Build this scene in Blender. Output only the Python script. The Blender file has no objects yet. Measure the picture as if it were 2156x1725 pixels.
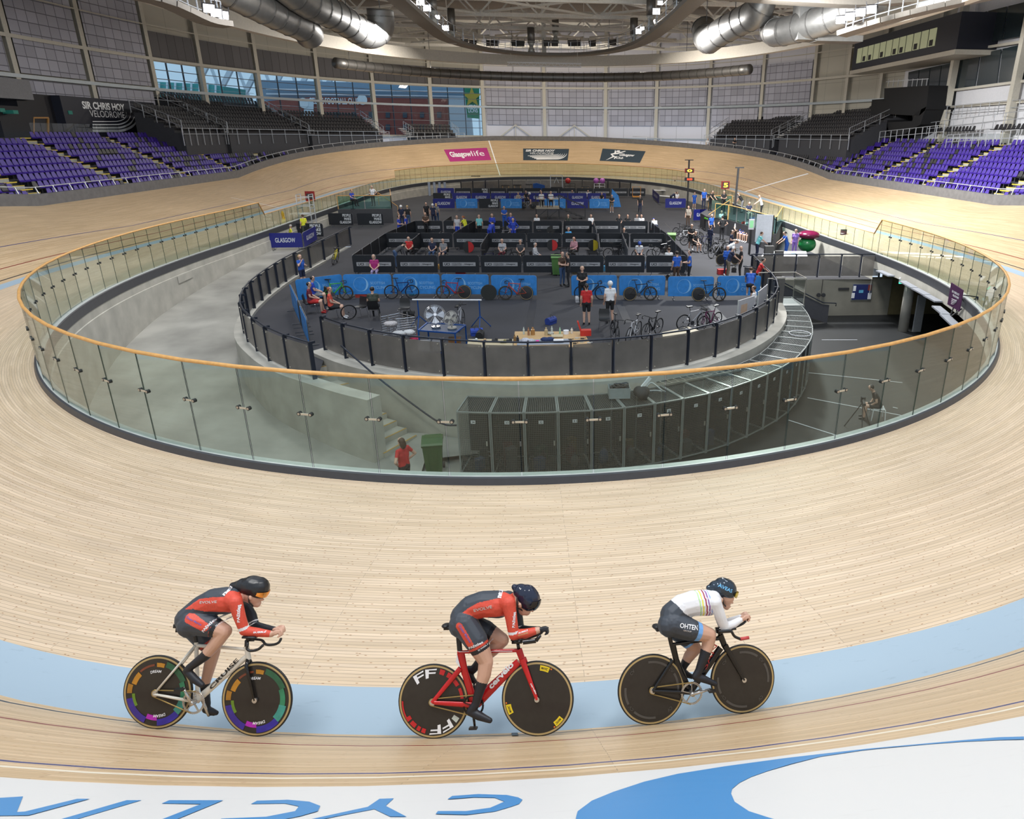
import bpy, bmesh, math, random
import numpy as np
from mathutils import Vector, Matrix
random.seed(7)
PI = math.pi
scene = bpy.context.scene
COL = scene.collection
# ---------------------------------------------------------------- camera
F, H, CX, CY = 1446.307, 5.713, 1277.688, 814.939
YAW, PITCH, ROLL = 0.090659, 0.351695, 0.008066
def _axes():
    cy, sy = math.cos(YAW), math.sin(YAW)
    f = Vector((sy*math.cos(PITCH), cy*math.cos(PITCH), -math.sin(PITCH)))
    r = Vector((cy, -sy, 0)); u = r.cross(f)
    c, s = math.cos(ROLL), math.sin(ROLL)
    return c*r+s*u, -s*r+c*u, f
CR, CU, CF = _axes()
CP = Vector((0.0492, 0, H))
cd = bpy.data.cameras.new('camera'); cam = bpy.data.objects.new('camera', cd); COL.objects.link(cam)
M = Matrix((CR, CU, -CF)).transposed().to_4x4(); M.translation = CP; cam.matrix_world = M
cd.sensor_fit = 'HORIZONTAL'; cd.sensor_width = 36; cd.lens = F/2156*36
cd.shift_x = -(CX-1078)/2156; cd.shift_y = (CY-862.5)/2156
cd.clip_start = .1; cd.clip_end = 1000
scene.camera = cam
def ray(x, y): return CF+(x-CX)/F*CR-(y-CY)/F*CU
def at(x, y, z):                 # point on the level z seen at photo pixel x, y
    d = ray(x, y); return CP+d*((z-H)/d.z)
def atY(x, y, Y):
    d = ray(x, y); return CP+d*(Y/d.y)
# ---------------------------------------------------------------- world, lights, exposure
w = bpy.data.worlds.new('World'); scene.world = w; w.use_nodes = True
w.node_tree.nodes['Background'].inputs[0].default_value = (.62, .74, .88, 1)
w.node_tree.nodes['Background'].inputs[1].default_value = 1.1
vs = scene.view_settings
vs.view_transform = 'Standard'; vs.look = 'None'; vs.gamma = 1; vs.use_curve_mapping = False
vs.exposure = 0.0
def area(x, y, z, size, power, tgt=None, col=(1, .97, .92), sy=None):
    l = bpy.data.lights.new('flood_and_fill_beam', 'AREA'); l.energy = power; l.color = col
    l.shape = 'RECTANGLE'; l.size = size; l.size_y = sy or size
    o = bpy.data.objects.new('flood_and_fill_beam', l); COL.objects.link(o); o.location = (x, y, z)
    if tgt is not None:
        o.rotation_euler = (Vector(tgt)-Vector((x, y, z))).to_track_quat('-Z', 'Y').to_euler()
    return o
# rows of track floodlights on the roof catwalk
for sx in (-1, 1):
    for y in (14, 30, 46, 62, 78, 94):
        area(sx*12, y, 13.1, 2.6, 850 if y < 20 else (1900 if sx > 0 and y < 70 else 1400), (sx*22, y, 0), (1, .985, .97) if y < 70 else (1, .93, .84))
area(-5, 6, 15, 3.2, 1050, (-3, 6, 0), (1, .985, .96)); area(5, 6, 15, 3.2, 1050, (4, 6, 0), (1, .985, .96))
area(-6, 98, 14.6, 2.6, 1300, (-6, 111, 2), (1, .9, .76)); area(6, 98, 14.6, 2.6, 1300, (6, 111, 2), (1, .92, .8))
area(13, 47, 13.0, 2.0, 9000, (23.5, 46, .8), (.98, 1, 1))
area(0, 40, 17, 9, 330, (0, 40, 0)); area(0, 70, 17, 9, 380, (0, 70, 0)); area(0, 62, 15, 9, 420, (0, 62, 30))  # last one is an added uplight that brightens the roof as spill
# ---------------------------------------------------------------- helpers
MATS = {}
def mat(name, col, rough=.6, metal=0., emit=None, es=1., noise=.06, nscale=8., spec=.5, bump=0., alpha=None):
    if name in MATS: return MATS[name]
    m = bpy.data.materials.new(name); m.use_nodes = True; MATS[name] = m
    nt = m.node_tree; b = nt.nodes['Principled BSDF']
    col = tuple(col[:3])+(1,)
    b.inputs['Roughness'].default_value = rough; b.inputs['Metallic'].default_value = metal
    b.inputs['Specular IOR Level'].default_value = spec
    if noise:
        tc = nt.nodes.new('ShaderNodeTexCoord'); n = nt.nodes.new('ShaderNodeTexNoise'); n.inputs['Scale'].default_value = nscale
        n.inputs['Detail'].default_value = 4
        r = nt.nodes.new('ShaderNodeMapRange'); r.inputs[1].default_value = .3; r.inputs[2].default_value = .7
        r.inputs[3].default_value = 1-noise; r.inputs[4].default_value = 1+noise
        v = nt.nodes.new('ShaderNodeVectorMath'); v.operation = 'SCALE'; v.inputs[0].default_value = col[:3]
        nt.links.new(tc.outputs['Object'], n.inputs['Vector']); nt.links.new(n.outputs[0], r.inputs[0])
        nt.links.new(r.outputs[0], v.inputs['Scale']); nt.links.new(v.outputs[0], b.inputs['Base Color'])
        if bump:
            bp = nt.nodes.new('ShaderNodeBump'); bp.inputs['Strength'].default_value = bump
            nt.links.new(n.outputs[0], bp.inputs['Height']); nt.links.new(bp.outputs[0], b.inputs['Normal'])
    else: b.inputs['Base Color'].default_value = col
    if emit is not None:
        b.inputs['Emission Color'].default_value = tuple(emit)+(1,); b.inputs['Emission Strength'].default_value = es
    return m
def glassmat(name, tint, gloss=.08, rough=.02):
    if name in MATS: return MATS[name]
    m = bpy.data.materials.new(name); m.use_nodes = True; MATS[name] = m; nt = m.node_tree
    nt.nodes.remove(nt.nodes['Principled BSDF']); out = nt.nodes['Material Output']
    t = nt.nodes.new('ShaderNodeBsdfTransparent'); t.inputs[0].default_value = tuple(tint)+(1,)
    gl = nt.nodes.new('ShaderNodeBsdfGlossy'); gl.inputs['Roughness'].default_value = rough
    fr = nt.nodes.new('ShaderNodeLayerWeight'); fr.inputs[0].default_value = .5
    pw = nt.nodes.new('ShaderNodeMath'); pw.operation = 'POWER'; pw.inputs[1].default_value = 4
    nt.links.new(fr.outputs['Facing'], pw.inputs[0])
    ml = nt.nodes.new('ShaderNodeMath'); ml.operation = 'MULTIPLY_ADD'; ml.inputs[1].default_value = .7; ml.inputs[2].default_value = gloss; ml.use_clamp = True
    nt.links.new(pw.outputs[0], ml.inputs[0])
    mx = nt.nodes.new('ShaderNodeMixShader'); nt.links.new(ml.outputs[0], mx.inputs[0])
    nt.links.new(t.outputs[0], mx.inputs[1]); nt.links.new(gl.outputs[0], mx.inputs[2]); nt.links.new(mx.outputs[0], out.inputs[0])
    return m
class MB:
    def __init__(s): s.v = []; s.f = []; s.m = []; s.uv = None; s.k = 0
    def add(s, vs, fs, k=None):
        o = len(s.v); s.v += [tuple(p) for p in vs]; s.f += [tuple(i+o for i in f) for f in fs]
        s.m += [s.k if k is None else k]*len(fs); return s
    def box(s, c, d, rz=0, R=None, k=None):
        hx, hy, hz = d[0]/2, d[1]/2, d[2]/2
        if R is None: R = Matrix.Rotation(rz, 3, 'Z')
        c = Vector(c)
        P = [c+R@Vector((x, y, z)) for x in (-hx, hx) for y in (-hy, hy) for z in (-hz, hz)]
        return s.add(P, [(0, 1, 3, 2), (4, 6, 7, 5), (0, 4, 5, 1), (2, 3, 7, 6), (0, 2, 6, 4), (1, 5, 7, 3)], k)
    def bar(s, a, b, wd, hd=None, k=None, up=(0, 0, 1)):
        a, b = Vector(a), Vector(b); hd = hd or wd; d = b-a; L = d.length
        if L < 1e-6: return s
        d /= L; u = Vector(up)
        if abs(d.dot(u)) > .98: u = Vector((0, 1, 0))
        x = d.cross(u).normalized(); z = x.cross(d)
        return s.box((a+b)/2, (wd, L, hd), R=Matrix((x, d, z)).transposed(), k=k)
    def tube(s, pts, r, n=8, k=None, close=False, cap=True):
        pts = [Vector(p) for p in pts]; m = len(pts)
        rs = r if isinstance(r, (list, tuple)) else [r]*m
        T = []
        for i in range(m):
            a = pts[(i-1) % m] if (close or i > 0) else pts[i]; b = pts[(i+1) % m] if (close or i < m-1) else pts[i]
            d = b-a; T.append(d.normalized() if d.length > 1e-9 else Vector((0, 0, 1)))
        u = Vector((0, 0, 1)) if abs(T[0].z) < .9 else Vector((1, 0, 0))
        V = []
        for i in range(m):
            u = (u-T[i]*u.dot(T[i])); u = u.normalized() if u.length > 1e-6 else T[i].orthogonal().normalized()
            w_ = T[i].cross(u)
            for j in range(n):
                a = 2*PI*j/n; V.append(pts[i]+(u*math.cos(a)+w_*math.sin(a))*rs[i])
        Fc = []
        for i in range(m if close else m-1):
            i2 = (i+1) % m
            for j in range(n):
                j2 = (j+1) % n; Fc.append((i*n+j, i*n+j2, i2*n+j2, i2*n+j))
        if cap and not close: Fc += [tuple(range(n))[::-1], tuple((m-1)*n+j for j in range(n))]
        return s.add(V, Fc, k)
    def cyl(s, a, b, r, n=12, r2=None, k=None): return s.tube([a, b], [r, r if r2 is None else r2], n, k)
    def ball(s, c, r, n=10, k=None, sc=(1, 1, 1)):
        V = []; Fc = []; m = max(4, n//2+1)
        for i in range(m+1):
            th = PI*i/m
            for j in range(n):
                ph = 2*PI*j/n; V.append((c[0]+r*sc[0]*math.sin(th)*math.cos(ph), c[1]+r*sc[1]*math.sin(th)*math.sin(ph), c[2]+r*sc[2]*math.cos(th)))
        for i in range(m):
            for j in range(n):
                j2 = (j+1) % n; Fc.append((i*n+j, (i+1)*n+j, (i+1)*n+j2, i*n+j2))
        return s.add(V, Fc, k)
    def poly(s, pts, th, nrm, k=None):          # flat outline given thickness along nrm
        n = len(pts); q = Vector(nrm)*th
        A = [Vector(p) for p in pts]; Bq = [p+q for p in A]
        return s.add(A+Bq, [tuple(range(n))[::-1], tuple(range(n, 2*n))]+[(i, (i+1) % n, (i+1) % n+n, i+n) for i in range(n)], k)
    def sheet(s, rows, k=None, close=False, ks=None):   # rows of equal length -> quads
        n = len(rows[0]); V = [p for r in rows for p in r]; o = len(s.v); s.v += [tuple(p) for p in V]
        for i in range(len(rows)-1):
            for j in range(n if close else n-1):
                j2 = (j+1) % n
                s.f.append((o+i*n+j, o+i*n+j2, o+(i+1)*n+j2, o+(i+1)*n+j)); s.m.append(ks(i, j) if ks else (s.k if k is None else k))
        return s
    def build(s, name, mats, parent=None, smooth=False, loc=None, uv=None):
        me = bpy.data.meshes.new(name); me.from_pydata(s.v, [], s.f); 
        for m in (mats if isinstance(mats, (list, tuple)) else [mats]): me.materials.append(m)
        me.polygons.foreach_set('material_index', s.m)
        if smooth: me.polygons.foreach_set('use_smooth', [True]*len(s.f))
        if uv is not None:
            L = me.uv_layers.new(name='UV'); idx = np.zeros(len(me.loops), dtype=np.int32); me.loops.foreach_get('vertex_index', idx)
            L.data.foreach_set('uv', np.array(uv, dtype=np.float32)[idx].ravel())
        me.update(); o = bpy.data.objects.new(name, me); COL.objects.link(o)
        if smooth == 'auto':
            pass
        if parent is not None: o.parent = parent
        if loc is not None: o.location = loc
        return o
def empty(name, loc=(0, 0, 0), rz=0, mtx=None):
    o = bpy.data.objects.new(name, None); COL.objects.link(o); o.empty_display_size = .2
    if mtx is not None: o.matrix_world = mtx
    else: o.location = loc; o.rotation_euler = (0, 0, rz)
    return o
def tag(o, label=None, cat=None, group=None, kind=None):
    if label: o['label'] = label
    if cat: o['category'] = cat
    if group: o['group'] = group
    if kind: o['kind'] = kind
    return o
def struct(o): o['kind'] = 'structure'; return o
def copy_tree(o, parent=None):
    c = o.copy(); COL.objects.link(c); c.parent = parent
    for ch in o.children: copy_tree(ch, c)
    return c
def smoothpoly(pts, n=8, close=False):
    pts = [Vector(p) for p in pts]; out = []; m = len(pts)
    for i in range(m if close else m-1):
        g = lambda j: pts[j % m] if close else pts[min(max(j, 0), m-1)]
        a, b, c, d = g(i-1), g(i), g(i+1), g(i+2)
        for j in range(n):
            t = j/n; out.append(.5*((2*b)+(c-a)*t+(2*a-5*b+4*c-d)*t*t+(3*b-a-3*c+d)*t**3))
    if not close: out.append(pts[-1])
    return out
TXT = {}
def textmesh(body, bold=0., shear=0., spacing=1.):
    key = (body, bold, shear, spacing)
    if key in TXT: return TXT[key]
    cu = bpy.data.curves.new('t', 'FONT'); cu.body = body; cu.size = 1; cu.offset = bold; cu.shear = shear; cu.space_character = spacing
    cu.resolution_u = 4; cu.space_line = .9
    o = bpy.data.objects.new('t', cu); COL.objects.link(o)
    dg = bpy.context.evaluated_depsgraph_get(); me = bpy.data.meshes.new_from_object(o.evaluated_get(dg))
    V = np.array([v.co[:] for v in me.vertices]); Fc = [tuple(p.vertices) for p in me.polygons]
    bpy.data.objects.remove(o); bpy.data.curves.remove(cu); bpy.data.meshes.remove(me)
    lo, hi = V.min(0), V.max(0); V = (V-lo)/np.maximum(hi-lo, 1e-9)
    TXT[key] = (V, Fc, (hi[0]-lo[0])/(hi[1]-lo[1])); return TXT[key]
def lettering(mb, body, o, ux, uy, wdt, hgt, k=0, bold=0.02, shear=0., spacing=1.):
    """writing filling a w x h rectangle: o = lower left corner, ux / uy unit directions"""
    V, Fc, asp = textmesh(body, bold, shear, spacing); o, ux, uy = Vector(o), Vector(ux), Vector(uy)
    mb.add([o+ux*(p[0]*wdt)+uy*(p[1]*hgt) for p in V], Fc, k)
# ---------------------------------------------------------------- the oval
K0, LT, LS, Y0 = 0.069134, 36.871622, 13.592356, 10.778177
ZS, OO, OI, ZB, BW, SX = -0.441992, 5.398279, 0.639538, 0.012279, -2.072977, 0.137506
A0, A1, WT, WL, WR, HR = 13.419121, 41.573381, 7.230769, 2.443604, 0.880543, 1.897658
def _oval(n=240):
    s0 = (PI/2)/K0-LT/2
    S = np.linspace(0, s0+LT+LS, n); k = np.where(S < s0, K0, np.clip(K0*(1-(S-s0)/LT), 0, K0)); ds = S[1]
    th = np.concatenate([[0], np.cumsum((k[1:]+k[:-1])/2*ds)]); dx, dy = np.cos(th), np.sin(th)
    x = np.concatenate([[0], np.cumsum((dx[1:]+dx[:-1])/2*ds)]); y = Y0+np.concatenate([[0], np.cumsum((dy[1:]+dy[:-1])/2*ds)])
    return x, y, dy, -dx, k/K0, S
_x, _y, _nx, _ny, _k, _S = _oval()
Q = _S[-1]; YC = _y[-1]; TOT = 4*Q
def base(s):
    """point, outward normal and bend strength of the glass line at distance s from the near apex (to the right)"""
    s = (s+2*Q) % TOT-2*Q; a = abs(s); far = a > Q; q = 2*Q-a if far else a
    f = lambda A: float(np.interp(q, _S, A))
    x, y, nx, ny, k = f(_x), f(_y), f(_nx), f(_ny), f(_k)
    if far: y = 2*YC-y; ny = -ny
    if s < 0: x = -x; nx = -nx
    return x, y, nx, ny, k
def apron(s, off=0, z=0, t=None):      # a point beside the glass line; t = share of the safety zone instead of metres
    x, y, nx, ny, k = base(s); zg = ZS*(1-k); sx = 0
    if t is not None:
        off = t*(OO+BW*(1-k)); zg += (ZB-zg)*t; sx = SX*t
    return Vector((x+off*nx+sx, y+off*ny, zg+z))
def bank(s, w_, up=0.):                # a point on the banking, w_ metres up the slope
    x, y, nx, ny, k = base(s); a = math.radians(A0+(A1-A0)*k**1.009); o = OO+BW*(1-k)
    c, sn = math.cos(a), math.sin(a); h = o+w_*c-up*sn
    return Vector((x+h*nx+SX, y+h*ny, ZB+w_*sn+up*c))
def banktop(s, off=0, z=0):
    p = bank(s, WT); x, y, nx, ny, k = base(s); return Vector((p.x+nx*off, p.y+ny*off, p.z+z))
# ---------------------------------------------------------------- track surface
def woodmat(name, c1, c2, knots=.5, rough=.42, line=.55):
    m = bpy.data.materials.new(name); m.use_nodes = True; MATS[name] = m; nt = m.node_tree; N = nt.nodes.new; L = nt.links.new
    b = nt.nodes['Principled BSDF']; b.inputs['Roughness'].default_value = rough; b.inputs['Specular IOR Level'].default_value = .35
    tc = N('ShaderNodeTexCoord')
    br = N('ShaderNodeTexBrick'); br.offset = .37; br.inputs['Scale'].default_value = 1
    br.inputs['Brick Width'].default_value = 3.1; br.inputs['Row Height'].default_value = .052; br.inputs['Mortar Size'].default_value = .0042; br.offset_frequency = 3
    br.inputs['Mortar Smooth'].default_value = .6; br.inputs['Bias'].default_value = 0
    br.inputs['Color1'].default_value = tuple(c1)+(1,); br.inputs['Color2'].default_value = tuple(c2)+(1,)
    br.inputs['Mortar'].default_value = tuple(x*line for x in c1)+(1,)
    L(tc.outputs['UV'], br.inputs['Vector'])
    mp = N('ShaderNodeMapping'); mp.inputs['Scale'].default_value = (.35, 9, 1); L(tc.outputs['UV'], mp.inputs[0])
    n1 = N('ShaderNodeTexNoise'); n1.inputs['Scale'].default_value = 1.6; n1.inputs['Detail'].default_value = 6; L(mp.outputs[0], n1.inputs[0])
    mr = N('ShaderNodeMapRange'); mr.inputs[1].default_value = .3; mr.inputs[2].default_value = .7; mr.inputs[3].default_value = .86; mr.inputs[4].default_value = 1.1
    L(n1.outputs[0], mr.inputs[0])
    mu = N('ShaderNodeVectorMath'); mu.operation = 'SCALE'; L(br.outputs[0], mu.inputs[0]); L(mr.outputs[0], mu.inputs['Scale'])
    # knots
    mk = N('ShaderNodeMapping'); mk.inputs['Scale'].default_value = (2.4, 7.5, 1); L(tc.outputs['UV'], mk.inputs[0])
    vo = N('ShaderNodeTexVoronoi'); vo.inputs['Scale'].default_value = 1.5; vo.voronoi_dimensions = '2D'; L(mk.outputs[0], vo.inputs[0])
    kr = N('ShaderNodeMapRange'); kr.inputs[1].default_value = .035; kr.inputs[2].default_value = .075; kr.inputs[3].default_value = knots; kr.inputs[4].default_value = 0
    L(vo.outputs['Distance'], kr.inputs[0])
    mx = N('ShaderNodeMixRGB'); L(kr.outputs[0], mx.inputs[0]); L(mu.outputs[0], mx.inputs[1]); mx.inputs[2].default_value = (.28, .13, .05, 1)
    # scuffs
    n2 = N('ShaderNodeTexNoise'); n2.inputs['Scale'].default_value = .16; n2.inputs['Detail'].default_value = 3; L(tc.outputs['UV'], n2.inputs[0])
    m2 = N('ShaderNodeMapRange'); m2.inputs[1].default_value = .35; m2.inputs[2].default_value = .7; m2.inputs[3].default_value = .93; m2.inputs[4].default_value = 1.05; L(n2.outputs[0], m2.inputs[0])
    m3 = N('ShaderNodeVectorMath'); m3.operation = 'SCALE'; L(mx.outputs[0], m3.inputs[0]); L(m2.outputs[0], m3.inputs['Scale']); L(m3.outputs[0], b.inputs['Base Color'])
    return m
def paintmat(name, col, scuff=(.25, .3, .35), amt=.35, rough=.45):
    m = bpy.data.materials.new(name); m.use_nodes = True; MATS[name] = m; nt = m.node_tree; N = nt.nodes.new; L = nt.links.new
    b = nt.nodes['Principled BSDF']; b.inputs['Roughness'].default_value = rough; b.inputs['Specular IOR Level'].default_value = .35
    tc = N('ShaderNodeTexCoord'); mp = N('ShaderNodeMapping'); mp.inputs['Scale'].default_value = (1.2, 5, 1); L(tc.outputs['UV'], mp.inputs[0])
    n = N('ShaderNodeTexNoise'); n.inputs['Scale'].default_value = 2.3; n.inputs['Detail'].default_value = 8; n.inputs['Roughness'].default_value = .65; L(mp.outputs[0], n.inputs[0])
    r = N('ShaderNodeMapRange'); r.inputs[1].default_value = .6; r.inputs[2].default_value = .74; r.inputs[3].default_value = 0; r.inputs[4].default_value = amt; L(n.outputs[0], r.inputs[0])
    mx = N('ShaderNodeMixRGB'); mx.inputs[1].default_value = tuple(col)+(1,); mx.inputs[2].default_value = tuple(scuff)+(1,); L(r.outputs[0], mx.inputs[0]); L(mx.outputs[0], b.inputs['Base Color'])
    return m
W_ap = woodmat('apron_pine', (.67, .52, .37), (.58, .44, .295), .9, line=.5)
W_bk = woodmat('bank_pine', (.62, .455, .285), (.50, .355, .205), .6)  # darker than the apron: older boards, plus shade of the tilt in the colour
P_bl = paintmat('pale_blue_paint', (.325, .415, .49), (.16, .2, .25), .4)
P_wh = paintmat('white_track_paint', (.62, .612, .60), (.5, .49, .47), .5)
P_lk = mat('black_line_paint', (.03, .03, .035), .4); P_rd = mat('red_line_paint', (.20, .025, .02), .4); P_bu = mat('blue_line_paint', (.02, .035, .16), .4)
P_ye = mat('pale_line', (.70, .64, .52), .4)
n_s = 520; SS = [TOT*i/n_s-2*Q for i in range(n_s)]
tin = 1-OI/OO
rows = [('t', 0), ('t', .25), ('t', .5), ('t', .75), ('t', tin), ('t', 1), ('w', .165), ('w', .215), ('w', WR-.025), ('w', WR+.025), ('w', 1.6), ('w', WL-.025), ('w', WL+.025), ('w', WL+.15), ('w', WL+.20), ('w', WL+.50), ('w', 3.6), ('w', 4.7), ('w', 5.9), ('w', WT)]
rk = [0, 0, 0, 0, 1, 2, 4, 2, 5, 2, 2, 6, 2, 7, 2, 3, 3, 3, 3]
def row(kind, a): return [apron(s, t=a) if kind == 't' else bank(s, a) for s in SS]
mb = MB(); R_ = [row(*r) for r in rows]
uv = []
for (kd, a), r in zip(rows, R_):
    for i, s in enumerate(SS):
        k = base(s)[4]; v = a*(OO+BW*(1-k)) if kd == 't' else OO+a
        uv.append(((s+2*Q)*1.3, v))
def kk(i, j):
    m_ = rk[i]
    if m_ in (3, 7) and abs(SS[j]) > 7.2: m_ = 2
    return m_
mb.sheet(R_, close=True, ks=kk)
# seam duplicate problem of uv is hidden at the far apex
trk = mb.build('cycling_track', [W_ap, P_bl, W_bk, P_wh, P_lk, P_rd, P_bu, P_ye], smooth=True, uv=uv)
tag(trk, 'oval banked cycling track of pale pine boards with a light blue band', 'cycling track'); trk['kind'] = 'structure'
# painted writing and the crescent on the white panel (reads from the infield)
P_cy = paintmat('cyan_paint', (.045, .22, .48), (.1, .2, .4), .2)
def on_bank(V, Fc, f, name, m, parent, up=.004):
    b_ = MB(); b_.add([bank(*f(p), up) for p in V], Fc); return b_.build(name, m, parent)
def proj(p):
    d = Vector(p)-CP; z = d.dot(CF); return CX+F*d.dot(CR)/z, CY-F*d.dot(CU)/z
def bank_sw(px_, py_, s=0., w_=3.4, far=False):
    """distance along and width up the bank of the spot seen at a photo pixel"""
    if far: s = s+2*Q
    for _ in range(25):
        a = proj(bank(s, w_)); e = (px_-a[0], py_-a[1])
        if abs(e[0])+abs(e[1]) < .05: break
        b1 = proj(bank(s+.01, w_)); b2 = proj(bank(s, w_+.01))
        j11, j21 = (b1[0]-a[0])/.01, (b1[1]-a[1])/.01; j12, j22 = (b2[0]-a[0])/.01, (b2[1]-a[1])/.01
        D = j11*j22-j12*j21
        if abs(D) < 1e-9: break
        ds, dw = (e[0]*j22-e[1]*j12)/D, (j11*e[1]-j21*e[0])/D
        s += max(-.6, min(.6, ds)); w_ += max(-.5, min(.5, dw))
    return s, w_
def painted(pts, up=.004):
    return [bank(*bank_sw(x, y), up) for x, y in pts]
mb = MB()
for L_ in ([(0, 1682), (48, 1679), (35, 1712), (52, 1711), (162, 1684), (189, 1684), (60, 1719), (0, 1720), (-60, 1722), (-60, 1690)],
           [(266, 1687), (298, 1687), (60, 1757), (25, 1757)], [(340, 1694), (356, 1687), (470, 1687), (300, 1757), (265, 1757), (423, 1695)],
           [(528, 1695), (541, 1688), (606, 1686), (651, 1690), (674, 1699), (669, 1710), (631, 1721), (580, 1731), (470, 1735), (465, 1726), (560, 1722), (621, 1710), (629, 1700), (600, 1694)],
           [(799, 1684), (829, 1683), (812, 1699), (856, 1722), (822, 1722), (788, 1706), (735, 1716), (680, 1727), (655, 1727), (774, 1701)],
           [(942, 1685), (952, 1678), (1007, 1674), (1067, 1676), (1091, 1681), (1100, 1686), (1093, 1695), (1076, 1701), (1042, 1711), (982, 1718), (917, 1716), (922, 1710), (982, 1710), (1032, 1703), (1062, 1690), (1042, 1682), (997, 1681)]):
    P_ = painted(L_); mb.add(P_, [tuple(range(len(P_)))])
mb.build('painted_word', P_cy, trk)
out = [(2156, 145), (2050, 148), (1900, 160), (1700, 178), (1500, 196), (1400, 207), (1150, 236), (900, 270), (700, 302), (560, 335), (430, 378), (340, 415), (280, 460), (272, 489), (285, 530)]
inn = [(2156, 157), (2050, 160), (1900, 167), (1750, 178), (1560, 194), (1480, 203), (1300, 230), (1180, 260), (1080, 290), (1010, 315), (960, 340), (930, 365), (925, 385), (940, 420), (1000, 460)]
inn2 = [(1090, 489), (1200, 520), (1350, 550)]; out2 = [(330, 575), (500, 610), (800, 640)]
f_ = lambda q: (1076+q[0]/1.996, 1480+q[1]/1.996)
mb = MB(); A_ = painted([f_(q) for q in out+out2]); B_ = painted([f_(q) for q in inn+inn2]); mb.sheet([A_, B_])
mb.build('painted_crescent', P_cy, trk)
# painted panels on the far banking
D_mag = mat('magenta_paint', (.42, .035, .20), .5); D_dk = mat('slate_paint', (.035, .055, .075), .5); D_w = mat('white_paint', (.85, .86, .88), .5)
def farquad(s0, s1, s2, s3, w0, w1, m, name, n=8, up=.012):
    mb = MB(); mb.sheet([[bank(2*Q-(s0+(s1-s0)*i/n), w0, up) for i in range(n+1)], [bank(2*Q-(s3+(s2-s3)*i/n), w1, up) for i in range(n+1)]]); return mb.build(name, m, trk)
# far distances count to the right of the far apex as seen from here
def fb(x, w_, up=.02): return bank(2*Q-x, w_, up)
def fartext(mb, body, x0, x1, w0, w1, bold=.02, shear=0):
    V, Fc, a = textmesh(body, bold, shear); mb.add([fb(x0+(x1-x0)*p[0], w0+(w1-w0)*p[1]) for p in V], Fc)
farquad(-9.5, -5.13, -5.15, -9.34, 3.15, 5.75, D_mag, 'painted_panel'); farquad(-2.0, 2.38, 2.38, -1.85, 3.05, 5.5, D_dk, 'painted_panel'); farquad(5.6, 10.07, 9.9, 5.5, 3.15, 5.75, D_dk, 'painted_panel')
mb = MB(); fartext(mb, 'Glasgow', -9.05, -6.9, 3.75, 5.2, .035); fartext(mb, 'life', -6.85, -5.6, 4.1, 5.2, .0)
mb.build('painted_lettering', D_w, trk); mb = MB(); fartext(mb, 'SIR CHRIS HOY', -1.65, 1.1, 4.85, 5.3, .035, .25); fartext(mb, 'VELODROME', -1.25, 1.0, 4.3, 4.72, 0, .25)
for i in range(5):
    a = .14+i*.02; r0 = .25+i*.24
    pts = [(-1.5+.2*i, 4.15-r0*.72)]+[(1.25+r0*.8*math.sin(t), 4.5-r0*.95*math.cos(t)*1.0) for t in [x*PI/14 for x in range(8)]]
    q0 = [fb(x, w_-.045-.012*i) for x, w_ in pts]; q1 = [fb(x, w_+.045+.012*i) for x, w_ in pts]; mb.sheet([q0, q1])
mb.build('painted_lettering', D_w, trk); mb = MB(); fartext(mb, 'Glasgow', 7.4, 9.0, 4.25, 4.95, .03, .2); fartext(mb, 'Club', 7.2, 7.95, 3.75, 4.2, .03, .2)
for pts in ([(6.2, 3.3), (7.05, 4.2), (6.65, 4.6), (7.2, 4.75), (7.9, 5.45), (7.75, 5.5), (7.0, 4.95), (6.9, 5.35), (6.75, 5.6), (6.8, 4.95), (6.45, 4.7), (6.75, 4.2)], [(7.0, 4.2), (7.25, 4.3), (7.1, 3.7), (7.0, 3.65)]):
    P_ = [fb(x, w_) for x, w_ in pts]; mb.add(P_, [tuple(range(len(P_)))])
c_ = [fb(7.12+.2*math.cos(t*PI/6), 5.35+.2*math.sin(t*PI/6)) for t in range(12)]; mb.add(c_, [tuple(range(12))])
mb.build('painted_lettering', D_w, trk)
# white line down the far bank, finish line and dark apex tick on the near bank
def stripe(s0, s1, w0, w1, wd, m, name, n=10):
    mb = MB(); mb.sheet([[bank(s0+(s1-s0)*i/n-wd/2, w0+(w1-w0)*i/n, .008) for i in range(n+1)], [bank(s0+(s1-s0)*i/n+wd/2, w0+(w1-w0)*i/n, .008) for i in range(n+1)]]); return mb.build(name, m, trk)
stripe(2*Q+4.76, 2*Q+4.76, 0, WT, .1, D_w, 'painted_line')
s0_, w0_ = bank_sw(1672, 354, 58, 7); s1_, w1_ = bank_sw(1556, 408, 75, .3); stripe(s1_, s0_, w1_, w0_, .42, D_w, 'painted_line', 30)
s0_, w0_ = bank_sw(486, 416, -60, 2.5); s1_, w1_ = bank_sw(590, 438, -60, .3); stripe(s1_, s0_, w1_, w0_, .09, D_w, 'painted_line', 30)
s0_, w0_ = bank_sw(1082, 1551, 0, .2); stripe(s0_-.01, s0_+.01, .06, .34, .045, D_dk, 'painted_tick', 4)
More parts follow.
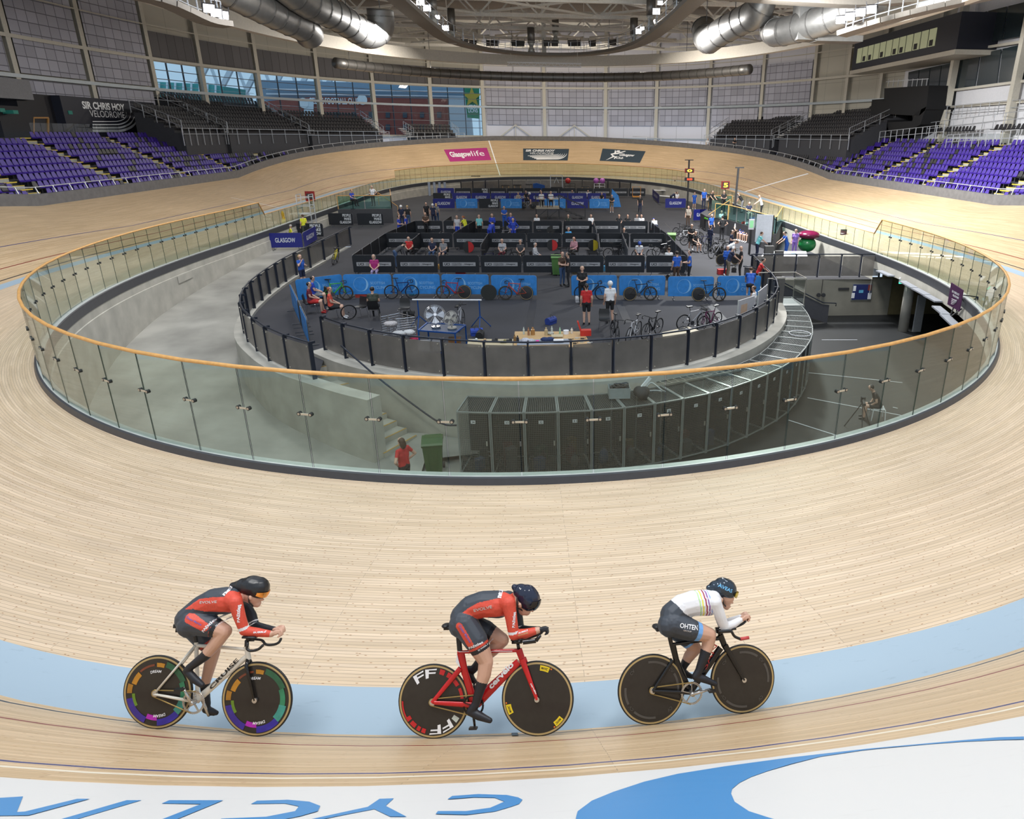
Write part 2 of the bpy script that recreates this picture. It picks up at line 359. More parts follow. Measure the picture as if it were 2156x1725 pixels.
# ---------------------------------------------------------------- retaining fascia and rail round the top of the track
FAS = mat('charcoal_fascia', (.12, .118, .12), .55, noise=.15, nscale=3); RAILM = mat('galvanised_rail', (.55, .57, .6), .35, .6)
def fas_h(s):
    return .62
mb = MB(); rr = []
for off, z in ((-.02, -.05), (-.02, .62), (.10, .64), (.10, -.3)): rr.append([banktop(s, off, z) for s in SS])
mb.sheet(rr, close=True); o = mb.build('track_fascia', FAS, smooth=False); o['kind'] = 'structure'
for sg in (-1, 1):
    rail = empty('track_handrail'); tag(rail, 'low grey tubular handrail on top of the charcoal track fascia along the %s side' % ('left' if sg < 0 else 'right'), 'handrail')
    pts = [banktop(sg*a, .25, 1.0) for a in np.arange(16, 2*Q-8, .7)]; MB().tube(pts, .03, 6).build('rail', RAILM, rail, smooth=True)
    for a in np.arange(16, 2*Q-8, 1.5): MB().bar(banktop(sg*a, .12, .6), banktop(sg*a, .25, 1.0), .05).build('post', RAILM, rail)
# ---------------------------------------------------------------- kerb and glass fence
KM = mat('dark_kerb', (.045, .047, .055), .45); ALU = mat('pale_aluminium', (.55, .57, .55), .4, .3)
mb = MB(); rr = []
prof = [(.12, -.02), (.075, .12), (.03, .13), (-.13, .13), (-.15, .10), (-.15, -.24)]
for off, z in prof: rr.append([apron(s, off, z) for s in SS])
mb.sheet(rr, close=True, ks=lambda i, j: 1 if i == 2 else 0)
o = mb.build('track_kerb', [KM, ALU]); tag(o, 'dark grey kerb round the inner edge of the track under the glass fence', 'kerb'); o['kind'] = 'structure'
GL = glassmat('green_fence_glass', (.85, .905, .865), .03); GE = mat('glass_edge', (.03, .06, .045), .2); OAK = mat('oak_handrail', (.62, .33, .10), .4, noise=.12); STL = mat('brushed_steel', (.6, .58, .52), .3, .8)
BRS = mat('clamp_disc', (.45, .40, .33), .35, .5)
def panel(s0, s1, z0, z1, z0b=None, parent=None):
    a, b = apron(s0+.012, 0, 0), apron(s1-.012, 0, 0); d = (b-a).normalized(); n = Vector((-d.y, d.x, 0))*.006
    A = [a+Vector((0, 0, z0)), b+Vector((0, 0, z0)), b+Vector((0, 0, z1 if z0b is None else z0b)), a+Vector((0, 0, z1))]
    m_ = MB(); m_.add([p-n for p in A]+[p+n for p in A], [(0, 1, 2, 3)], 0); m_.add([p-n for p in A]+[p+n for p in A], [(7, 6, 5, 4)], 0)
    m_.add([p-n for p in A]+[p+n for p in A], [(0, 4, 5, 1), (1, 5, 6, 2), (2, 6, 7, 3), (3, 7, 4, 0)], 1)
    return m_.build('glass_panel', [GL, GE], parent)
def clamp(s, z, parent):
    x, y, nx, ny, k = base(s); t = Vector((-ny, nx, 0)); c = apron(s, 0, z); n = Vector((nx, ny, 0)); m_ = MB()
    m_.bar(c-t*.11+n*.02, c+t*.11+n*.02, .012, .035)
    for sg in (-1, 1):
        q = c+t*sg*.11; m_.cyl(q-n*.03, q+n*.03, .036, 12, k=1); m_.cyl(q+n*.03, q+n*.036, .022, 10, k=2)
        m_.cyl(q-n*.036, q-n*.03, .022, 10, k=2)
    return m_.build('clamp', [STL, mat('black_rubber', (.02, .02, .02), .6), BRS], parent)
def s_at(px_, z, lo, hi):     # distance along the fence whose point at height z is seen at pixel column px_
    best = min(np.arange(lo, hi, .05), key=lambda s: abs(proj(apron(s, 0, z))[0]-px_)); return float(best)
sR = s_at(1857, HR, 20, 42); sL = -s_at(0, 0, 1, 2) if 0 else None
# left end of the tall glass: seen at (532, 428); far glass begins at (831, 360)
def s_near(px_, py_, lo, hi, z):
    return float(min(np.arange(lo, hi, .1), key=lambda s: math.hypot(*(a-b for a, b in zip(proj(apron(s, 0, z)), (px_, py_))))))
sR = s_near(1857, 465, 15, 45, HR); sL = s_near(543, 426, -75, -15, HR); sF = s_near(831, 360, -2*Q+1, -40, HR); sG = s_near(1445, 361, 40, 2*Q-1, HR)
def fence(name, s0, s1, h, label, cl=True, nearest=False):
    e = empty(name, apron((s0+s1)/2)); tag(e, label, 'glass fence'); e.location = (0, 0, 0)
    n = int(round(abs(s1-s0)/(1.26 if h > 1.5 else 1.25))); ss = [s0+(s1-s0)*i/n for i in range(n+1)]
    for i in range(n):
        panel(ss[i], ss[i+1], .12, h, parent=e)
        if cl and i > 0: clamp(ss[i], .12+(h-.12)*.58, e)
    pts = [apron(s, 0, h+.02) for s in ss]
    if h < 1.5: pts = pts
    elif name == 'near_glass_fence': pts = [apron(s0+(.5 if s0 < 0 else 0), 0, 1.0)]*0+[apron(s0-.75, 0, 1.1)]+pts+[apron(s1+.75, 0, 1.1)]
    MB().tube(pts, .038 if h > 1.5 else .02, 8).build('handrail', OAK, e, smooth=True)
    return e
def slope_panel(e, s0, s1, h0, h1):
    panel(s0, s1, .12, h0, h1, parent=e)
e = fence('near_glass_fence', sL, sR, HR, 'tall curved greenish glass fence with oak handrail round the near end of the infield')
slope_panel(e, sR, sR+.8, HR, 1.1); slope_panel(e, sL-.8, sL, 1.1, HR)
fence('side_glass_fence', sR+.8, sG, 1.1, 'low glass fence along the right straight beside the officials deck', cl=False)
fence('side_glass_fence', sF, sL-.8, 1.1, 'low glass fence along the left straight behind the lap counter', cl=False)
fence('far_glass_fence', sG, 2*Q+(2*Q+sF), HR, 'tall glass fence round the far end of the infield', cl=False)
# ---------------------------------------------------------------- infield, ramp and basement
ZI, ZF = -1.64, -3.70
CARPET = mat('dark_grey_carpet', (.031, .031, .037), .85, noise=.16, nscale=.5)
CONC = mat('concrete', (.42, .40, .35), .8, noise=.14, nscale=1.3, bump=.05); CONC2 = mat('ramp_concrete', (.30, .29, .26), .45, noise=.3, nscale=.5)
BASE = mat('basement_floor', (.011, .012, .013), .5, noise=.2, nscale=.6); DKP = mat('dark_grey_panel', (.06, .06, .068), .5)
LF = [(-13.25, 49.1), (-13.25, 46), (-13.25, 43), (-13.27, 40.4), (-13.33, 38.2), (-13.28, 36.4), (-13.18, 35), (-13.05, 33.5), (-12.88, 32.1), (-12.66, 30.6), (-12.36, 29.2), (-11.98, 27.9), (-11.46, 26.5), (-10.86, 25.3), (-10.09, 24.1), (-9.26, 22.93), (-8.27, 21.85), (-7.2, 20.95)]
FF = [(-7.78, 24.1), (-6.79, 23.06), (-5.71, 22.2), (-4.5, 21.5), (-3.22, 20.98), (-1.9, 20.62), (-.55, 20.44), (.78, 20.48), (2.12, 20.68), (3.38, 21.02), (4.7, 21.6), (5.84, 22.4), (6.93, 23.4), (7.87, 24.5), (8.66, 25.6), (9.32, 26.8), (9.88, 28.1), (10.3, 29.6), (10.6, 31.3), (10.78, 32.95)]
RF = [(11.2, 36.4), (12.4, 36.35), (13.6, 36.3), (14.85, 36.25), (16.1, 36.2), (17.2, 36.15), (18.3, 36.1)]
V2 = lambda p, z=0: Vector((p[0], p[1], z))
def offs(pts, d):
    out = []
    for i, p in enumerate(pts):
        a = Vector(pts[max(i-1, 0)]); b = Vector(pts[min(i+1, len(pts)-1)]); t = (b-a).normalized(); out.append((p[0]+t.y*d, p[1]-t.x*d))
    return out
def flat(name, pts, z, m, up=True):
    b_ = MB(); P_ = [V2(p, z) for p in pts]; b_.add(P_, [tuple(range(len(P_)))]); o = b_.build(name, m)
    if (o.data.polygons[0].normal.z > 0) != up: o.data.flip_normals()
    return o
def inner(s): p = apron(s, -.14, 0); return (p.x, p.y)
far_edge = [inner(s) for s in np.arange(s_near(1846, 588, 15, 45, ZI), 4*Q-34.5, 1.2)]     # right wall round the far end to the left wall
far_edge = [p for p in far_edge if not (p[0] < 0 and p[1] < 49)]
o = flat('floor', far_edge+[(-17.9, 49.1)]+LF+offs(FF, -.0)[0:]+[(10.95, 36.3)]+RF[1:], ZI, CARPET); struct(o)
# ramp floor on the left and the lower floor
def rampz(y): return -1.66 if y > 45 else float(np.interp(y, [14, 18, 24, 28, 32, 37, 45], [-3.7, -3.62, -3.1, -2.6, -2.28, -2.02, -1.66]))
mb = MB(); R_ = []
for y in np.arange(49.1, 11.9, -1.0):
    pl = min([(abs(apron(s, 0).y-y), apron(s, -.1).x) for s in np.arange(-44, -2, .25)])[1]
    pr = float(np.interp(y, [p[1] for p in LF[::-1]], [p[0] for p in LF[::-1]])) if y > 20.9 else 2.
    if y < 20: pr = -4
    R_.append([Vector((pl-.3+(pr+.3-pl+.3)*i/6, y, rampz(y)+.0)) for i in range(7)])
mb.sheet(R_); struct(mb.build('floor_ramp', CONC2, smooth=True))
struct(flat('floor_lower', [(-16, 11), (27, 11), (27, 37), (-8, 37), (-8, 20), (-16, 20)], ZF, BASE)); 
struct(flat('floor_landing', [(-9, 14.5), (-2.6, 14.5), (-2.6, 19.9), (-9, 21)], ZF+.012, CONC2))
# painted court lines on the lower floor
LINE = mat('white_floor_line', (.5, .52, .55), .5)
mb = MB()
for a, b in (((1700, 785), (1900, 806)), ((1700, 838), (1908, 877)), ((1660, 885), (1770, 920)), ((1730, 716), (1805, 716)), ((1880, 858), (1890, 860))):
    A_, B_ = at(*a, ZF), at(*b, ZF); mb.bar(A_+Vector((0, 0, .006)), B_+Vector((0, 0, .006)), .05, .004)
tag(mb.build('floor_line', LINE), 'thin white court lines on the dark lower floor', 'floor line', kind='structure')
# concrete wall under the kerb: tall on the ramp side, a lip over the opening on the right
mb = MB(); sl = [s for s in np.arange(-2*Q+.5, -.2, .6)]
mb.sheet([[apron(s, -.13, -.2) for s in sl], [apron(s, -.13, -.55) for s in sl], [apron(s, -.17, -.56) for s in sl], [Vector((apron(s, -.17).x, apron(s, -.17).y, -4)) for s in sl]])
struct(mb.build('wall_left', CONC))
sr0 = s_near(1846, 588, 15, 45, ZI); sl = [s for s in np.arange(sr0, 2*Q+1, .6)]
mb = MB(); mb.sheet([[apron(s, -.13, -.2) for s in sl], [Vector((apron(s, -.15).x, apron(s, -.15).y, -2.4)) for s in sl]]); struct(mb.build('wall_right', CONC))
sl = list(np.arange(-.5, sr0+.5, .6))
mb = MB(); mb.sheet([[apron(s, -.13, -.2) for s in sl], [apron(s, -.14, -.66) for s in sl], [apron(s, 1.2, -.66) for s in sl]]); struct(mb.build('trim_1', CONC))
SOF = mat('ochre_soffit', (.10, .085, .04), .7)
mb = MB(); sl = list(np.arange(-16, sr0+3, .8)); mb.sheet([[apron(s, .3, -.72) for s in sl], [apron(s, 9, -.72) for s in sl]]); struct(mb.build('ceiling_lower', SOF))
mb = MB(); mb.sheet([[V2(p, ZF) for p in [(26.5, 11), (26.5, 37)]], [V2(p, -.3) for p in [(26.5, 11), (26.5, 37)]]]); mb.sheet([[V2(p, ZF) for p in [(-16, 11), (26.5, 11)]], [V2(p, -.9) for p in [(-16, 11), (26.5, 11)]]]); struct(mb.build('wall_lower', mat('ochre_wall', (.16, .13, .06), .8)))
mb = MB(); mb.box((15.0, 36.5, (ZI+ZF)/2-.0), (8.4, .5, ZI-ZF), k=0); struct(mb.build('wall_back_lower', mat('shaded_concrete', (.20, .19, .155), .85, noise=.2, nscale=.8)))  # concrete colour darkened for the shade this wall lies in
mb = MB(); mb.box((22.6, 36.5, (ZI+ZF)/2+.35), (7.6, .4, ZI-ZF+.8), k=0); struct(mb.build('wall_back_passage', mat('ochre_wall', (.16, .13, .06), .8)))
# outer curved wall of the platform with its coping, and the wall inside the stair
def wallstrip(name, pts, th, z0, z1, zb=None):
    a = pts; b = offs(pts, th); m_ = MB(); f0 = (lambda p: z0) if zb is None else zb
    m_.sheet([[V2(p, f0(p)) for p in b], [V2(p, z1) for p in b], [V2(p, z1) for p in a], [V2(p, f0(p)) for p in a]])
    for i in (0, -1): m_.add([V2(b[i], f0(b[i])), V2(b[i], z1), V2(a[i], z1), V2(a[i], f0(a[i]))], [(0, 1, 2, 3)])
    return m_.build(name, CONC)
lf2 = [(p.x, p.y) for p in smoothpoly([V2(p) for p in LF[2:]+[(-6.0, 20.0), (-4.95, 19.3)]], 3)]
o = wallstrip('platform_wall', offs(lf2, -.12), .5, -4, ZI+.12); tag(o, 'curved concrete wall under the left fence ending in a free end beside the stair', 'wall', kind='structure')
ff2 = [(p.x, p.y) for p in smoothpoly([V2(p) for p in [(-8.0, 24.3)]+FF+[(10.9, 34.5), (10.95, 36.4)]], 3)]
o = wallstrip('platform_wall', offs(ff2, -.15), .62, -4, ZI+.12); tag(o, 'curved concrete wall under the front fence behind the mesh lockers', 'wall', kind='structure')
# stair between the two walls
mb = MB(); NT = mat('stair_nosing', (.45, .28, .07), .5)
A0_, A1_ = Vector((-8.0, 23.2)), Vector((-7.55, 23.6)); 
cl_ = [(-8.0, 23.35), (-7.1, 21.9), (-6.0, 20.95), (-4.9, 20.15), (-3.9, 19.6)]
cc = [(p.x, p.y) for p in smoothpoly([V2(p) for p in cl_], 3)]
for i in range(12):
    a, b = Vector(cc[i]), Vector(cc[i+1]); t = (b-a).normalized(); n = Vector((-t.y, t.x)); z = ZI-(i+1)*.172
    for p, q, c in ((a-t*.02, b, 0),):
        P_ = [V2(p-n*.78, z), V2(q-n*.78, z), V2(q+n*.7, z), V2(p+n*.7, z)]; B_ = [Vector((v.x, v.y, -4)) for v in P_]
        mb.add(P_+B_, [(0, 1, 2, 3), (0, 4, 5, 1), (1, 5, 6, 2), (2, 6, 7, 3), (3, 7, 4, 0)], 0)
    P_ = [V2(b-n*.78, z+.006), V2(b+n*.7, z+.006)]; mb.bar(P_[0]-V2(t)*.03, P_[1]-V2(t)*.03, .05, .012, k=1)
o = mb.build('concrete_stair', [CONC, NT]); tag(o, 'concrete stair with yellow edged steps going down between the curved walls', 'stair')
hr_ = empty('wall_handrail'); tag(hr_, 'dark handrail sloping down the curved wall above the concrete stair', 'handrail')
P_ = [at(682, 690, -.7), at(705, 745, -.62), Vector((-6.6, 22.0, -.75)), Vector((-5.3, 20.95, -1.5)), Vector((-4.2, 20.3, -2.15)), Vector((-3.3, 19.95, -2.7)), Vector((-2.8, 19.85, -2.75))]
MB().tube(smoothpoly(P_[2:], 4), .028, 8).build('rail', mat('navy_metal', (.02, .025, .04), .4, .3), hr_, smooth=True)
# ---------------------------------------------------------------- perforated panel fence on the platform edge
NAVY = mat('navy_metal', (.02, .025, .04), .4, .3)
def perf(name, alpha, col):
    if name in MATS: return MATS[name]
    m = mat(name, col, .35, .5, noise=.12, nscale=2); nt = m.node_tree; b = nt.nodes['Principled BSDF']; b.inputs['Alpha'].default_value = alpha; return m
PERF = perf('perforated_metal', .72, (.27, .25, .23))
def post_fence(name, pts, h, label, zb=ZI+.12, skip=()):
    e = empty(name); tag(e, label, 'metal fence'); pts = [V2(p, zb) for p in pts]
    for i, p in enumerate(pts):
        a = pts[max(i-1, 0)]; b = pts[min(i+1, len(pts)-1)]; t = (b-a).normalized(); n = Vector((t.y, -t.x, 0))
        m_ = MB(); m_.box(p+Vector((0, 0, h/2)), (.05, .13, h), R=Matrix((t, n, Vector((0, 0, 1)))).transposed()); m_.box(p+Vector((0, 0, h-.02))-n*.06, (.06, .2, .07), R=Matrix((t, n, Vector((0, 0, 1)))).transposed())
        m_.build('post', NAVY, e)
        if i < len(pts)-1:
            q = pts[i+1]; d = (q-p).normalized(); m_ = MB(); m_.bar(p+d*.06+Vector((0, 0, h*.49))+n*.03, q-d*.06+Vector((0, 0, h*.49))+n*.03, .006, h*.86); o = m_.build('mesh_panel', PERF, e)
            m_ = MB()
            for zz in (.16, h-.16):
                for u_ in (p+d*.14, q-d*.14): m_.cyl(u_+Vector((0, 0, zz))+n*.03, u_+Vector((0, 0, zz))+n*.05, .022, 8)
            m_.build('fixing', STL, o)
    MB().tube([p+Vector((0, 0, h)) for p in pts], .03, 8).build('top_rail', NAVY, e, smooth=True)
    return e
post_fence('perforated_fence', LF, 1.2, 'navy post fence with grey perforated panels along the left ramp side of the infield')
post_fence('perforated_fence', FF+[(11.0, 34.7), (11.2, 36.4)], 1.22, 'curved perforated panel fence along the front platform edge above the lockers')
post_fence('perforated_fence', RF, 1.25, 'straight perforated panel fence on top of the right basement wall')
# ---------------------------------------------------------------- mesh lockers
def meshmat(name, col, nx, ny, wd=.16):
    m = bpy.data.materials.new(name); m.use_nodes = True; MATS[name] = m; nt = m.node_tree; N = nt.nodes.new; L = nt.links.new
    b = nt.nodes['Principled BSDF']; b.inputs['Base Color'].default_value = tuple(col)+(1,); b.inputs['Metallic'].default_value = .5; b.inputs['Roughness'].default_value = .45
    tc = N('ShaderNodeTexCoord'); sp = N('ShaderNodeSeparateXYZ'); L(tc.outputs['UV'], sp.inputs[0]); o_ = []
    for ax, nn in (('X', nx), ('Y', ny)):
        mu = N('ShaderNodeMath'); mu.operation = 'MULTIPLY'; mu.inputs[1].default_value = nn; L(sp.outputs[ax], mu.inputs[0])
        fr = N('ShaderNodeMath'); fr.operation = 'FRACT'; L(mu.outputs[0], fr.inputs[0]); lt = N('ShaderNodeMath'); lt.operation = 'LESS_THAN'; lt.inputs[1].default_value = wd; L(fr.outputs[0], lt.inputs[0]); o_.append(lt)
    mx = N('ShaderNodeMath'); mx.operation = 'MAXIMUM'; L(o_[0].outputs[0], mx.inputs[0]); L(o_[1].outputs[0], mx.inputs[1]); L(mx.outputs[0], b.inputs['Alpha'])
    return m
MESH = meshmat('locker_wire_mesh', (.13, .14, .135), 17, 17, .24); FRM = mat('locker_frame', (.36, .38, .37), .4, .6)
DARKC = mat('dark_goods', (.03, .03, .032), .7)
lk = [(-2.55, 18.34), (-1.6, 18.2), (-.6, 18.13), (.45, 18.13), (1.45, 18.2), (2.4, 18.36), (3.5, 18.7), (5.1, 19.38), (6.72, 20.48), (8.45, 22.1), (9.6, 23.75), (10.44, 25.29), (11.06, 26.88), (11.69, 29.23), (12.0, 31.6), (12.05, 32.3)]
lp = smoothpoly([V2(p) for p in lk], 10); ac = np.concatenate([[0], np.cumsum([(lp[i+1]-lp[i]).length for i in range(len(lp)-1)])])
nl = int(ac[-1]/.93); cut = [Vector((float(np.interp(a, ac, [p.x for p in lp])), float(np.interp(a, ac, [p.y for p in lp])), 0)) for a in np.linspace(0, ac[-1], nl+1)]
hues = [(.01, .04, .10), (.12, .07, .015), (.07, .012, .01), (.07, .07, .07), (.012, .05, .03), (.015, .015, .015)]
WHT = mat('white_plastic', (.75, .76, .78), .5)
def cutn(i):
    a = cut[max(i-1, 0)]; b = cut[min(i+1, nl)]; t = (b-a).normalized(); return Vector((-t.y, t.x, 0))
for i in range(nl):
    a, b = cut[i]+Vector((0, 0, ZF)), cut[i+1]+Vector((0, 0, ZF)); t = (b-a).normalized(); n = Vector((-t.y, t.x, 0)); b = b-t*.05; na_, nb_ = cutn(i), cutn(i+1)
    e = empty('wire_locker', a); num = 34-i
    near = ['far left end of the row beside the green bin', 'second from the green bin end', 'third from the green bin end', 'fourth from the green bin end, number thirty one']
    wh = near[i] if i < 4 else ('with the number %d plate' % num if i < 13 else 'on the right side curve, number %d along from the bin' % (i+1))
    tag(e, 'grey wire mesh bike locker, '+wh, 'locker', 'mesh lockers along the platform wall')
    W_ = (b-a).length; Dp = 1.25; loc = lambda x, y, z: t*x+(na_*(1-x/W_)+nb_*(x/W_))*y+Vector((0, 0, z)); m_ = MB(); g = .04
    for x in (0, W_):
        for y in (0, Dp): m_.bar(loc(x, y, 0), loc(x, y, 2.0), g)
    for z in (.05, 2.0):
        for y in (0, Dp): m_.bar(loc(0, y, z), loc(W_, y, z), g)
        for x in (0, W_): m_.bar(loc(x, 0, z), loc(x, Dp, z), g)
    m_.build('frame', FRM, e)
    def mesh(name, P_, parent, uvw):
        q = MB(); q.add(P_, [(0, 1, 2, 3)]); return q.build(name, MESH, parent, uv=[(0, 0), (uvw[0], 0), (uvw[0], uvw[1]), (0, uvw[1])])
    mesh('roof_mesh', [loc(0, 0, 2), loc(W_, 0, 2), loc(W_, Dp, 2), loc(0, Dp, 2)], e, (W_, Dp))
    d = mesh('door', [loc(.06, 0, .06), loc(W_-.06, 0, .06), loc(W_-.06, 0, 1.95), loc(.06, 0, 1.95)], e, (W_, 1.9))
    m_ = MB(); m_.box(loc(W_-.1, -.02, 1.05), (.04, .03, .14), R=Matrix((t, n, Vector((0, 0, 1)))).transposed()); m_.build('latch', STL, d)
    m_ = MB(); m_.add([loc(0, Dp-.02, 0), loc(W_, Dp-.02, 0), loc(W_, Dp-.02, 2), loc(0, Dp-.02, 2)], [(0, 1, 2, 3)]); m_.add([loc(0, .05, 0), loc(0, Dp, 0), loc(0, Dp, 2), loc(0, .05, 2)], [(0, 1, 2, 3)]) if i else None; m_.add([loc(0, 0, .02), loc(W_, 0, .02), loc(W_, Dp, .02), loc(0, Dp, .02)], [(0, 1, 2, 3)]); m_.build('shade_sheets', mat('locker_shade_sheet', (.02, .021, .02), .7), e)  # dark sheets added to stand for the shade inside the locker
    if i == 0: mesh('side_mesh', [loc(0, 0, 0), loc(0, Dp, 0), loc(0, Dp, 2), loc(0, 0, 2)], e, (Dp, 2))
    if i < 14:
        m_ = MB(); m_.add([loc(W_*.42, -.012, 1.66), loc(W_*.42+.13, -.012, 1.66), loc(W_*.42+.13, -.012, 1.76), loc(W_*.42, -.012, 1.76)], [(0, 1, 2, 3)]); pl_ = m_.build('number_plate', WHT, e)
        m_ = MB(); lettering(m_, str(num), loc(W_*.42+.02, -.016, 1.675), t, (0, 0, 1), .09, .07, bold=.02); m_.build('number', mat('black_print', (.01, .01, .01), .5), pl_)
    # things kept inside
    for q in range(3):
        hw = random.uniform(.2, .34); hh = random.uniform(.25, .7); c_ = loc(W_*.5+random.uniform(-.12, .12), .35+.3*q, 0); m_ = MB(); k_ = random.choice(['box', 'bag'])
        if k_ == 'box': m_.box((0, 0, hh/2), (hw, hw*.8, hh)); m_.box((0, 0, hh), (hw*1.06, hw*.86, .04))
        else: m_.ball((0, 0, hh*.42), hh*.42, 10, sc=(.62, .5, 1)); m_.tube([(-.06, 0, hh*.82), (0, 0, hh*.95), (.06, 0, hh*.82)], .012, 5)
        col = hues[(i*3+q*5) % 6]; o = m_.build('storage_'+k_, mat('goods_%d' % ((i*3+q*5) % 6), col, .6), smooth=(k_ == 'bag')); o.location = a+c_+Vector((0, 0, .06)) ; o.rotation_euler.z = random.uniform(0, 1)
        nm_ = ['blue', 'tan', 'dark red', 'grey', 'green', 'black'][(i*3+q*5) % 6]
        tag(o, '%s %s kept %s locker number %d' % (nm_, {'box': 'lidded box', 'bag': 'kit bag'}[k_], ['at the door of', 'in the middle of', 'at the back of'][q], num), {'box': 'box', 'bag': 'bag'}[k_], 'goods stored in the mesh lockers')
# things lying on the lockers
tub = empty('plastic_crate', at(1303, 835, ZF+2.02)); tag(tub, 'clear plastic crate full of black tubing on the locker roofs', 'crate')
m_ = MB()
for k_, (dx, dy, sx_, sy_) in enumerate(((0, .22, .62, .02), (0, -.22, .62, .02), (.31, 0, .02, .44), (-.31, 0, .02, .44))): m_.box((dx, dy, .17), (sx_, sy_, .32))
m_.box((0, 0, .02), (.6, .42, .03)); m_.build('tub', mat('grey_tub', (.25, .28, .29), .3), tub)
m_ = MB()
for q in range(7): m_.tube([(.2*math.cos(a+q)+.03*q-.1, .13*math.sin(a+q), .26+.02*q+.03*math.sin(2*a)) for a in [x*PI/6 for x in range(12)]], .022, 6, close=True)
m_.build('coiled_tubing', DARKC, tub, smooth=True)
v_ = empty('vacuum_cleaner', at(1352, 838, ZF+2.02), .3); tag(v_, 'black and grey vacuum cleaner lying on the locker roofs beside the crate', 'vacuum cleaner')
m_ = MB(); m_.ball((0, 0, .2), .2, 14, sc=(1.2, .9, .9)); m_.cyl((-.05, -.2, .16), (-.05, .2, .16), .16, 16); m_.build('body', DARKC, v_, smooth=True)
m_ = MB(); m_.tube(smoothpoly([(.1, 0, .3), (.35, .1, .4), (.6, -.1, .2), (.8, .1, .06), (.6, .3, .05), (.3, .35, .06), (.2, .2, .2)], 5), .025, 7); m_.build('hose', mat('pale_grey_hose', (.4, .42, .42), .4), v_, smooth=True)
m_ = MB(); m_.bar((-.05, 0, .3), (.25, .0, .62), .05, .1); m_.build('handle', WHT, v_)
la = empty('ladder'); tag(la, 'aluminium ladder lying along the locker roofs at the curve', 'ladder')
p0, p1 = at(1396, 812, ZF+2.06), at(1560, 779, ZF+2.06); d = (p1-p0).normalized(); n = Vector((-d.y, d.x, 0))
for sg, nm in ((0, 1), (1, 1)): MB().bar(p0+n*.36*sg, p1+n*.36*sg, .03, .06).build('rail', STL, la)
for q in range(12): MB().cyl(p0+(p1-p0)*(q+.5)/12, p0+(p1-p0)*(q+.5)/12+n*.36, .016, 6).build('rung', STL, la)
m_ = MB(); c_ = at(1684, 702, ZF+2.05); m_.tube([c_+Vector((.42*math.cos(a), .42*math.sin(a), 0)) for a in [x*PI/12 for x in range(24)]], .014, 6, close=True); tag(m_.build('white_hoop', WHT, smooth=True), 'white hoop lying on the mesh roofs of the right hand lockers', 'hoop')
# wheelie bin
def wheelie_bin(loc, rz, col, label, lid=None, s_=1.):
    e = empty('wheelie_bin', loc, rz); tag(e, label, 'bin'); m1 = mat('bin_'+label[:8], col, .45); g = lambda *a: [x*s_ for x in a]
    m_ = MB(); lo = [(-.22, -.24), (.22, -.24), (.22, .22), (-.22, .22)]; hi = [(-.28, -.3), (.28, -.3), (.28, .3), (-.28, .3)]
    m_.sheet([[Vector((x*s_, y*s_, z*s_)) for x, y in L_] for L_, z in ((lo, .06), (hi, .98))], close=True); m_.add([Vector((x*s_, y*s_, .06*s_)) for x, y in lo], [(3, 2, 1, 0)])
    for x in (-.12, 0, .12): m_.box(g(x, -.275, .5), g(.02, .03, .7))
    m_.box(g(0, -.3, .97), g(.6, .04, .05)); m_.box(g(0, .3, .97), g(.6, .04, .05)); m_.build('body', m1, e)
    m_ = MB(); m_.sheet([[Vector((x*s_, y*s_, z*s_)) for y, z in ((-.33, 1.0), (-.28, 1.05), (0, 1.1), (.25, 1.1), (.33, 1.02))] for x in (-.3, .3)]); m_.sheet([[Vector((x*s_, y*s_, z*s_)) for y, z in ((-.33, .97), (.33, .99))] for x in (-.3, .3)])
    for x in (-.3, .3): m_.add([Vector((x*s_, y*s_, z*s_)) for y, z in ((-.33, .97), (-.33, 1.0), (-.28, 1.05), (0, 1.1), (.25, 1.1), (.33, .99))], [tuple(range(6))])
    m_.cyl(g(-.24, .37, 1.04), g(.24, .37, 1.04), .025*s_, 8); m_.build('lid', mat('lid_'+label[:8], lid or col, .4), e)
    for x in (-.26, .26): MB().cyl(g(x-.03, .27, .1), g(x+.03, .27, .1), .1*s_, 14).build('wheel', mat('black_rubber', (.02, .02, .02), .6), e)
    return e
wheelie_bin(Vector((-3.35, 18.6, ZF)), .1, (.035, .085, .02), 'olive green wheelie bin on the lower floor beside the first wire locker')
# ---------------------------------------------------------------- right hand lower level: notice board, stair, lift, column
nb = empty('notice_board', (0, 0, 0)); tag(nb, 'blue notice board with pale posters on the right basement wall', 'notice board')
ya = 36.22
def wallrect(mb, x0, y0, x1, y1, Y, th=.02, k=0):
    a, b = atY(x0, y1, Y), atY(x1, y0, Y); z0, z1 = min(a.z, b.z), max(a.z, b.z); mb.box(((a.x+b.x)/2, Y, (z0+z1)/2), (abs(b.x-a.x), th, abs(z1-z0)), k=k); return a, b
m_ = MB(); wallrect(m_, 1791, 597, 1838, 633, ya, .03); m_.build('frame', FRM, nb)
m_ = MB(); wallrect(m_, 1793, 599, 1836, 631, ya-.02, .03); m_.build('felt', mat('blue_felt', (.01, .02, .11), .9), nb)
for a in ((1796, 602, 1803, 613), (1792, 617, 1800, 628), (1826, 617, 1835, 630)): m_ = MB(); wallrect(m_, *a, ya-.04, .01); m_.build('poster', WHT, nb)
m_ = MB(); wallrect(m_, 1808, 611, 1818, 617, ya-.04, .01); m_.build('poster', mat('cyan_card', (.12, .4, .6), .6), nb)
m_ = MB(); wallrect(m_, 1827, 600, 1836, 612, ya-.04, .01); m_.build('poster', mat('dark_red_card', (.2, .03, .02), .6), nb)
m_ = MB(); wallrect(m_, 1765, 606, 1788, 611, ya, .03); tag(m_.build('direction_sign', DARKC), 'narrow black sign on the wall left of the notice board', 'sign')
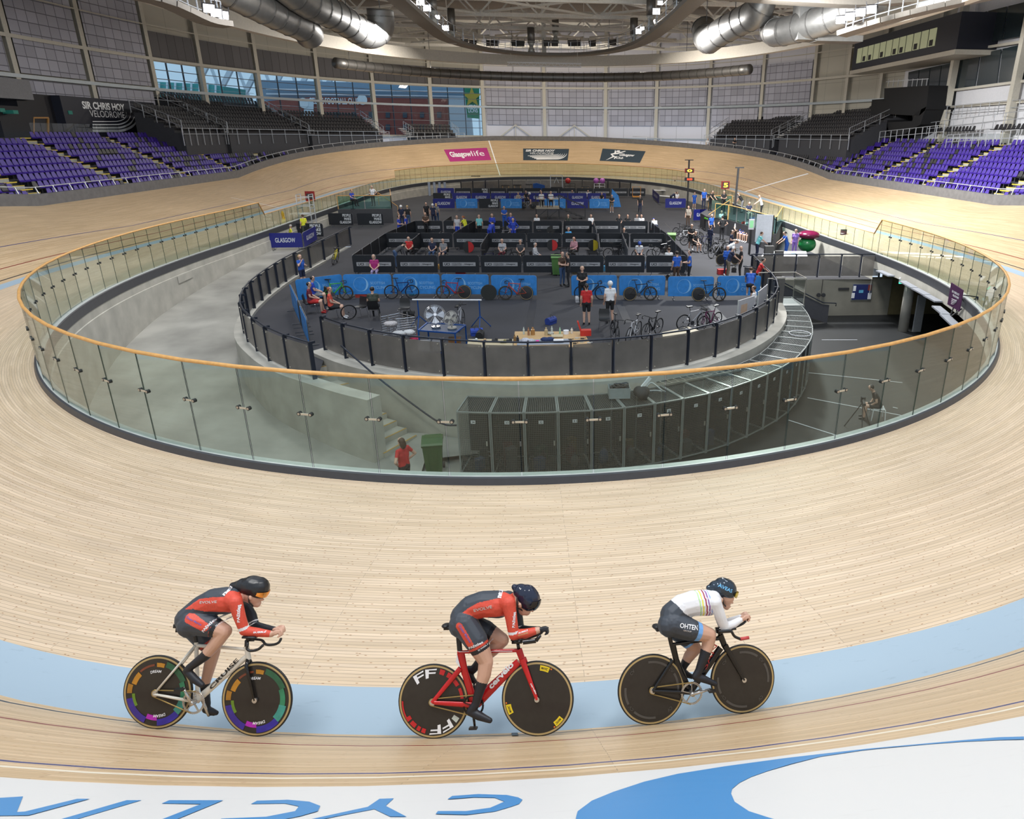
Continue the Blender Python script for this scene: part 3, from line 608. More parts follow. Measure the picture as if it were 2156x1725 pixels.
ds_ = empty('wall_lamp'); tag(ds_, 'black twin wall lamp with cable below the right fence', 'lamp'); m_ = MB(); wallrect(m_, 1729, 588, 1733, 618, ya, .05); m_.build('conduit', DARKC, ds_)
for x in (1723, 1733): c_ = atY(x, 621, ya-.1); m_ = MB(); m_.cyl(c_, c_+Vector((0, -.1, 0)), .11, 14); m_.build('lamp_head', DARKC, ds_)
# stair down from the platform with solid dark balustrade
st = empty('basement_stair'); tag(st, 'stair with dark solid balustrade going down to the right along the basement wall', 'stair')
xs0, xs1 = 10.6, 15.6; m_ = MB()
for i in range(12):
    x = xs0+i*.28; z = ZI-(i+1)*.172; m_.box((x+.14, 35.4, (z+ZF)/2), (.28, 1.3, z-ZF)); m_.box((x+.26, 35.4, z+.004), (.04, 1.3, .01), k=1)
m_.build('steps', [CONC, NT], st)
m_ = MB(); m_.poly([(xs0-.3, 34.7, ZI-.5), (xs0-.3, 34.7, ZI+1.0), (xs0, 34.7, ZI+.95), (xs1-.95, 34.7, ZF+1.05), (xs1-.55, 34.7, ZF+1.0), (xs1-.55, 34.7, ZF)], .06, (0, -1, 0)); m_.build('balustrade', DKP, st)
m_ = MB(); m_.tube([(xs0-.4, 34.6, ZI+1.05), (xs0, 34.6, ZI+1.05), (xs1-.9, 34.6, ZF+1.14), (xs1-.2, 34.6, ZF+1.1), (xs1-.2, 34.6, ZF+.95)], .028, 8); m_.build('handrail', NAVY, st, smooth=True)
# platform lift
lf = empty('platform_lift', (0, 0, 0)); tag(lf, 'small glass sided platform lift with steel post beside the curved fence', 'lift')
c_ = at(1650, 643, ZI); 
m_ = MB(); m_.box(c_+Vector((.05, .75, -.08)), (1.9, 1.5, .12)); m_.build('deck', FRM, lf)
m_ = MB()
for dx, dy in ((-.85, 0), (.95, 0), (.95, 1.45), (-.85, 1.45)): m_.bar(c_+Vector((dx, dy, 0)), c_+Vector((dx, dy, 1.25)), .04)
m_.tube([c_+Vector((-.85, 0, 1.25)), c_+Vector((.95, 0, 1.25)), c_+Vector((.95, 1.45, 1.25)), c_+Vector((-.85, 1.45, 1.25))], .025, 6); m_.build('frame', STL, lf)
CG = glassmat('clear_glass', (.86, .88, .88), .04)
for A_, B_ in (((-.8, 0), (.9, 0)), ((.95, .05), (.95, 1.4))): m_ = MB(); m_.bar(c_+Vector((*A_, .62)), c_+Vector((*B_, .62)), .01, 1.1); m_.build('glass_side', CG, lf)
m_ = MB(); m_.box(c_+Vector((-.25, .1, .55)), (.4, .22, 1.5)); m_.build('control_post', mat('grey_steel_box', (.16, .155, .15), .4, .5), lf)
m_ = MB(); p_ = at(1614, 585, ZI); m_.box(p_+Vector((0, 0, .75)), (.5, .25, 2.0)); m_.box(p_+Vector((.55, -.1, .5)), (.45, .25, 2.0)); tag(m_.build('lift_gate_post', mat('grey_steel_box', (.16, .155, .15), .4, .5)), 'pair of tall grey steel posts at the top of the lift', 'post')
# column, soffit light panels, exit sign, board and frame near the right kerb
m_ = MB(); m_.cyl((18.4, 32.9, ZF), (18.4, 32.9, -.6), .25, 24); tag(m_.build('round_column', CONC, smooth=True), 'round pale concrete column standing on the dark lower floor', 'column')
LP = mat('soffit_panel_grey', (.26, .27, .30), .5)
for i, (x0, y0, x1, y1) in enumerate(((1850, 570, 1878, 582), (1899, 592, 1926, 607), (1925, 607, 1953, 622), (1951, 622, 1977, 636), (1970, 645, 1993, 664), (1987, 662, 2015, 688))):
    a, b = at(x0, y0, -.84), at(x1, y1, -.84); d = (b-a).normalized(); m_ = MB(); m_.box((a+b)/2, ((b-a).length*.95, .34, .06), R=Matrix((d, Vector((-d.y, d.x, 0)), Vector((0, 0, 1)))).transposed())
    tag(m_.build('soffit_panel', LP), 'pale grey soffit panel under the kerb, %s in the row from the back wall' % ['first', 'second', 'third', 'fourth', 'fifth', 'sixth'][i], 'panel', 'pale soffit panels over the lower floor')
p_ = at(1900, 590, -1.0); ex = empty('exit_sign', p_); tag(ex, 'small green lit exit sign hanging over the lower floor by the column', 'exit sign'); m_ = MB(); m_.box((0, 0, -.1), (.32, .04, .16)); m_.build('sign_face', mat('exit_green', (.02, .5, .35), .4, emit=(.1, .8, .55), es=1.2), ex); m_ = MB(); m_.box((0, 0, .08), (.3, .14, .1)); m_.build('housing', WHT, ex)
m_ = MB(); p_ = at(1925, 704, ZF); m_.box(p_+Vector((.25, .3, 1.0)), (.42, .1, 1.9)); tag(m_.build('standing_panel', mat('pale_panel', (.3, .31, .32), .4)), 'pale grey framed panel standing behind the round column', 'panel')
bd = empty('purple_board'); tag(bd, 'dark purple board with white velodrome lettering leaning on the right kerb', 'board'); P_ = [at(1996, 641, -.35), at(2021, 656, -.35)]; P_ += [P_[1]+Vector((0, 0, .8)), P_[0]+Vector((0, 0, .85))]
m_ = MB(); nn = (P_[1]-P_[0]).cross(P_[3]-P_[0]).normalized(); m_.poly(P_, .03, nn); m_.build('board_face', mat('dark_purple', (.06, .01, .06), .5), bd)
if nn.dot(CP-P_[0]) < 0: nn = -nn
m_ = MB(); ux = (P_[1]-P_[0]); uy = P_[3]-P_[0]; lettering(m_, 'SIR CHRIS HOY', P_[0]+ux*.2+uy*.62+nn*.035, ux.normalized(), uy.normalized(), ux.length*.6, uy.length*.1); lettering(m_, 'VELODROME', P_[0]+ux*.3+uy*.48+nn*.035, ux.normalized(), uy.normalized(), ux.length*.5, uy.length*.09)
for i in range(4): m_.tube([P_[0]+ux*(.3+.4*math.sin(t))+uy*(.42-(.06+.06*i)*math.cos(t)*1.2-.0)+nn*.04 for t in [x*PI/12 for x in range(7)]], .006, 4)
m_.build('lettering', D_w, bd)
fr = empty('bike_stand_frame'); tag(fr, 'black tubular frame rack standing on the ledge by the purple board', 'rack'); c_ = at(2025, 668, -.9)
m_ = MB(); Pz = lambda x, y, z: c_+Vector((x, y, z))
for a, b in (((-.5, 0, 0), (-.3, 0, .9)), ((.6, 0, 0), (.5, 0, .8)), ((-.3, 0, .9), (.5, 0, .8)), ((-.5, 0, 0), (.5, 0, .8)), ((0, .4, 0), (-.3, 0, .9)), ((0, .4, 0), (.5, 0, .8)), ((-.3, 0, .9), (.6, 0, 0))): m_.bar(Pz(*a), Pz(*b), .04)
m_.build('frame_tubes', DARKC, fr)
# grille in the ramp wall
p_ = at(377, 583, -1.1); o = MB(); o.box((0, 0, 0), (.02, 1.6, .34)); 
for i in range(5): o.box((.02, 0, -.13+.065*i), (.02, 1.5, .02), k=1)
o = o.build('wall_grille', [CONC, FRM]); sq = s_near(377, 583, -60, -20, -1.1); q_ = apron(sq, -.2, 0); x, y, nx, ny, k = base(sq); o.location = (q_.x, q_.y, -1.1); o.rotation_euler.z = math.atan2(ny, nx); tag(o, 'small framed grille set in the concrete wall of the left ramp', 'grille')
# ---------------------------------------------------------------- outer walls
CREAM = mat('cream_steel', (.50, .47, .40), .5); CREAMW = mat('cream_cladding', (.44, .42, .36), .7); WHW = mat('white_cladding', (.62, .62, .65), .6, noise=.04)
AX_, AY_, NN_ = 41., 62., 2.3
def wallp(t):
    c, s = math.cos(t), math.sin(t); e = 2/NN_
    return Vector((AX_*math.copysign(abs(s)**e, s), YC+AY_*math.copysign(abs(c)**e, c), 0))
_wt = np.linspace(-2.2, 2.2, 3001); _wp = [wallp(t) for t in _wt]; _wl = np.concatenate([[0], np.cumsum([(_wp[i+1]-_wp[i]).length for i in range(3000)])]); _wl -= _wl[1500]
_wx = np.array([proj(p+Vector((0, 0, 9)))[0] if p.y > 12 else np.nan for p in _wp])
def wl_at(x):       # distance along the wall (from its far middle) seen at a pixel column
    i = int(np.nanargmin(abs(_wx-x))); return float(_wl[i])
def wpt(l, z=0, off=0):
    x = float(np.interp(l, _wl, [p.x for p in _wp])) if 0 else None
    i = min(max(int(np.searchsorted(_wl, l)), 1), 3000); f = (l-_wl[i-1])/(_wl[i]-_wl[i-1]); p = _wp[i-1].lerp(_wp[i], f); d = (_wp[i]-_wp[i-1]).normalized(); n = Vector((d.y, -d.x, 0))
    return p-n*off+Vector((0, 0, z))
wl_lo, wl_hi = float(_wl[0]), float(_wl[-1])
cols = [wl_at(x) for x in (430, 548, 672, 787, 907, 1017, 1147, 1276, 1384, 1495, 1605, 1712, 1782)]
l = wl_at(325); pre = [l]
while pre[0]-9 > wl_lo: pre.insert(0, pre[0]-8.6)
post_ = [cols[-1]+6]
while post_[-1]+9 < wl_hi: post_.append(post_[-1]+8.6)
cols = pre+cols+post_; c325 = len(pre)-1; c1017 = c325+6; c1712 = c325+12
ZR = 20.5
def wallsheet(name, l0, l1, z0, z1, off, m, uvs=True, n=None, parent=None):
    n = n or max(1, int((l1-l0)/2)); ls = [l0+(l1-l0)*i/n for i in range(n+1)]; mb = MB(); mb.sheet([[wpt(a, z0, off) for a in ls], [wpt(a, z1, off) for a in ls]])
    uv = [(a, z0) for a in ls]+[(a, z1) for a in ls]; return mb.build(name, m, parent, uv=uv)
def panelmat(name, col, wd, ht, dark=.35, var=.12):
    m = bpy.data.materials.new(name); m.use_nodes = True; MATS[name] = m; nt = m.node_tree; N = nt.nodes.new; L = nt.links.new; b = nt.nodes['Principled BSDF']; b.inputs['Roughness'].default_value = .75
    tc = N('ShaderNodeTexCoord'); br = N('ShaderNodeTexBrick'); br.offset = 0; br.inputs['Scale'].default_value = 1; br.inputs['Brick Width'].default_value = wd; br.inputs['Row Height'].default_value = ht
    br.inputs['Mortar Size'].default_value = .035; br.inputs['Color1'].default_value = tuple(c*(1+var) for c in col)+(1,); br.inputs['Color2'].default_value = tuple(c*(1-var) for c in col)+(1,); br.inputs['Mortar'].default_value = tuple(c*dark for c in col)+(1,)
    L(tc.outputs['UV'], br.inputs['Vector']); L(br.outputs[0], b.inputs['Base Color']); return m
ACO = panelmat('acoustic_panel', (.38, .38, .44), 1.12, .86); ACD = panelmat('acoustic_panel_dark', (.115, .11, .115), 1.2, 9); CLD = panelmat('cream_clad_panel', (.45, .43, .37), 3, 3, .75, .03); BLW = panelmat('pale_lower_cladding', (.66, .66, .72), 4.4, 9, .6, .02)
for i in range(len(cols)-1):
    a, b = cols[i], cols[i+1]; win = c325 <= i < c1017
    if win:
        struct(wallsheet('wall_far', a, b, 12.7, ZR, 0, CLD)); struct(wallsheet('wall_far', a, b, -1, 5.4, 0, BLW))
        o = wallsheet('acoustic_blind', a+.5, b-.4, 12.75, 15.1, -.25, ACD); struct(o); tag(o, 'dark grey hanging blind above the windows, bay %d from the left end of the glazing' % (i-c325+1), 'blind', 'dark blinds above the window wall')
    else:
        side = i < c325; rt = i >= c1712
        struct(wallsheet('wall_left' if side else ('wall_right' if rt else 'wall_far'), a, b, -1, ZR, 0, CLD if (side or rt) else BLW))
        if not rt:
            top = 18.3 if side else 14.9
            for z0, z1 in ((9.95, top), (7.1 if not side else 5.2, 9.5)):
                ll = wallsheet('acoustic_panel', a+.55, b-.55, z0, z1, -.35, ACO); struct(ll); tag(ll, '%s bank of grey acoustic wall panels, bay %d along the %s wall' % ('upper' if z0 > 9.6 else 'lower', i+1, 'left' if side else 'far'), 'wall panel', 'grey acoustic panels in the wall bays')
# columns, beams
for i, l in enumerate(cols):
    m_ = MB(); p = wpt(l, 0, -.15); d = (wpt(l+.1)-wpt(l)).normalized(); R3 = Matrix((d, Vector((d.y, -d.x, 0)), Vector((0, 0, 1)))).transposed()
    for o_ in (-.28, .28): m_.box(p+Vector((0, 0, 8))+R3@Vector((0, o_, 0)), (.5, .05, 18+7), R=R3)
    m_.box(p+Vector((0, 0, 8)), (.05, .6, 25), R=R3)
    o = m_.build('steel_column', CREAM); o['kind'] = 'structure'; tag(o, 'cream steel column of the outer wall, number %d from the left' % (i+1), 'column')
for z, h_, wd in ((9.7, .28, .3), (12.55, .28, .25), (15.6, .1, .1), (5.2, .15, .2)):
    m_ = MB(); ls = [cols[0]+(cols[-1]-cols[0])*i/160 for i in range(161)]; m_.sheet([[wpt(a, z-h_/2, -.5) for a in ls], [wpt(a, z+h_/2, -.5) for a in ls], [wpt(a, z+h_/2, -.5+wd) for a in ls], [wpt(a, z-h_/2, -.5+wd) for a in ls]])
    o = m_.build('wall_beam', CREAM if z > 11 else mat('blue_grey_steel', (.33, .37, .40), .4, .3)); o['kind'] = 'structure'; tag(o, 'long curved steel beam running across the wall columns at %.1f metres' % z, 'beam')
# V braces against the pale lower wall
for x0, x1, x2, y1 in ((1042, 1084, 1128, 263), (1167, 1209, 1253, 264)):
    br = empty('wall_brace'); tag(br, 'white inverted V brace on the lower far wall, %s of the pair' % ('left' if x0 < 1100 else 'right'), 'brace')
    a, b, c = [wpt(wl_at(x), z, -.5) for x, z in ((x0, 4.9), (x1, 7.1), (x2, 4.9))]; MB().bar(a, b, .16).build('strut', CREAM, br); MB().bar(b, c, .16).build('strut', CREAM, br); MB().bar(b, Vector((b.x, b.y, 4.9)), .1).build('strut', CREAM, br)
# window wall
WG = glassmat('window_glass', (.50, .66, .74), .05); MUL = mat('dark_mullion', (.05, .06, .08), .4)
for i in range(c325, c1017):
    a, b = cols[i]+.25, cols[i+1]-.25; e = empty('window_%d' % (i-c325+1)); e['kind'] = 'structure'
    wallsheet('pane', a, b, 5.4, 12.45, 0, WG, n=1, parent=e)
    m_ = MB(); n = 3
    for j in range(1, n): m_.bar(wpt(a+(b-a)*j/n, 5.4, -.03), wpt(a+(b-a)*j/n, 12.45, -.03), .13)
    for z in (6.6, 7.6, 8.6, 10.75, 11.6): m_.bar(wpt(a, z, -.03), wpt(b, z, -.03), .05, .07)
    m_.build('mullions', MUL, e)
    m_ = MB(); 
    for z in (5.4, 9.7, 12.45): m_.bar(wpt(a, z, -.05), wpt(b, z, -.05), .12, .2)
    m_.build('transoms', CREAM, e)
# what stands outside the windows
BRK = mat('red_brick', (.30, .075, .055), .8, noise=.15); STW = mat('white_steelwork', (.75, .8, .85), .5); GRN = mat('banner_green', (.02, .25, .13), .6); GOLD = mat('banner_gold', (.6, .4, .05), .6)
e = empty('brick_stadium_building'); tag(e, 'long red brick football ground building with white lettering seen through the windows', 'building'); u_ = Vector((.93, -.0, 0))
def oy(x, y, Y=175): return atY(x, y, Y)
def outpoly(name, pts, m, Y, par, th=1.): m_ = MB(); m_.poly([oy(x, y, Y) for x, y in pts], th, (0, 1, 0)); return m_.build(name, m, par)
outpoly('brick_front', [(540, 215), (660, 204), (760, 205), (952, 209), (952, 335), (540, 335)], BRK, 175, e, 12)
outpoly('grey_wall', [(945, 205), (988, 205), (1000, 335), (945, 335)], mat('pale_grey_render', (.5, .52, .56), .7), 172, e, 2)
m_ = MB(); a = oy(665, 218, 174.6); b = oy(757, 215, 174.6); lettering(m_, 'CELTIC FOOTBALL CLUB', oy(652, 219, 174.6), (1, 0, 0), (0, 0, 1), (b-a).x*1.13, 1.35); m_.build('lettering', D_w, e)
for x, y in ((638, 212), (762, 205)):
    c_ = oy(x+1, y+5, 174.5); m_ = MB(); m_.cyl(c_, c_+Vector((0, -.1, 0)), 1.1, 14); m_.build('crest', D_w, e)
outpoly('white_sign', [(640, 208), (660, 208), (660, 244), (640, 244)], STW, 174.5, e, .2)
for i in range(11):
    for y in (236, 262): x = 560+i*36; outpoly('window', [(x, y), (x+9, y), (x+9, y+12), (x, y+12)], MUL, 174.7, e, .1)
e = empty('grandstand_roof'); tag(e, 'white steel grandstand roof and glass upper storey rising behind the brick building', 'grandstand')
outpoly('upper_storey', [(540, 168), (985, 180), (985, 214), (540, 216)], mat('blue_glass_storey', (.22, .32, .42), .3), 188, e, 3)
for y in (186, 196): outpoly('white_fascia', [(560, y), (985, y+6), (985, y+8), (560, y+3)], STW, 186, e, 1)
m_ = MB()
for i in range(9): m_.bar(oy(400+i*55, 208, 190), oy(440+i*55, 130, 190), 1.0); m_.bar(oy(440+i*55, 130, 190), oy(470+i*55, 208, 190), .6)
m_.build('roof_masts', STW, e)
e = empty('teal_glass_block'); tag(e, 'teal glazed block outside the leftmost windows', 'building'); outpoly('glass_front', [(330, 172), (445, 178), (470, 182), (470, 352), (330, 352)], mat('teal_glass', (.05, .36, .34), .3), 140, e, 10)
m_ = MB()
for i in range(8): m_.bar(oy(335+i*17, 174, 139.5), oy(335+i*17, 300, 139.5), .25)
m_.build('glazing_bars', STW, e)
e = empty('green_banner'); tag(e, 'tall green banner with gold star and white LISBON LIONS lettering outside the last window', 'banner'); m_ = MB(); m_.bar(V2((oy(1009, 250, 150).x, 150.2), 0), V2((oy(1009, 250, 150).x, 150.2), 12), .3); m_.build('pole', STW, e); outpoly('cloth', [(977, 183), (1009, 186), (1009, 250), (984, 248)], GRN, 150, e, .3)
m_ = MB(); c_ = oy(994, 205, 149.6); m_.add([c_+Vector((1.9*(1 if k % 2 == 0 else .42)*math.sin(k*PI/5), 0, 1.9*(1 if k % 2 == 0 else .42)*math.cos(k*PI/5))) for k in range(10)], [tuple(range(10))]); m_.build('star', GOLD, e)
m_ = MB(); a = oy(984, 229, 149.6); lettering(m_, 'LISBON', a, (1, 0, 0), (0, 0, 1), 2.2, .75); a = oy(986, 237, 149.6); lettering(m_, 'LIONS', a, (1, 0, 0), (0, 0, 1), 1.9, .75); m_.build('lettering', D_w, e)
struct(flat('floor_outside', [(-200, 121), (200, 121), (200, 400), (-200, 400)], 0, mat('tarmac', (.2, .2, .21), .9)))
# ---------------------------------------------------------------- roof
RB = mat('roof_deck', (.24, .21, .175), .8, noise=.1); TRS = mat('white_truss_steel', (.80, .78, .72), .5)
mb = MB(); mb.sheet([[wpt(a, ZR, .5) for a in [wl_lo+(wl_hi-wl_lo)*i/60 for i in range(61)]], [Vector((p.x*.3, YC+(p.y-YC)*.3, ZR+1.5)) for p in [wpt(wl_lo+(wl_hi-wl_lo)*i/60) for i in range(61)]]])
mb.add([Vector((p.x*.3, YC+(p.y-YC)*.3, ZR+1.5)) for p in [wpt(wl_lo+(wl_hi-wl_lo)*i/60) for i in range(61)]], [tuple(range(61))]); struct(mb.build('ceiling', RB))
m_ = MB()
for i in range(26):
    y = 46+i*2.9; hw = AX_*(1-min(1, abs((y-YC)/AY_))**NN_)**(1/NN_)*.98
    if hw > 3: m_.bar((-hw, y, ZR-.1+1.0), (hw, y, ZR-.1+1.0), .12, .25)
tag(m_.build('roof_purlins', TRS), 'rows of pale purlins under the roof deck', 'purlins', kind='structure')
for i, y in enumerate((62, 71, 80, 89, 98, 107)):
    e = empty('roof_truss'); tag(e, 'white transverse roof truss, number %d from the camera' % (i+1), 'roof truss', 'white trusses under the roof'); hw = min(34, AX_*(1-min(1, abs((y-YC)/AY_))**NN_)**(1/NN_)-1); z0, z1 = 17.2, 20.2
    MB().bar((-hw, y, z0), (hw, y, z0), .34).build('bottom_chord', TRS, e); MB().bar((-hw, y, z1), (hw, y, z1), .3).build('top_chord', TRS, e); n = int(hw/2.9)*2; dx = 2*hw/n
    for j in range(n):
        a = Vector((-hw+j*dx, y, z0 if j % 2 else z1)); b = Vector((-hw+(j+1)*dx, y, z1 if j % 2 else z0)); MB().bar(a, b, .16).build('diagonal', TRS, e)
for i in range(5):
    y = (62, 71, 80, 89, 98)[i]
    for j, x in enumerate((-24, -12, 0, 12, 24)):
        e = empty('roof_brace'); tag(e, 'white crossed roof braces between trusses %d and %d, %s' % (i+1, i+2, ['far left', 'left of centre', 'centre', 'right of centre', 'far right'][j]), 'brace', 'crossed braces between the roof trusses')
        MB().bar((x-5.6, y, 17.3), (x+5.6, y+9, 17.3), .2).build('brace', TRS, e); MB().bar((x+5.6, y, 17.45), (x-5.6, y+9, 17.45), .2).build('brace', TRS, e)
# ring beam and the duct below it
def ringp(t, a, b, n, z, cy=50.):
    c, s = math.cos(t), math.sin(t); return Vector((a*math.copysign(abs(s)**(2/n), s)+.6, cy+b*math.copysign(abs(c)**(2/n), c), z))
ts = [PI*(-.62)+PI*1.24*i/90 for i in range(91)]
mb = MB(); rr = []
for da, z in ((0, 13.4), (0, 14.5), (.7, 14.5), (.7, 13.4)): rr.append([ringp(t, 25+da, 40+da, 2.3, z) for t in ts])
rr.append(rr[0]); mb.sheet(rr); tag(mb.build('ring_beam', mat('ring_beam_steel', (.72, .68, .60), .45)), 'big curved pale steel ring beam hanging across the roof', 'ring beam', kind='structure')
DUCT = mat('spiral_duct_steel', (.27, .265, .255), .45, .8, noise=.08, nscale=3); DUB = mat('duct_band', (.16, .155, .15), .4, .7)
def duct(name, pts, r, label, band=1.3, n=18):
    e = empty(name); tag(e, label, 'duct'); MB().tube(pts, r, n).build('pipe', DUCT, e, smooth=True); d = 0; m_ = MB(); nxt = band
    for a, b in zip(pts, pts[1:]):
        L_ = (b-a).length; 
        while d+L_ > nxt:
            p = a.lerp(b, (nxt-d)/L_); t = (b-a).normalized(); MB().cyl(p-t*.05, p+t*.05, r*1.035, n).build('joint_band', DUB, e); nxt += band
        d += L_
    for p in pts[2::12]: MB().bar(p+Vector((0, 0, r)), Vector((p.x, p.y, ZR-.3)), .05).build('hanger', DUB, e)
    return e
duct('curved_duct', [ringp(t, 26.5, 44, 2.3, 12.4) for t in [PI*(-.285)+PI*.575*i/60 for i in range(61)]], .52, 'long curved metal air duct hanging below the ring beam', 1.3)
def dk(pts, n=6): return smoothpoly([atY(x, y, Y) for x, y, Y in pts], n)
duct('roof_duct', dk([(440, -40, 50), (520, 0, 52), (590, 35, 55), (640, 58, 57), (652, 75, 58)]), 1.0, 'thick ribbed air duct at upper left, outer one of two')
duct('roof_duct', dk([(560, -60, 52), (640, 0, 55), (710, 35, 59), (770, 72, 63), (800, 60, 64), (800, 20, 64)]), 1.05, 'thick ribbed air duct at upper left curving up near the catwalk')
duct('roof_duct', dk([(1610, -20, 58), (1598, 22, 58), (1560, 45, 60), (1520, 66, 62), (1490, 85, 64), (1482, 60, 66)]), 1.05, 'thick ribbed air duct at upper right curving down towards the centre')
duct('roof_duct', dk([(1850, -10, 50), (1790, 20, 52), (1720, 48, 54), (1640, 68, 57), (1625, 60, 60)]), 1.0, 'thick ribbed air duct at upper right beside the square duct box')
m_ = MB(); c_ = atY(1700, 48, 55); m_.box(c_, (1.8, 1.6, 2.4)); m_.box(c_+Vector((2.2, -.3, -1.1)), (3.4, 1.6, .4)); tag(m_.build('duct_box', DUCT), 'square metal duct box joining the upper right ducts', 'duct box')
# catwalk with railings and floodlights
CW = mat('catwalk_steel', (.20, .18, .155), .6)
cwp = smoothpoly([Vector(p) for p in [(-9.6, 24, 14.4), (-9.7, 40, 14.4), (-9.7, 55, 14.4), (-9.4, 68, 14.4), (-8.9, 76, 14.4), (-6.5, 83.2, 14.4), (-3, 87, 14.4), (1, 88.2, 14.4), (5, 87, 14.4), (8, 83, 14.4), (10.0, 76, 14.4), (10.6, 65, 14.4), (10.6, 50, 14.4), (10.5, 24, 14.4)]], 6)
e = empty('roof_catwalk'); tag(e, 'U shaped maintenance catwalk with railings hanging inside the ring beam', 'catwalk'); 
m_ = MB()
for a, b in zip(cwp, cwp[1:]): m_.bar(a, b, 1.3, .3)
m_.build('deck', CW, e)
for sg in (-.62, .62):
    P_ = [];
    for i, p in enumerate(cwp):
        a, b = cwp[max(i-1, 0)], cwp[min(i+1, len(cwp)-1)]; d = (b-a).normalized(); P_.append(p+Vector((d.y, -d.x, 0))*sg)
    for z in (.6, 1.25): MB().tube([p+Vector((0, 0, z)) for p in P_], .03, 5).build('rail', RAILM, e)
    for a in P_[2::2]: MB().bar(a+Vector((0, 0, .1)), a+Vector((0, 0, 1.25)), .06).build('upright', RAILM, e)
for i in range(8):
    p = cwp[8+i*8] if 8+i*8 < len(cwp) else cwp[-3]; m_ = MB(); m_.bar(p+Vector((0, 0, 0)), p+Vector((0, 0, 6.2)), .06); m_.build('hanger', TRS, e)
LAMP = mat('lamp_glow', (1, 1, 1), .5, emit=(1, .98, .95), es=14); LAMPD = mat('lamp_housing', (.04, .04, .045), .5)
def flood(p, aim, lit, label, s=.45):
    e = empty('floodlight', mtx=Matrix.Translation(p)@(Vector(aim)-p).to_track_quat('-Y', 'Z').to_matrix().to_4x4()); tag(e, label, 'floodlight', 'floodlights on the roof catwalk')
    m_ = MB(); m_.box((0, .12, 0), (s*1.1, .22, s*.85)); m_.bar((-s*.6, .1, 0), (-s*.6, .1, s*.8), .04); m_.bar((s*.6, .1, 0), (s*.6, .1, s*.8), .04); m_.build('housing', LAMPD, e)
    m_ = MB(); m_.box((0, -.01, 0), (s, .03, s*.75)); m_.build('lens', LAMP if lit else mat('dead_lens', (.1, .1, .1), .2), e); return e
fl = [(885, 4, 62), (899, 17, 66), (938, 59, 76), (878, 27, 68), (921, 36, 72), (1382, 24, 66), (1345, 66, 76), (1352, 60, 76), (1376, 45, 72), (1338, 70, 79), (873, -6, 58), (1390, 6, 62)]
for i, (x, y, Y) in enumerate(fl): flood(atY(x, y, Y), (atY(x, y, Y).x*.3+CP.x, 10, 3), True, 'bright white floodlight on the %s catwalk arm, %s' % ('left' if x < 1100 else 'right', 'at photo height %d' % y if 0 else ['topmost of the arm', 'second cluster down, left lamp', 'lowest big lamp', 'small lamp by the railing', 'third down by the duct', 'upper lamp by the hanging duct', 'lower pair, left lamp', 'lower pair, right lamp', 'middle small lamp', 'lowest lamp near the bend', 'above the frame edge', 'above the duct'][i]), .6 if i in (0, 1, 2, 5, 6) else .4)
for i, x in enumerate((978, 996, 1032, 1043, 1084, 1097, 1152, 1168, 1203, 1215, 1247, 1290)): flood(atY(x, 92-2*(i in (0, 11)), 88), (CP.x, 60, 0), False, 'small unlit black floodlight on the far catwalk bend, %d from the left' % (i+1), .7)
for i, (x, y, Y) in enumerate(((440, 18, 45), (455, 27, 47), (470, 32, 48), (1790, 35, 47), (1812, 26, 46), (1835, 20, 45), (1770, 42, 48))): flood(atY(x, y, Y), (CP.x, 20, 0), True, 'bright floodlight in the %s corner gallery, %d from the left' % (('left', i+1) if i < 3 else ('right', i-2)), .55)
# corner galleries (lit walkways at both upper sides)
for nm, pts in (('left', [(-60, -35, 40), (180, -22, 43), (330, 0, 45), (430, 42, 47), (480, 52, 48)]), ('right', [(1772, 72, 50), (1860, 45, 48), (1990, 12, 46), (2170, -25, 44)]), ('top', [(1470, -12, 50), (1700, 4, 50), (1830, 8, 50), (1990, -5, 50)])):
    e = empty('side_gallery'); tag(e, 'lit service gallery with railing at the upper %s of the hall' % nm, 'gallery'); P_ = dk(pts, 4); m_ = MB()
    for a, b in zip(P_, P_[1:]): m_.bar(a, b, 1.4, .3)
    m_.build('deck', CW, e)
    for z in (.5, 1.15): MB().tube([p+Vector((0, -.6, z)) for p in P_], .035, 5).build('rail', RAILM, e)
    for a in P_: MB().bar(a+Vector((0, -.6, .1)), a+Vector((0, -.6, 1.15)), .06).build('upright', RAILM, e)
# drop ducts, mast and lighting truss
for i, (x, y0, y1, Y, r) in enumerate(((912, -5, 52, 70, .45), (953, 18, 92, 78, .4), (1119, 58, 112, 88, .42), (1170, 40, 90, 90, .4), (1370, -5, 62, 70, .45), (1334, 38, 98, 78, .4), (1425, 0, 40, 66, .4))):
    a, b = atY(x, y0, Y), atY(x, y1, Y); e = empty('drop_duct'); tag(e, 'vertical metal air outlet hanging from the roof, %s from the left' % ['first', 'second', 'third', 'fourth', 'sixth', 'fifth', 'seventh'][i], 'air outlet', 'air outlets hanging inside the catwalk')
    MB().cyl(Vector((b.x, Y, a.z)), Vector((b.x, Y, b.z+1.1)), r, 14).build('pipe', DUCT, e, smooth=True); m_ = MB(); m_.cyl((b.x, Y, b.z+1.1), (b.x, Y, b.z+.7), r, 14, r*.5); m_.cyl((b.x, Y, b.z+.7), (b.x, Y, b.z), r*.5, 14, r*1.1); m_.build('nozzle', ALU, e, smooth=True)
m_ = MB(); a, b = atY(1143, -5, 90), atY(1146, 118, 90); m_.bar((a.x, 90, a.z), (b.x, 90, b.z), .5, .3); tag(m_.build('roof_mast', TRS), 'vertical white roof member in front of the ring beam centre', 'mast', kind='structure')
e = empty('lighting_truss'); tag(e, 'white horizontal lattice truss hanging in front of the curved duct', 'truss'); a, b = atY(1068, 138, 86), atY(1224, 141, 86); d = (b-a)
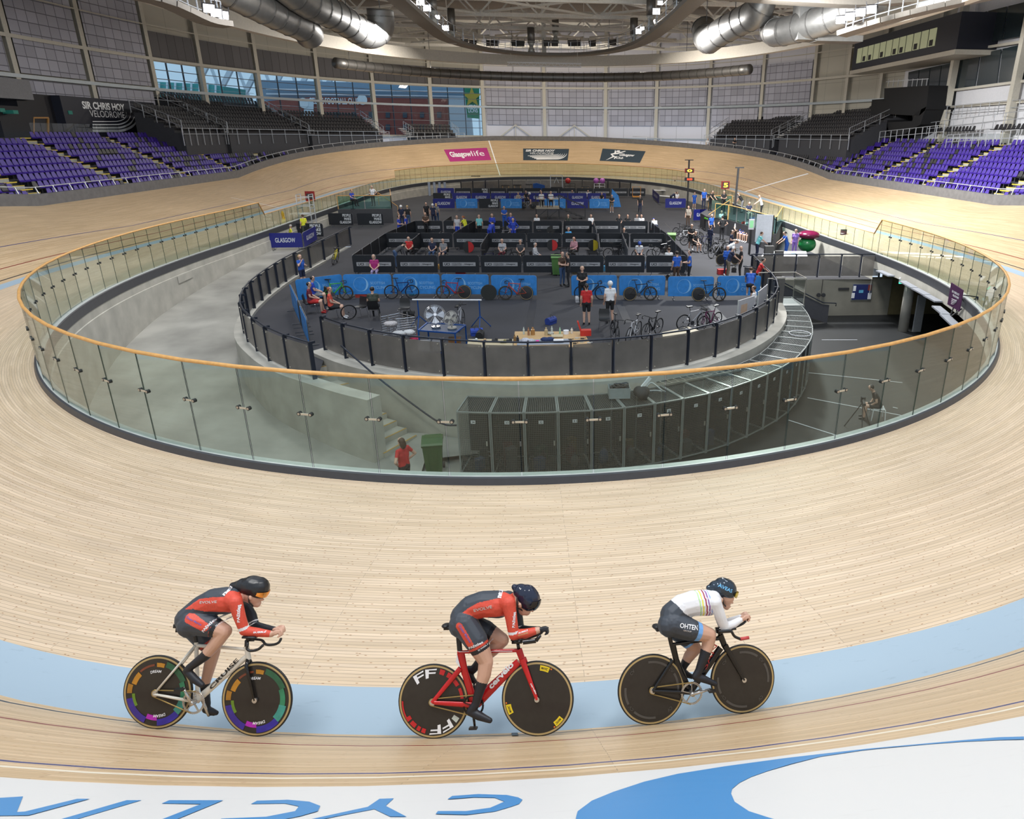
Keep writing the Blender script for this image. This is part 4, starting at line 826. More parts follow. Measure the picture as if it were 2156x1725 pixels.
for z in (0, .35): 
    for q in (0, .35): MB().bar(a+Vector((0, q, z)), b+Vector((0, q, z)), .07).build('chord', D_w, e)
m_ = MB()
for i in range(22): m_.bar(a+d*(i/22)+Vector((0, 0, .35*(i % 2))), a+d*((i+1)/22)+Vector((0, 0, .35*((i+1) % 2))), .04)
m_.build('lattice', D_w, e)
for f_ in (.05, .95): MB().bar(a+d*f_+Vector((0, .2, .35)), a+d*f_+Vector((0, .2, 3)), .03).build('hanger', TRS, e)
# ---------------------------------------------------------------- stands
STEP = mat('dark_terrace', (.035, .035, .04), .8); STC = mat('terrace_concrete', (.33, .32, .27), .8); YEL = mat('yellow_step_edge', (.62, .45, .04), .5)
SPU = mat('purple_seat', (.040, .015, .23), .45, noise=.15, nscale=40); SBK = mat('black_seat', (.014, .014, .018), .45)
def rowp(sg, a, i, dz=0., doff=0.):        # point on seat row i, at distance a along the side sg
    off = .95+.78*i+doff; x, y, nx, ny, k = base(sg*a); p = banktop(sg*a, off, 0); return Vector((p.x, p.y, 1.65+.395*i+dz)), Vector((nx, ny, 0))
NR = 9
s_lo, s_hi = 17.0, 2*Q-15.5
for sg in (-1, 1):
    mb = MB(); aa = np.arange(s_lo, s_hi, .8); rr = []
    for i in range(NR):
        rr.append([rowp(sg, a, i, 0, -.39)[0] for a in aa]); rr.append([rowp(sg, a, i, 0, .39)[0] for a in aa])
    rr.append([rowp(sg, a, NR, 0, -.39)[0] for a in aa]); rr.append([rowp(sg, a, NR, 0, 2.4)[0] for a in aa]); mb.sheet(rr)
    struct(mb.build('floor_terrace', STEP)); 
    nmw = 'wall_terrace'; mb = MB(); mb.sheet([[rowp(sg, a, 0, -3, -.39)[0] for a in aa], [rowp(sg, a, 0, 0, -.39)[0] for a in aa]]); struct(mb.build(nmw, STEP))
def seat_bm(mb, o, n, k=0):      # n points away from the track, seat looks back to it
    t = Vector((-n.y, n.x, 0)); P_ = lambda x, y, z: o+t*x+n*y+Vector((0, 0, z))
    pr = [(.0, .42), (.10, .40), (.36, .40), (.42, .46), (.47, .62), (.52, .80)]
    for side in (0,):
        V = []; 
        for j, (y, z) in enumerate(pr):
            hw = (.17, .205, .215, .21, .21, .15)[j]; V += [P_(-hw, y-.25, z), P_(hw, y-.25, z), P_(hw, y-.25+.02, z-.045), P_(-hw, y-.25+.02, z-.045)]
        Fc = []
        for j in range(len(pr)-1):
            for q in range(4): Fc.append((j*4+q, j*4+(q+1) % 4, j*4+4+(q+1) % 4, j*4+4+q))
        Fc += [(3, 2, 1, 0), tuple(len(V)-4+q for q in range(4))]; mb.add(V, Fc, k)
pr_m = MB(); seat_bm(pr_m, Vector((0, 0, 0)), Vector((0, 1, 0))); seat_me = pr_m.build('stadium_chair', SPU); seat_bk = seat_me.copy(); seat_bk.data = seat_me.data.copy(); seat_bk.data.materials[0] = SBK; COL.objects.link(seat_bk)
aisles = {-1: [24.5+9.3*i for i in range(9)], 1: [24.5+9.3*i for i in range(9)]}
allseats = []
rnd = random.Random(3)
for sg in (-1, 1):
    for i in range(NR):
        a = s_lo+.2
        while a < s_hi-.5:
            p, n = rowp(sg, a, i); p2, _ = rowp(sg, a+.3, i); step = .3*.51/max((p2-p).length, .05)
            dx = min(abs(a-(q)) for q in aisles[sg])
            top = banktop(sg*a, 0, 0).z+.62
            hidden = p.z+.8 < top-.2
            box = (sg < 0 and i >= 7 and -70 < -a < -40 and False)
            if dx > .62 and not hidden and not (sg < 0 and i == 8 and 36 < a < 52):
                fr_ = a/(2*Q); pb = .06 if a < 55 else (.25 if a < 75 else .75)
                allseats.append((p, n, rnd.random() < pb, sg, i, a))
            a += step
def infr(p):
    x, y = proj(p+Vector((0, 0, .5))); return p.y > 5 and -10 < x < 2166 and -5 < y < 1720
def seat_label(p, sg, i, blk, a):
    j = max([0]+[k+1 for k, q in enumerate(aisles[sg]) if q < a]); a0 = aisles[sg][j-1] if j else s_lo; r_ = 'first second third fourth fifth sixth seventh eighth ninth'.split()
    return '%s seat, %s row up, %s stand, place %d beyond aisle %d' % ('black' if blk else 'purple', r_[i], 'left' if sg < 0 else 'right', int(round((a-a0)/.33)), j)
vis = [q for q in allseats if infr(q[0])]; vis.sort(key=lambda q: (q[0]-CP).length); ind = vis[:300]; rest = vis[300:]
first = {0: True, 1: True}
for (p, n, blk, sg, i, a) in ind:
    src = seat_bk if blk else seat_me
    o = src if first[int(blk)] else src.copy()
    if not first[int(blk)]: COL.objects.link(o)
    first[int(blk)] = False; o.location = p; o.rotation_euler = (0, 0, math.atan2(n.y, n.x)-PI/2)
    tag(o, seat_label(p, sg, i, blk, a), 'seat', 'tip-up seats of the lower stands')
mb = MB()
for (p, n, blk, sg, i, a) in rest: seat_bm(mb, p, n, 1 if blk else 0)
tag(mb.build('stadium_seats_beyond', [SPU, SBK]), 'mass of purple and black tip-up seats in the farther blocks of both lower stands', 'seats', kind='stuff')
# aisle steps with yellow edges
for sg in (-1, 1):
    for j, q in enumerate(aisles[sg]):
        if not (s_lo < q < s_hi): continue
        e = None; m_ = MB()
        for i in range(NR):
            p, n = rowp(sg, q, i)
            if p.z+.3 < banktop(sg*q, 0, 0).z+.4: continue
            t = Vector((-n.y, n.x, 0)); R3 = Matrix((t, n, Vector((0, 0, 1)))).transposed()
            m_.box(p+Vector((0, 0, .1))-n*.1, (1.05, .4, .2), R=R3, k=0); m_.box(p+Vector((0, 0, .205))-n*.28, (1.05, .06, .03), R=R3, k=1); m_.box(p+Vector((0, 0, .38))+n*.22, (1.05, .3, .06), R=R3, k=0); m_.box(p+Vector((0, 0, .39))+n*.08, (1.05, .05, .06), R=R3, k=1)
            m_.box(p+Vector((0, 0, .25))+n*.38, (1.05, .04, .34), R=R3, k=0)
        if m_.v: tag(m_.build('aisle_steps', [STC, YEL]), 'pale steps with yellow edges between purple seats, aisle %d along the %s stand' % (j+1, 'left' if sg < 0 else 'right'), 'steps', 'aisle steps of the lower stands')
# raised black tribunes: (first s, last s, offset of first row, rows, base height, side)
bseats = []
def tribune(px0, px1, sg, rows, off0, z0, lab, steps='r', zwalk=5.3):
    f = lambda px_: min(np.arange(45, 2*Q, .1), key=lambda a: abs(proj(banktop(sg*a, off0, z0+1-banktop(sg*a).z))[0]-px_)); a0, a1 = sorted((f(px0), f(px1)))
    def tp(a, i, dz=0, do=0): x, y, nx, ny, k = base(sg*a); p = banktop(sg*a, off0+.8*i+do, 0); return Vector((p.x, p.y, z0+.42*i+dz)), Vector((nx, ny, 0))
    e = empty('raised_tribune'); tag(e, lab, 'tribune'); aa = np.linspace(a0, a1, 9); rr = []
    for i in range(rows): rr.append([tp(a, i, 0, -.4)[0] for a in aa]); rr.append([tp(a, i, 0, .4)[0] for a in aa])
    rr.append([tp(a, rows-1, -3, .4)[0] for a in aa]); rr.insert(0, [tp(a, 0, -3.2, -.4)[0] for a in aa]); m_ = MB(); m_.sheet(rr)
    for j in (0, -1): m_.add([r[j] for r in rr], [tuple(range(len(rr)))])
    m_.build('terrace', STEP, e)
    # flight of steps on one edge
    sa = a1 if (steps == 'far') else a0; m_ = MB(); d = .45 if steps == 'far' else -.45
    for i in range(rows*2): p, n = tp(sa+d, 0); t = Vector((-n.y, n.x, 0)); R3 = Matrix((t, n, Vector((0, 0, 1)))).transposed(); m_.box(p+n*(.4*i-.2)+Vector((0, 0, .21*i-.1)), (1.0, .42, .08), R=R3)
    m_.build('steps', mat('pale_step_metal', (.5, .5, .5), .5), e)
    for (A_, B_) in ((a0-.15, a0-.15), (a1+.15, a1+.15)):
        P0, P1 = tp(A_, 0, 0, -.4)[0], tp(A_, rows-1, 0, .5)[0]
        for z in (.55, 1.1): MB().tube([P0+Vector((0, 0, z)), P1+Vector((0, 0, z))], .03, 5).build('side_rail', RAILM, e)
        for j in range(5): q = P0.lerp(P1, j/4); MB().bar(q, q+Vector((0, 0, 1.1)), .05).build('rail_post', RAILM, e)
    P_ = [tp(a, 0, 0, -.55)[0] for a in np.linspace(a0-.6, a1+.6, 8)]
    for z in (.25, .75): MB().tube([p+Vector((0, 0, z-.35)) for p in P_], .03, 5).build('front_rail', RAILM, e)
    for p in P_: MB().bar(p+Vector((0, 0, -1.1)), p+Vector((0, 0, .45)), .06).build('rail_post', RAILM, e)
    P_ = [tp(a, rows-1, 0, .5)[0] for a in np.linspace(a0, a1, 7)]
    for z in (.7, 1.3): MB().tube([p+Vector((0, 0, z)) for p in P_], .025, 5).build('back_rail', RAILM, e)
    for i in range(rows):
        a = a0+.25
        while a < a1-.2:
            p, n = tp(a, i); p2 = tp(a+.2, i)[0]; bseats.append((p, n, lab.split(',')[0], i, len(bseats))); a += .2*.52/(p2-p).length
    return e
tribune(372, 468, -1, 5, 4.6, 5.6, 'low raised tribune of black seats, leftmost beside the dark entrance box', 'far')
tribune(470, 640, -1, 9, 4.2, 5.6, 'tallest raised tribune of black seats, left of the brick building view', 'far')
tribune(648, 800, -1, 6, 3.6, 5.5, 'middle raised tribune of black seats, under the third and fourth windows', 'far')
tribune(870, 960, -1, 3, 1.6, 5.4, 'smallest raised tribune of black seats, below the last window bay', 'near')
tribune(1500, 1628, 1, 6, 3.4, 5.4, 'raised tribune of black seats, left one of the right side pair', 'far')
tribune(1648, 1795, 1, 8, 4.0, 5.5, 'raised tribune of black seats, right one beside the black shroud', 'far')
bseats.sort(key=lambda q: (q[0]-CP).length)
for m, (p, n, lab, i, q) in enumerate(bseats[:300]):
    o = seat_bk.copy(); o.name = 'tribune_seat'; COL.objects.link(o); o.location = p; o.rotation_euler = (0, 0, math.atan2(n.y, n.x)-PI/2); tag(o, None, 'seat', 'black seats of the raised tribunes'); o['label'] = 'black seat number %d by nearness, row %d of the %s' % (m+1, i+1, ' '.join(lab.split()[:7]))
mb = MB()
for (p, n, lab, i, q) in bseats[300:]: seat_bm(mb, p, n)
if mb.v: tag(mb.build('tribune_seats_beyond', SBK), 'mass of black tip-up seats in the farther raised tribunes', 'seats', kind='stuff')
# dark entrance box with the velodrome lettering on the left
BX = mat('navy_black_panel', (.012, .014, .026), .55); BX2 = mat('black_panel', (.006, .006, .010), .6)
XB = -38.6
def atX(x, y, X): d = ray(x, y); return CP+d*((X-CP.x)/d.x)
e = empty('entrance_box'); tag(e, 'dark navy entrance box with white velodrome lettering above the left seats', 'entrance block')
z1 = atX(240, 210, XB).z; y0, y1, y2 = atX(137, 250, XB).y, atX(330, 250, XB).y, atX(42, 250, XB-.8).y
m_ = MB(); m_.box((XB-1.5, (y0+y1)/2, (z1+4.4)/2), (3, y1-y0, z1-4.4)); m_.build('front_block', BX, e)
m_ = MB(); m_.box((XB-2.2, (y0+y2)/2, (z1+4.4)/2), (3, y0-y2, z1-4.4)); m_.build('side_block', BX2, e)
m_ = MB(); m_.box((XB-2.0, y1+1.3, (z1+4.0)/2), (3, 2.6, z1-4.2)); m_.build('end_block', BX2, e)
def onX(x, y, dx=.03): p = atX(x, y, XB+dx); return p
def boxtext(mb, body, xl, xr, yb, yt, **k): a, b, c = onX(xl, yb), onX(xr, yb), onX(xl, yt); lettering(mb, body, (a.x, a.y, a.z), (0, 1, 0), (0, 0, 1), b.y-a.y, c.z-a.z, **k)
m_ = MB(); boxtext(m_, 'SIR CHRIS HOY', 175, 263, 229, 213, bold=.035); boxtext(m_, 'VELODROME', 191, 263, 246, 232, bold=-.005); 
for i in range(4):
    y_ = 256+i*6.5; x_ = 268+i*7; w_ = 1.1+.8*i
    pts = [(195, y_), (235, y_), (250+i*3, y_-1), (262+i*6, y_-6-i*1.5), (266+i*8, y_-14-i*4), (265+i*9, 236)]
    P_ = [onX(*q) for q in pts]; m_.sheet([smoothpoly([p+Vector((0, 0, -.03*w_)) for p in P_], 5), smoothpoly([p+Vector((0, .035*w_ if j > 3 else 0, .03*w_)) for j, p in enumerate(P_)], 5)])
m_.build('lettering', D_w, e)
for x0, x1, y_t, y_b, X in ((70, 101, 248, 284, XB-.65), (341, 357, 257, 288, XB-.45)):
    fm = MB(); a, b, c, d = atX(x0, y_b, X), atX(x0, y_t, X), atX(x1, y_t, X), atX(x1, y_b, X)
    for u_, v_ in ((a, b), (b, c), (c, d)): fm.bar(u_, v_, .12)
    fm.build('door_frame', mat('oak_door_frame', (.35, .17, .04), .5), e)
m_ = MB(); p = onX(150, 237, .1); m_.box(p-Vector((.1, 0, 0)), (.1, .5, .28)); tag(m_.build('exit_light', mat('exit_green_dim', (.02, .22, .17))), 'green exit sign on the left part of the dark entrance box', 'exit sign')
for x, y, w_ in ((4, 232, 'left'), (32, 236, 'right')): m_ = MB(); p = atX(x, y, -38.5); m_.box(p-Vector((.5, 0, 0)), (1.1, .5, .25)); tag(m_.build('exit_light', mat('exit_green_dim', (.02, .22, .17))), 'small green exit light above the left doorway, %s one of two' % w_, 'exit sign')
m_ = MB(); a, b = atX(-10, 250, -39.5), atX(62, 250, -39.5); m_.box((-39.5, (a.y+b.y)/2, 6.1), (.6, b.y-a.y, 2.6)); m_.box((-39.2, (a.y+b.y)/2, 8.6), (.8, b.y-a.y, 1.4), k=1); tag(m_.build('dark_doorway', [BX2, mat('grey_lintel', (.2, .2, .21), .7)]), 'black panel for the dark doorway void under a grey lintel at the far left', 'doorway')  # solid black stands in for the shade of the open doorway
e = empty('terrace_glass_rail'); tag(e, 'row of low glass balustrade panels above the seats in front of the entrance box', 'balustrade')
for i in range(8):
    x0 = 70+i*23.2; a, b = atX(x0, 293, -36.9), atX(x0+22, 293, -36.9); m_ = MB(); m_.bar(Vector((-36.9, a.y, 5.75)), Vector((-36.9, b.y, 5.75)), .012, .95); m_.build('glass_panel', CG, e)
# right side: white cladding bands, dark glazing, commentary box, black shroud
XR = 39.3
def rbox(name, quad, m, X, par=None, th=.15):
    P_ = [atX(x, y, X) for x, y in quad]; m_ = MB(); m_.poly(P_, th, (1, 0, 0)); return m_.build(name, m, par)
e = empty('right_stand_building'); tag(e, 'white clad right side building with dark glazed rows behind the purple seats', 'building')
rbox('cladding', [(1905, 150), (2400, 60), (2400, 330), (1850, 300)], WHW, XR, e)
rbox('cladding', [(2020, 10), (2400, -90), (2400, 80), (1990, 120)], WHW, XR+.4, e)
DG = mat('dark_glazing', (.02, .03, .035), .12, spec=.8)
for nm, qs in (('upper', [((2028, 35), (2064, 24), (2052, 90), (2026, 98))]), ):
    pass
def lerp2(a, b, t): return (a[0]+(b[0]-a[0])*t, a[1]+(b[1]-a[1])*t)
for (tl, tr, br, bl, n) in (((2036, 34), (2420, -60), (2420, 30), (2022, 99), 9), ((2020, 124), (2420, 30), (2420, 128), (2008, 188), 9), ((1912, 152), (2006, 132), (1998, 190), (1908, 198), 4)):
    for j in range(n):
        a, b = lerp2(tl, tr, (j+.04)/n), lerp2(tl, tr, (j+.96)/n); c, d = lerp2(bl, br, (j+.96)/n), lerp2(bl, br, (j+.04)/n); rbox('window', [a, b, c, d], DG, XR-.15, e, .1)
for (a, b) in (((1850, 236), (2400, 196)), ((1905, 203), (2400, 140)), ((2010, 110), (2400, 50))): A_, B_ = atX(*a, XR-.3), atX(*b, XR-.3); MB().bar(A_, B_, .25, .2).build('band', CREAM, e)
for x0, x1 in (((2035, 0), (1985, 240)), ((2175, 0), (2122, 245)), ((1795, 150), (1778, 240))):
    A_, B_ = atX(*x0, XR-.6), atX(*x1, XR-.6); MB().bar(A_+Vector((0, 0, 1)), Vector((A_.x, B_.y*.5+A_.y*.5, 4.5)), .6, .5).build('column', CREAM, e)
e = empty('commentary_box'); tag(e, 'long dark commentary box with a row of lit windows high on the right wall', 'commentary box')
XC = 36.0
P_ = [atX(1793, 148, XC), atX(2013, 103, XC), atX(2022, 28, XC), atX(1800, 88, XC)]; zb, zt = (P_[0].z+P_[1].z)/2, (P_[2].z+P_[3].z)/2; yb0, yb1 = P_[1].y, P_[0].y
m_ = MB(); m_.box((XC+2, (yb0+yb1)/2, (zb+zt)/2), (4, yb1-yb0, zt-zb)); m_.build('body', BX, e); m_ = MB(); m_.box((XC+2, (yb0+yb1)/2, zb-.25), (4.3, yb1-yb0+.3, .4)); m_.build('underside', CREAM, e)
LIT = mat('lit_office_window', (.25, .25, .16), .2, emit=(.42, .44, .26), es=.4)
n = 12; zc0, zc1 = zb+(zt-zb)*.22, zb+(zt-zb)*.74; yw0, yw1 = atX(1972, 80, XC).y, atX(1803, 130, XC).y
for j in range(n):
    a, b = yw0+(yw1-yw0)*(j+.09)/n, yw0+(yw1-yw0)*(j+.91)/n; m_ = MB(); m_.box((XC-.03, (a+b)/2, (zc0+zc1)/2), (.08, b-a, zc1-zc0)); w_ = m_.build('lit_window', LIT, e)
    if j in (0, 2, 4, 5, 7, 9, 10): m_ = MB(); m_.box((XC-.1, (a+b)/2, zc0+.3), (.04, (b-a)*.5, .5)); m_.build('monitor', DARKC, w_)
e = empty('black_shroud'); tag(e, 'black cloth covered camera tower standing left of the white right building', 'tower'); XS = 36.5
def sh(pts, d, X): P_ = [atX(x, y, X) for x, y in pts]; m_ = MB(); m_.poly(P_, d, (1, 0, 0)); return m_
BLK = mat('black_drape', (.004, .004, .005), .9)
sh([(1862, 186), (1956, 180), (1950, 230), (1935, 244), (1860, 240)], 3, XS).build('upper_drape', BLK, e); sh([(1836, 210), (1864, 208), (1872, 292), (1828, 275)], 3, XS).build('left_drape', BLK, e); sh([(1928, 236), (1950, 225), (1938, 262), (1900, 285), (1868, 280), (1866, 258), (1920, 255)], 3, XS).build('lower_drape', BLK, e)
m_ = MB()
for i in range(9): a = atX(1870+i*10, 182, XS+.3); m_.bar(a, a+Vector((0, 0, .7)), .05)
m_.bar(atX(1866, 172, XS+.3), atX(1955, 166, XS+.3), .05); m_.build('top_rail', RAILM, e)
GR = mat('lime_green_paint', (.10, .55, .02), .4); e = empty('boom_lift'); tag(e, 'lime green boom lift parked behind the upper right seats', 'boom lift'); g = lambda x, y, X=35.6: atX(x, y, X)
MB().bar(g(1803, 281), g(1838, 279), .25).build('boom', GR, e); MB().bar(g(1812, 285), g(1832, 298), .35).build('boom', GR, e); m_ = MB(); m_.box(g(1828, 300), (1.2, 1.3, .7)); m_.build('chassis', GR, e)
m_ = MB(); c_ = g(1807, 287); m_.box(c_, (.7, .9, .08)); m_.bar(c_+Vector((.3, .4, 0)), c_+Vector((.3, .4, 1)), .06); m_.bar(c_+Vector((-.3, .4, 0)), c_+Vector((-.3, .4, 1)), .06); m_.bar(c_+Vector((-.3, -.4, 0)), c_+Vector((-.3, -.4, 1)), .06); m_.build('basket', GR, e)
# railings and black seat rows on the right upper terrace
e = empty('terrace_railing'); tag(e, 'grey steel railings along the upper right terrace', 'railing')
for x0, x1, y0_, y1_, X in ((1850, 1985, 300, 290, 34.8), (1950, 2165, 283, 262, 37.5), (1975, 2165, 250, 238, 38.5), (1990, 2140, 312, 305, 34.6)):
    A_, B_ = atX(x0, y0_, X), atX(x1, y1_, X); n = 10
    for z in (.5, 1.05): MB().tube([A_+Vector((0, 0, z)), B_+Vector((0, 0, z))], .03, 5).build('rail', RAILM, e)
    for j in range(n+1): q = A_.lerp(B_, j/n); MB().bar(q, q+Vector((0, 0, 1.05)), .05).build('post', RAILM, e)
m_ = MB()
for r_, (x0, x1, y_) in enumerate(((1955, 2050, 268), (2090, 2165, 262))):
    A_, B_ = atX(x0, y_, 37.8), atX(x1, y_-3, 37.8); n = int((B_-A_).length/.52)
    for j in range(n): o = seat_bk.copy(); o.name = 'terrace_chair'; COL.objects.link(o); o.location = A_.lerp(B_, (j+.5)/n); o.location.z -= .8; o.rotation_euler = (0, 0, -PI/2); tag(o, 'black seat on the upper right terrace, number %d of the %s row' % (j+1, ['left', 'right'][r_]), 'seat', 'black seats on the upper right terrace')
e = empty('terrace_slab'); e['kind'] = 'structure'; a, b = atX(1940, 290, 38), atX(2300, 270, 38); m_ = MB(); m_.box((38.2, (a.y+b.y)/2, 5.1), (2.6, abs(b.y-a.y), .5)); m_.build('slab', STC, e)
e = empty('terrace_glass_rail'); tag(e, 'row of low glass balustrade panels above the upper right purple seats', 'balustrade')
for i in range(8):
    x0 = 1974+i*20; a, b = atX(x0, 300, 36.9), atX(x0+19, 300, 36.9); m_ = MB(); m_.bar(Vector((36.9, a.y, 5.6)), Vector((36.9, b.y, 5.6)), .012, .9); m_.build('glass_panel', CG, e)
# ---------------------------------------------------------------- bodies
def remeshed(name, caps, voxel, smooth=4, fingers=()):
    """one continuous skin grown over tapering limbs; each face takes the material of its nearest limb"""
    mb = MB()
    for c in caps:
        p0, r0, p1, r1 = Vector(c[0]), c[1], Vector(c[2]), c[3]; mb.ball(p0, r0, 12); mb.ball(p1, r1, 12)
        if (p1-p0).length > 1e-4: mb.tube([p0, p1], [r0, r1], 12)
    o = mb.build(name, []); m = o.modifiers.new('r', 'REMESH'); m.mode = 'VOXEL'; m.voxel_size = voxel; m.use_smooth_shade = True
    if smooth: s = o.modifiers.new('s', 'SMOOTH'); s.iterations = smooth; s.factor = .5
    dg = bpy.context.evaluated_depsgraph_get(); dg.update(); me = bpy.data.meshes.new_from_object(o.evaluated_get(dg)); old = o.data; bpy.data.objects.remove(o); bpy.data.meshes.remove(old)
    n = len(me.polygons); C_ = np.zeros(n*3); me.polygons.foreach_get('center', C_); C_ = C_.reshape(-1, 3)
    best = np.full(n, 1e9); mi = np.zeros(n, dtype=np.int32)
    for c in caps:
        p0, p1 = np.array(c[0], float), np.array(c[2], float); d = p1-p0; L2 = max((d**2).sum(), 1e-9); t = np.clip(((C_-p0)@d)/L2, 0, 1)
        dist = np.linalg.norm(C_-(p0+t[:, None]*d), axis=1)-(c[1]+(c[3]-c[1])*t); spec = c[4]
        mm = np.full(n, spec if isinstance(spec, int) else 0)
        if not isinstance(spec, int):
            mm = np.full(n, spec[-1][1]); 
            for tm, k in reversed(spec[:-1]): mm = np.where(t < tm, k, mm)
        u_ = dist < best; best = np.where(u_, dist, best); mi = np.where(u_, mm, mi)
    if fingers:
        fb_ = MB()
        for pts, r in fingers: fb_.tube(pts, r, 6)
        bm = bmesh.new(); bm.from_mesh(me); bm.faces.ensure_lookup_table(); nv = len(bm.verts); vs_ = [bm.verts.new(v) for v in fb_.v]
        for f in fb_.f: bm.faces.new([vs_[i] for i in f])
        bm.to_mesh(me); bm.free(); mi = np.concatenate([mi, np.zeros(len(me.polygons)-n, dtype=np.int32)])
    for k in range(4): me.materials.append(None)
    me.polygons.foreach_set('material_index', mi.astype(np.int32)); me.polygons.foreach_set('use_smooth', [True]*len(me.polygons)); me.name = name
    return me
def V(*a): return Vector(a)
def person_caps(J):
    g = lambda k: Vector(J[k]); c = []
    pl, ch, nk, hd = g('pel'), g('chest'), g('neck'), g('head'); sl, sr = g('shL'), g('shR'); ax = (sr-sl).normalized()
    for s in (-1, 1):
        c.append((pl+ax*.065*s, .115, (pl+ch)/2+ax*.055*s, .105, 1)); c.append(((pl+ch)/2+ax*.055*s, .105, ch+ax*.085*s, .112, 1)); c.append((ch+ax*.06*s, .10, (sl+sr)/2+ax*.09*s-Vector((0, 0, .02)), .08, 1))
    c.append((sl, .062, sr, .062, 1)); c.append(((sl+sr)/2, .06, nk, .055, [(.5, 1), (1, 0)])); up = (hd-nk).normalized()
    c.append((nk, .052, hd-up*.04, .06, 0)); c.append((hd-up*.02, .078, hd+up*.045, .088, 0)); f = g('look')
    c.append((hd+f*.03-up*.075, .045, hd+f*.05-up*.05, .045, 0)); c.append((hd+f*.085-up*.01, .014, hd+f*.10-up*.025, .016, 0))
    for s in (-1, 1): c.append((hd+ax*.088*s-up*.02, .015, hd+ax*.09*s+up*.015, .017, 0))
    for s, L in ((-1, 'L'), (1, 'R')):
        c.append((g('sh'+L), .058, g('el'+L), .043, J.get('sleeve', [(.55, 1), (1, 0)]))); c.append((g('el'+L), .041, g('wr'+L), .029, J.get('fore', 0)))
        w, e = g('wr'+L), g('el'+L); d = (w-e).normalized(); c.append((w, .028, w+d*.07, .03, 0)); c.append((w+d*.03, .03, w+d*.09, .025, 0))
        c.append((g('hip'+L), .1, g('kn'+L), .062, J.get('thigh', 2))); c.append((g('kn'+L), .06, g('kn'+L).lerp(g('an'+L), .4), .056, J.get('shin', 2))); c.append((g('kn'+L).lerp(g('an'+L), .4), .056, g('an'+L), .04, J.get('shin', 2)))
        c.append((g('an'+L), .042, g('toe'+L), .034, 3)); c.append((g('an'+L)-Vector((0, 0, .04)), .038, g('toe'+L), .03, 3))
    c.append((pl-ax*.06, .12, pl+ax*.06, .12, 2)); return c
def person_fingers(J):
    out = []
    for L in 'LR':
        w, e = Vector(J['wr'+L]), Vector(J['el'+L]); d = (w-e).normalized(); s = d.cross(Vector((0, 0, 1))); s = s.normalized() if s.length > .2 else Vector((0, 1, 0)); n = s.cross(d); b = w+d*.095
        for i, ln in enumerate((.055, .065, .06, .048)): p = b+s*(-.024+.016*i); out.append(([p, p+d*ln*.55, p+d*ln*.9+n*-.02], .0085))
        p = w+d*.04-s*.03; out.append(([p, p+d*.03-s*.02, p+d*.06-s*.022], .0095))
    return out
B0 = dict(pel=V(0, 0, .94), chest=V(0, .01, 1.27), neck=V(0, .0, 1.49), head=V(0, .025, 1.63), look=V(0, 1, 0), shL=V(-.175, 0, 1.42), shR=V(.175, 0, 1.42), elL=V(-.235, -.03, 1.14), elR=V(.235, -.03, 1.14), wrL=V(-.23, .07, .90), wrR=V(.23, .07, .90),
          hipL=V(-.09, 0, .91), hipR=V(.09, 0, .91), knL=V(-.10, .03, .5), knR=V(.10, .03, .5), anL=V(-.11, -.02, .09), anR=V(.11, -.02, .09), toeL=V(-.13, .14, .035), toeR=V(.13, .14, .035))
def P(**k): d = dict(B0); d.update(k); return d
def lean(d, ang, about='pel'):       # tip the upper body forwards
    c = Vector(d[about]); R = Matrix.Rotation(-ang, 3, 'X'); d = dict(d)
    for k in ('chest', 'neck', 'head', 'shL', 'shR', 'elL', 'elR', 'wrL', 'wrR'): d[k] = c+R@(Vector(d[k])-c)
    return d
arms = dict(hips=dict(elL=V(-.36, -.08, 1.18), elR=V(.36, -.08, 1.18), wrL=V(-.19, .05, 1.02), wrR=V(.19, .05, 1.02)), front=dict(elL=V(-.23, .02, 1.14), elR=V(.23, .02, 1.14), wrL=V(-.06, .25, 1.12), wrR=V(.06, .25, 1.14)),
            phone=dict(elL=V(-.23, .04, 1.15), wrL=V(-.1, .26, 1.2), elR=V(.22, .1, 1.2), wrR=V(.09, .2, 1.44)), reach=dict(elL=V(-.22, .22, 1.28), wrL=V(-.2, .46, 1.2), elR=V(.22, .22, 1.28), wrR=V(.2, .46, 1.2)))
step = dict(knL=V(-.09, .14, .5), anL=V(-.09, .17, .1), toeL=V(-.1, .33, .04), knR=V(.09, .04, .5), anR=V(.09, -.2, .12), toeR=V(.1, -.05, .03))
SIT = dict(pel=V(0, 0, .55), chest=V(0, .0, .88), neck=V(0, .01, 1.10), head=V(0, .04, 1.24), shL=V(-.175, 0, 1.03), shR=V(.175, 0, 1.03), elL=V(-.23, .05, .77), elR=V(.23, .05, .77), wrL=V(-.1, .26, .68), wrR=V(.1, .26, .68),
           hipL=V(-.09, .03, .53), hipR=V(.09, .03, .53), knL=V(-.12, .44, .52), knR=V(.12, .44, .52), anL=V(-.12, .47, .09), anR=V(.12, .42, .09), toeL=V(-.13, .62, .035), toeR=V(.13, .58, .035))
SHORT = dict(thigh=[(.8, 2), (1, 0)], shin=0); LONG = dict(sleeve=1, fore=1)
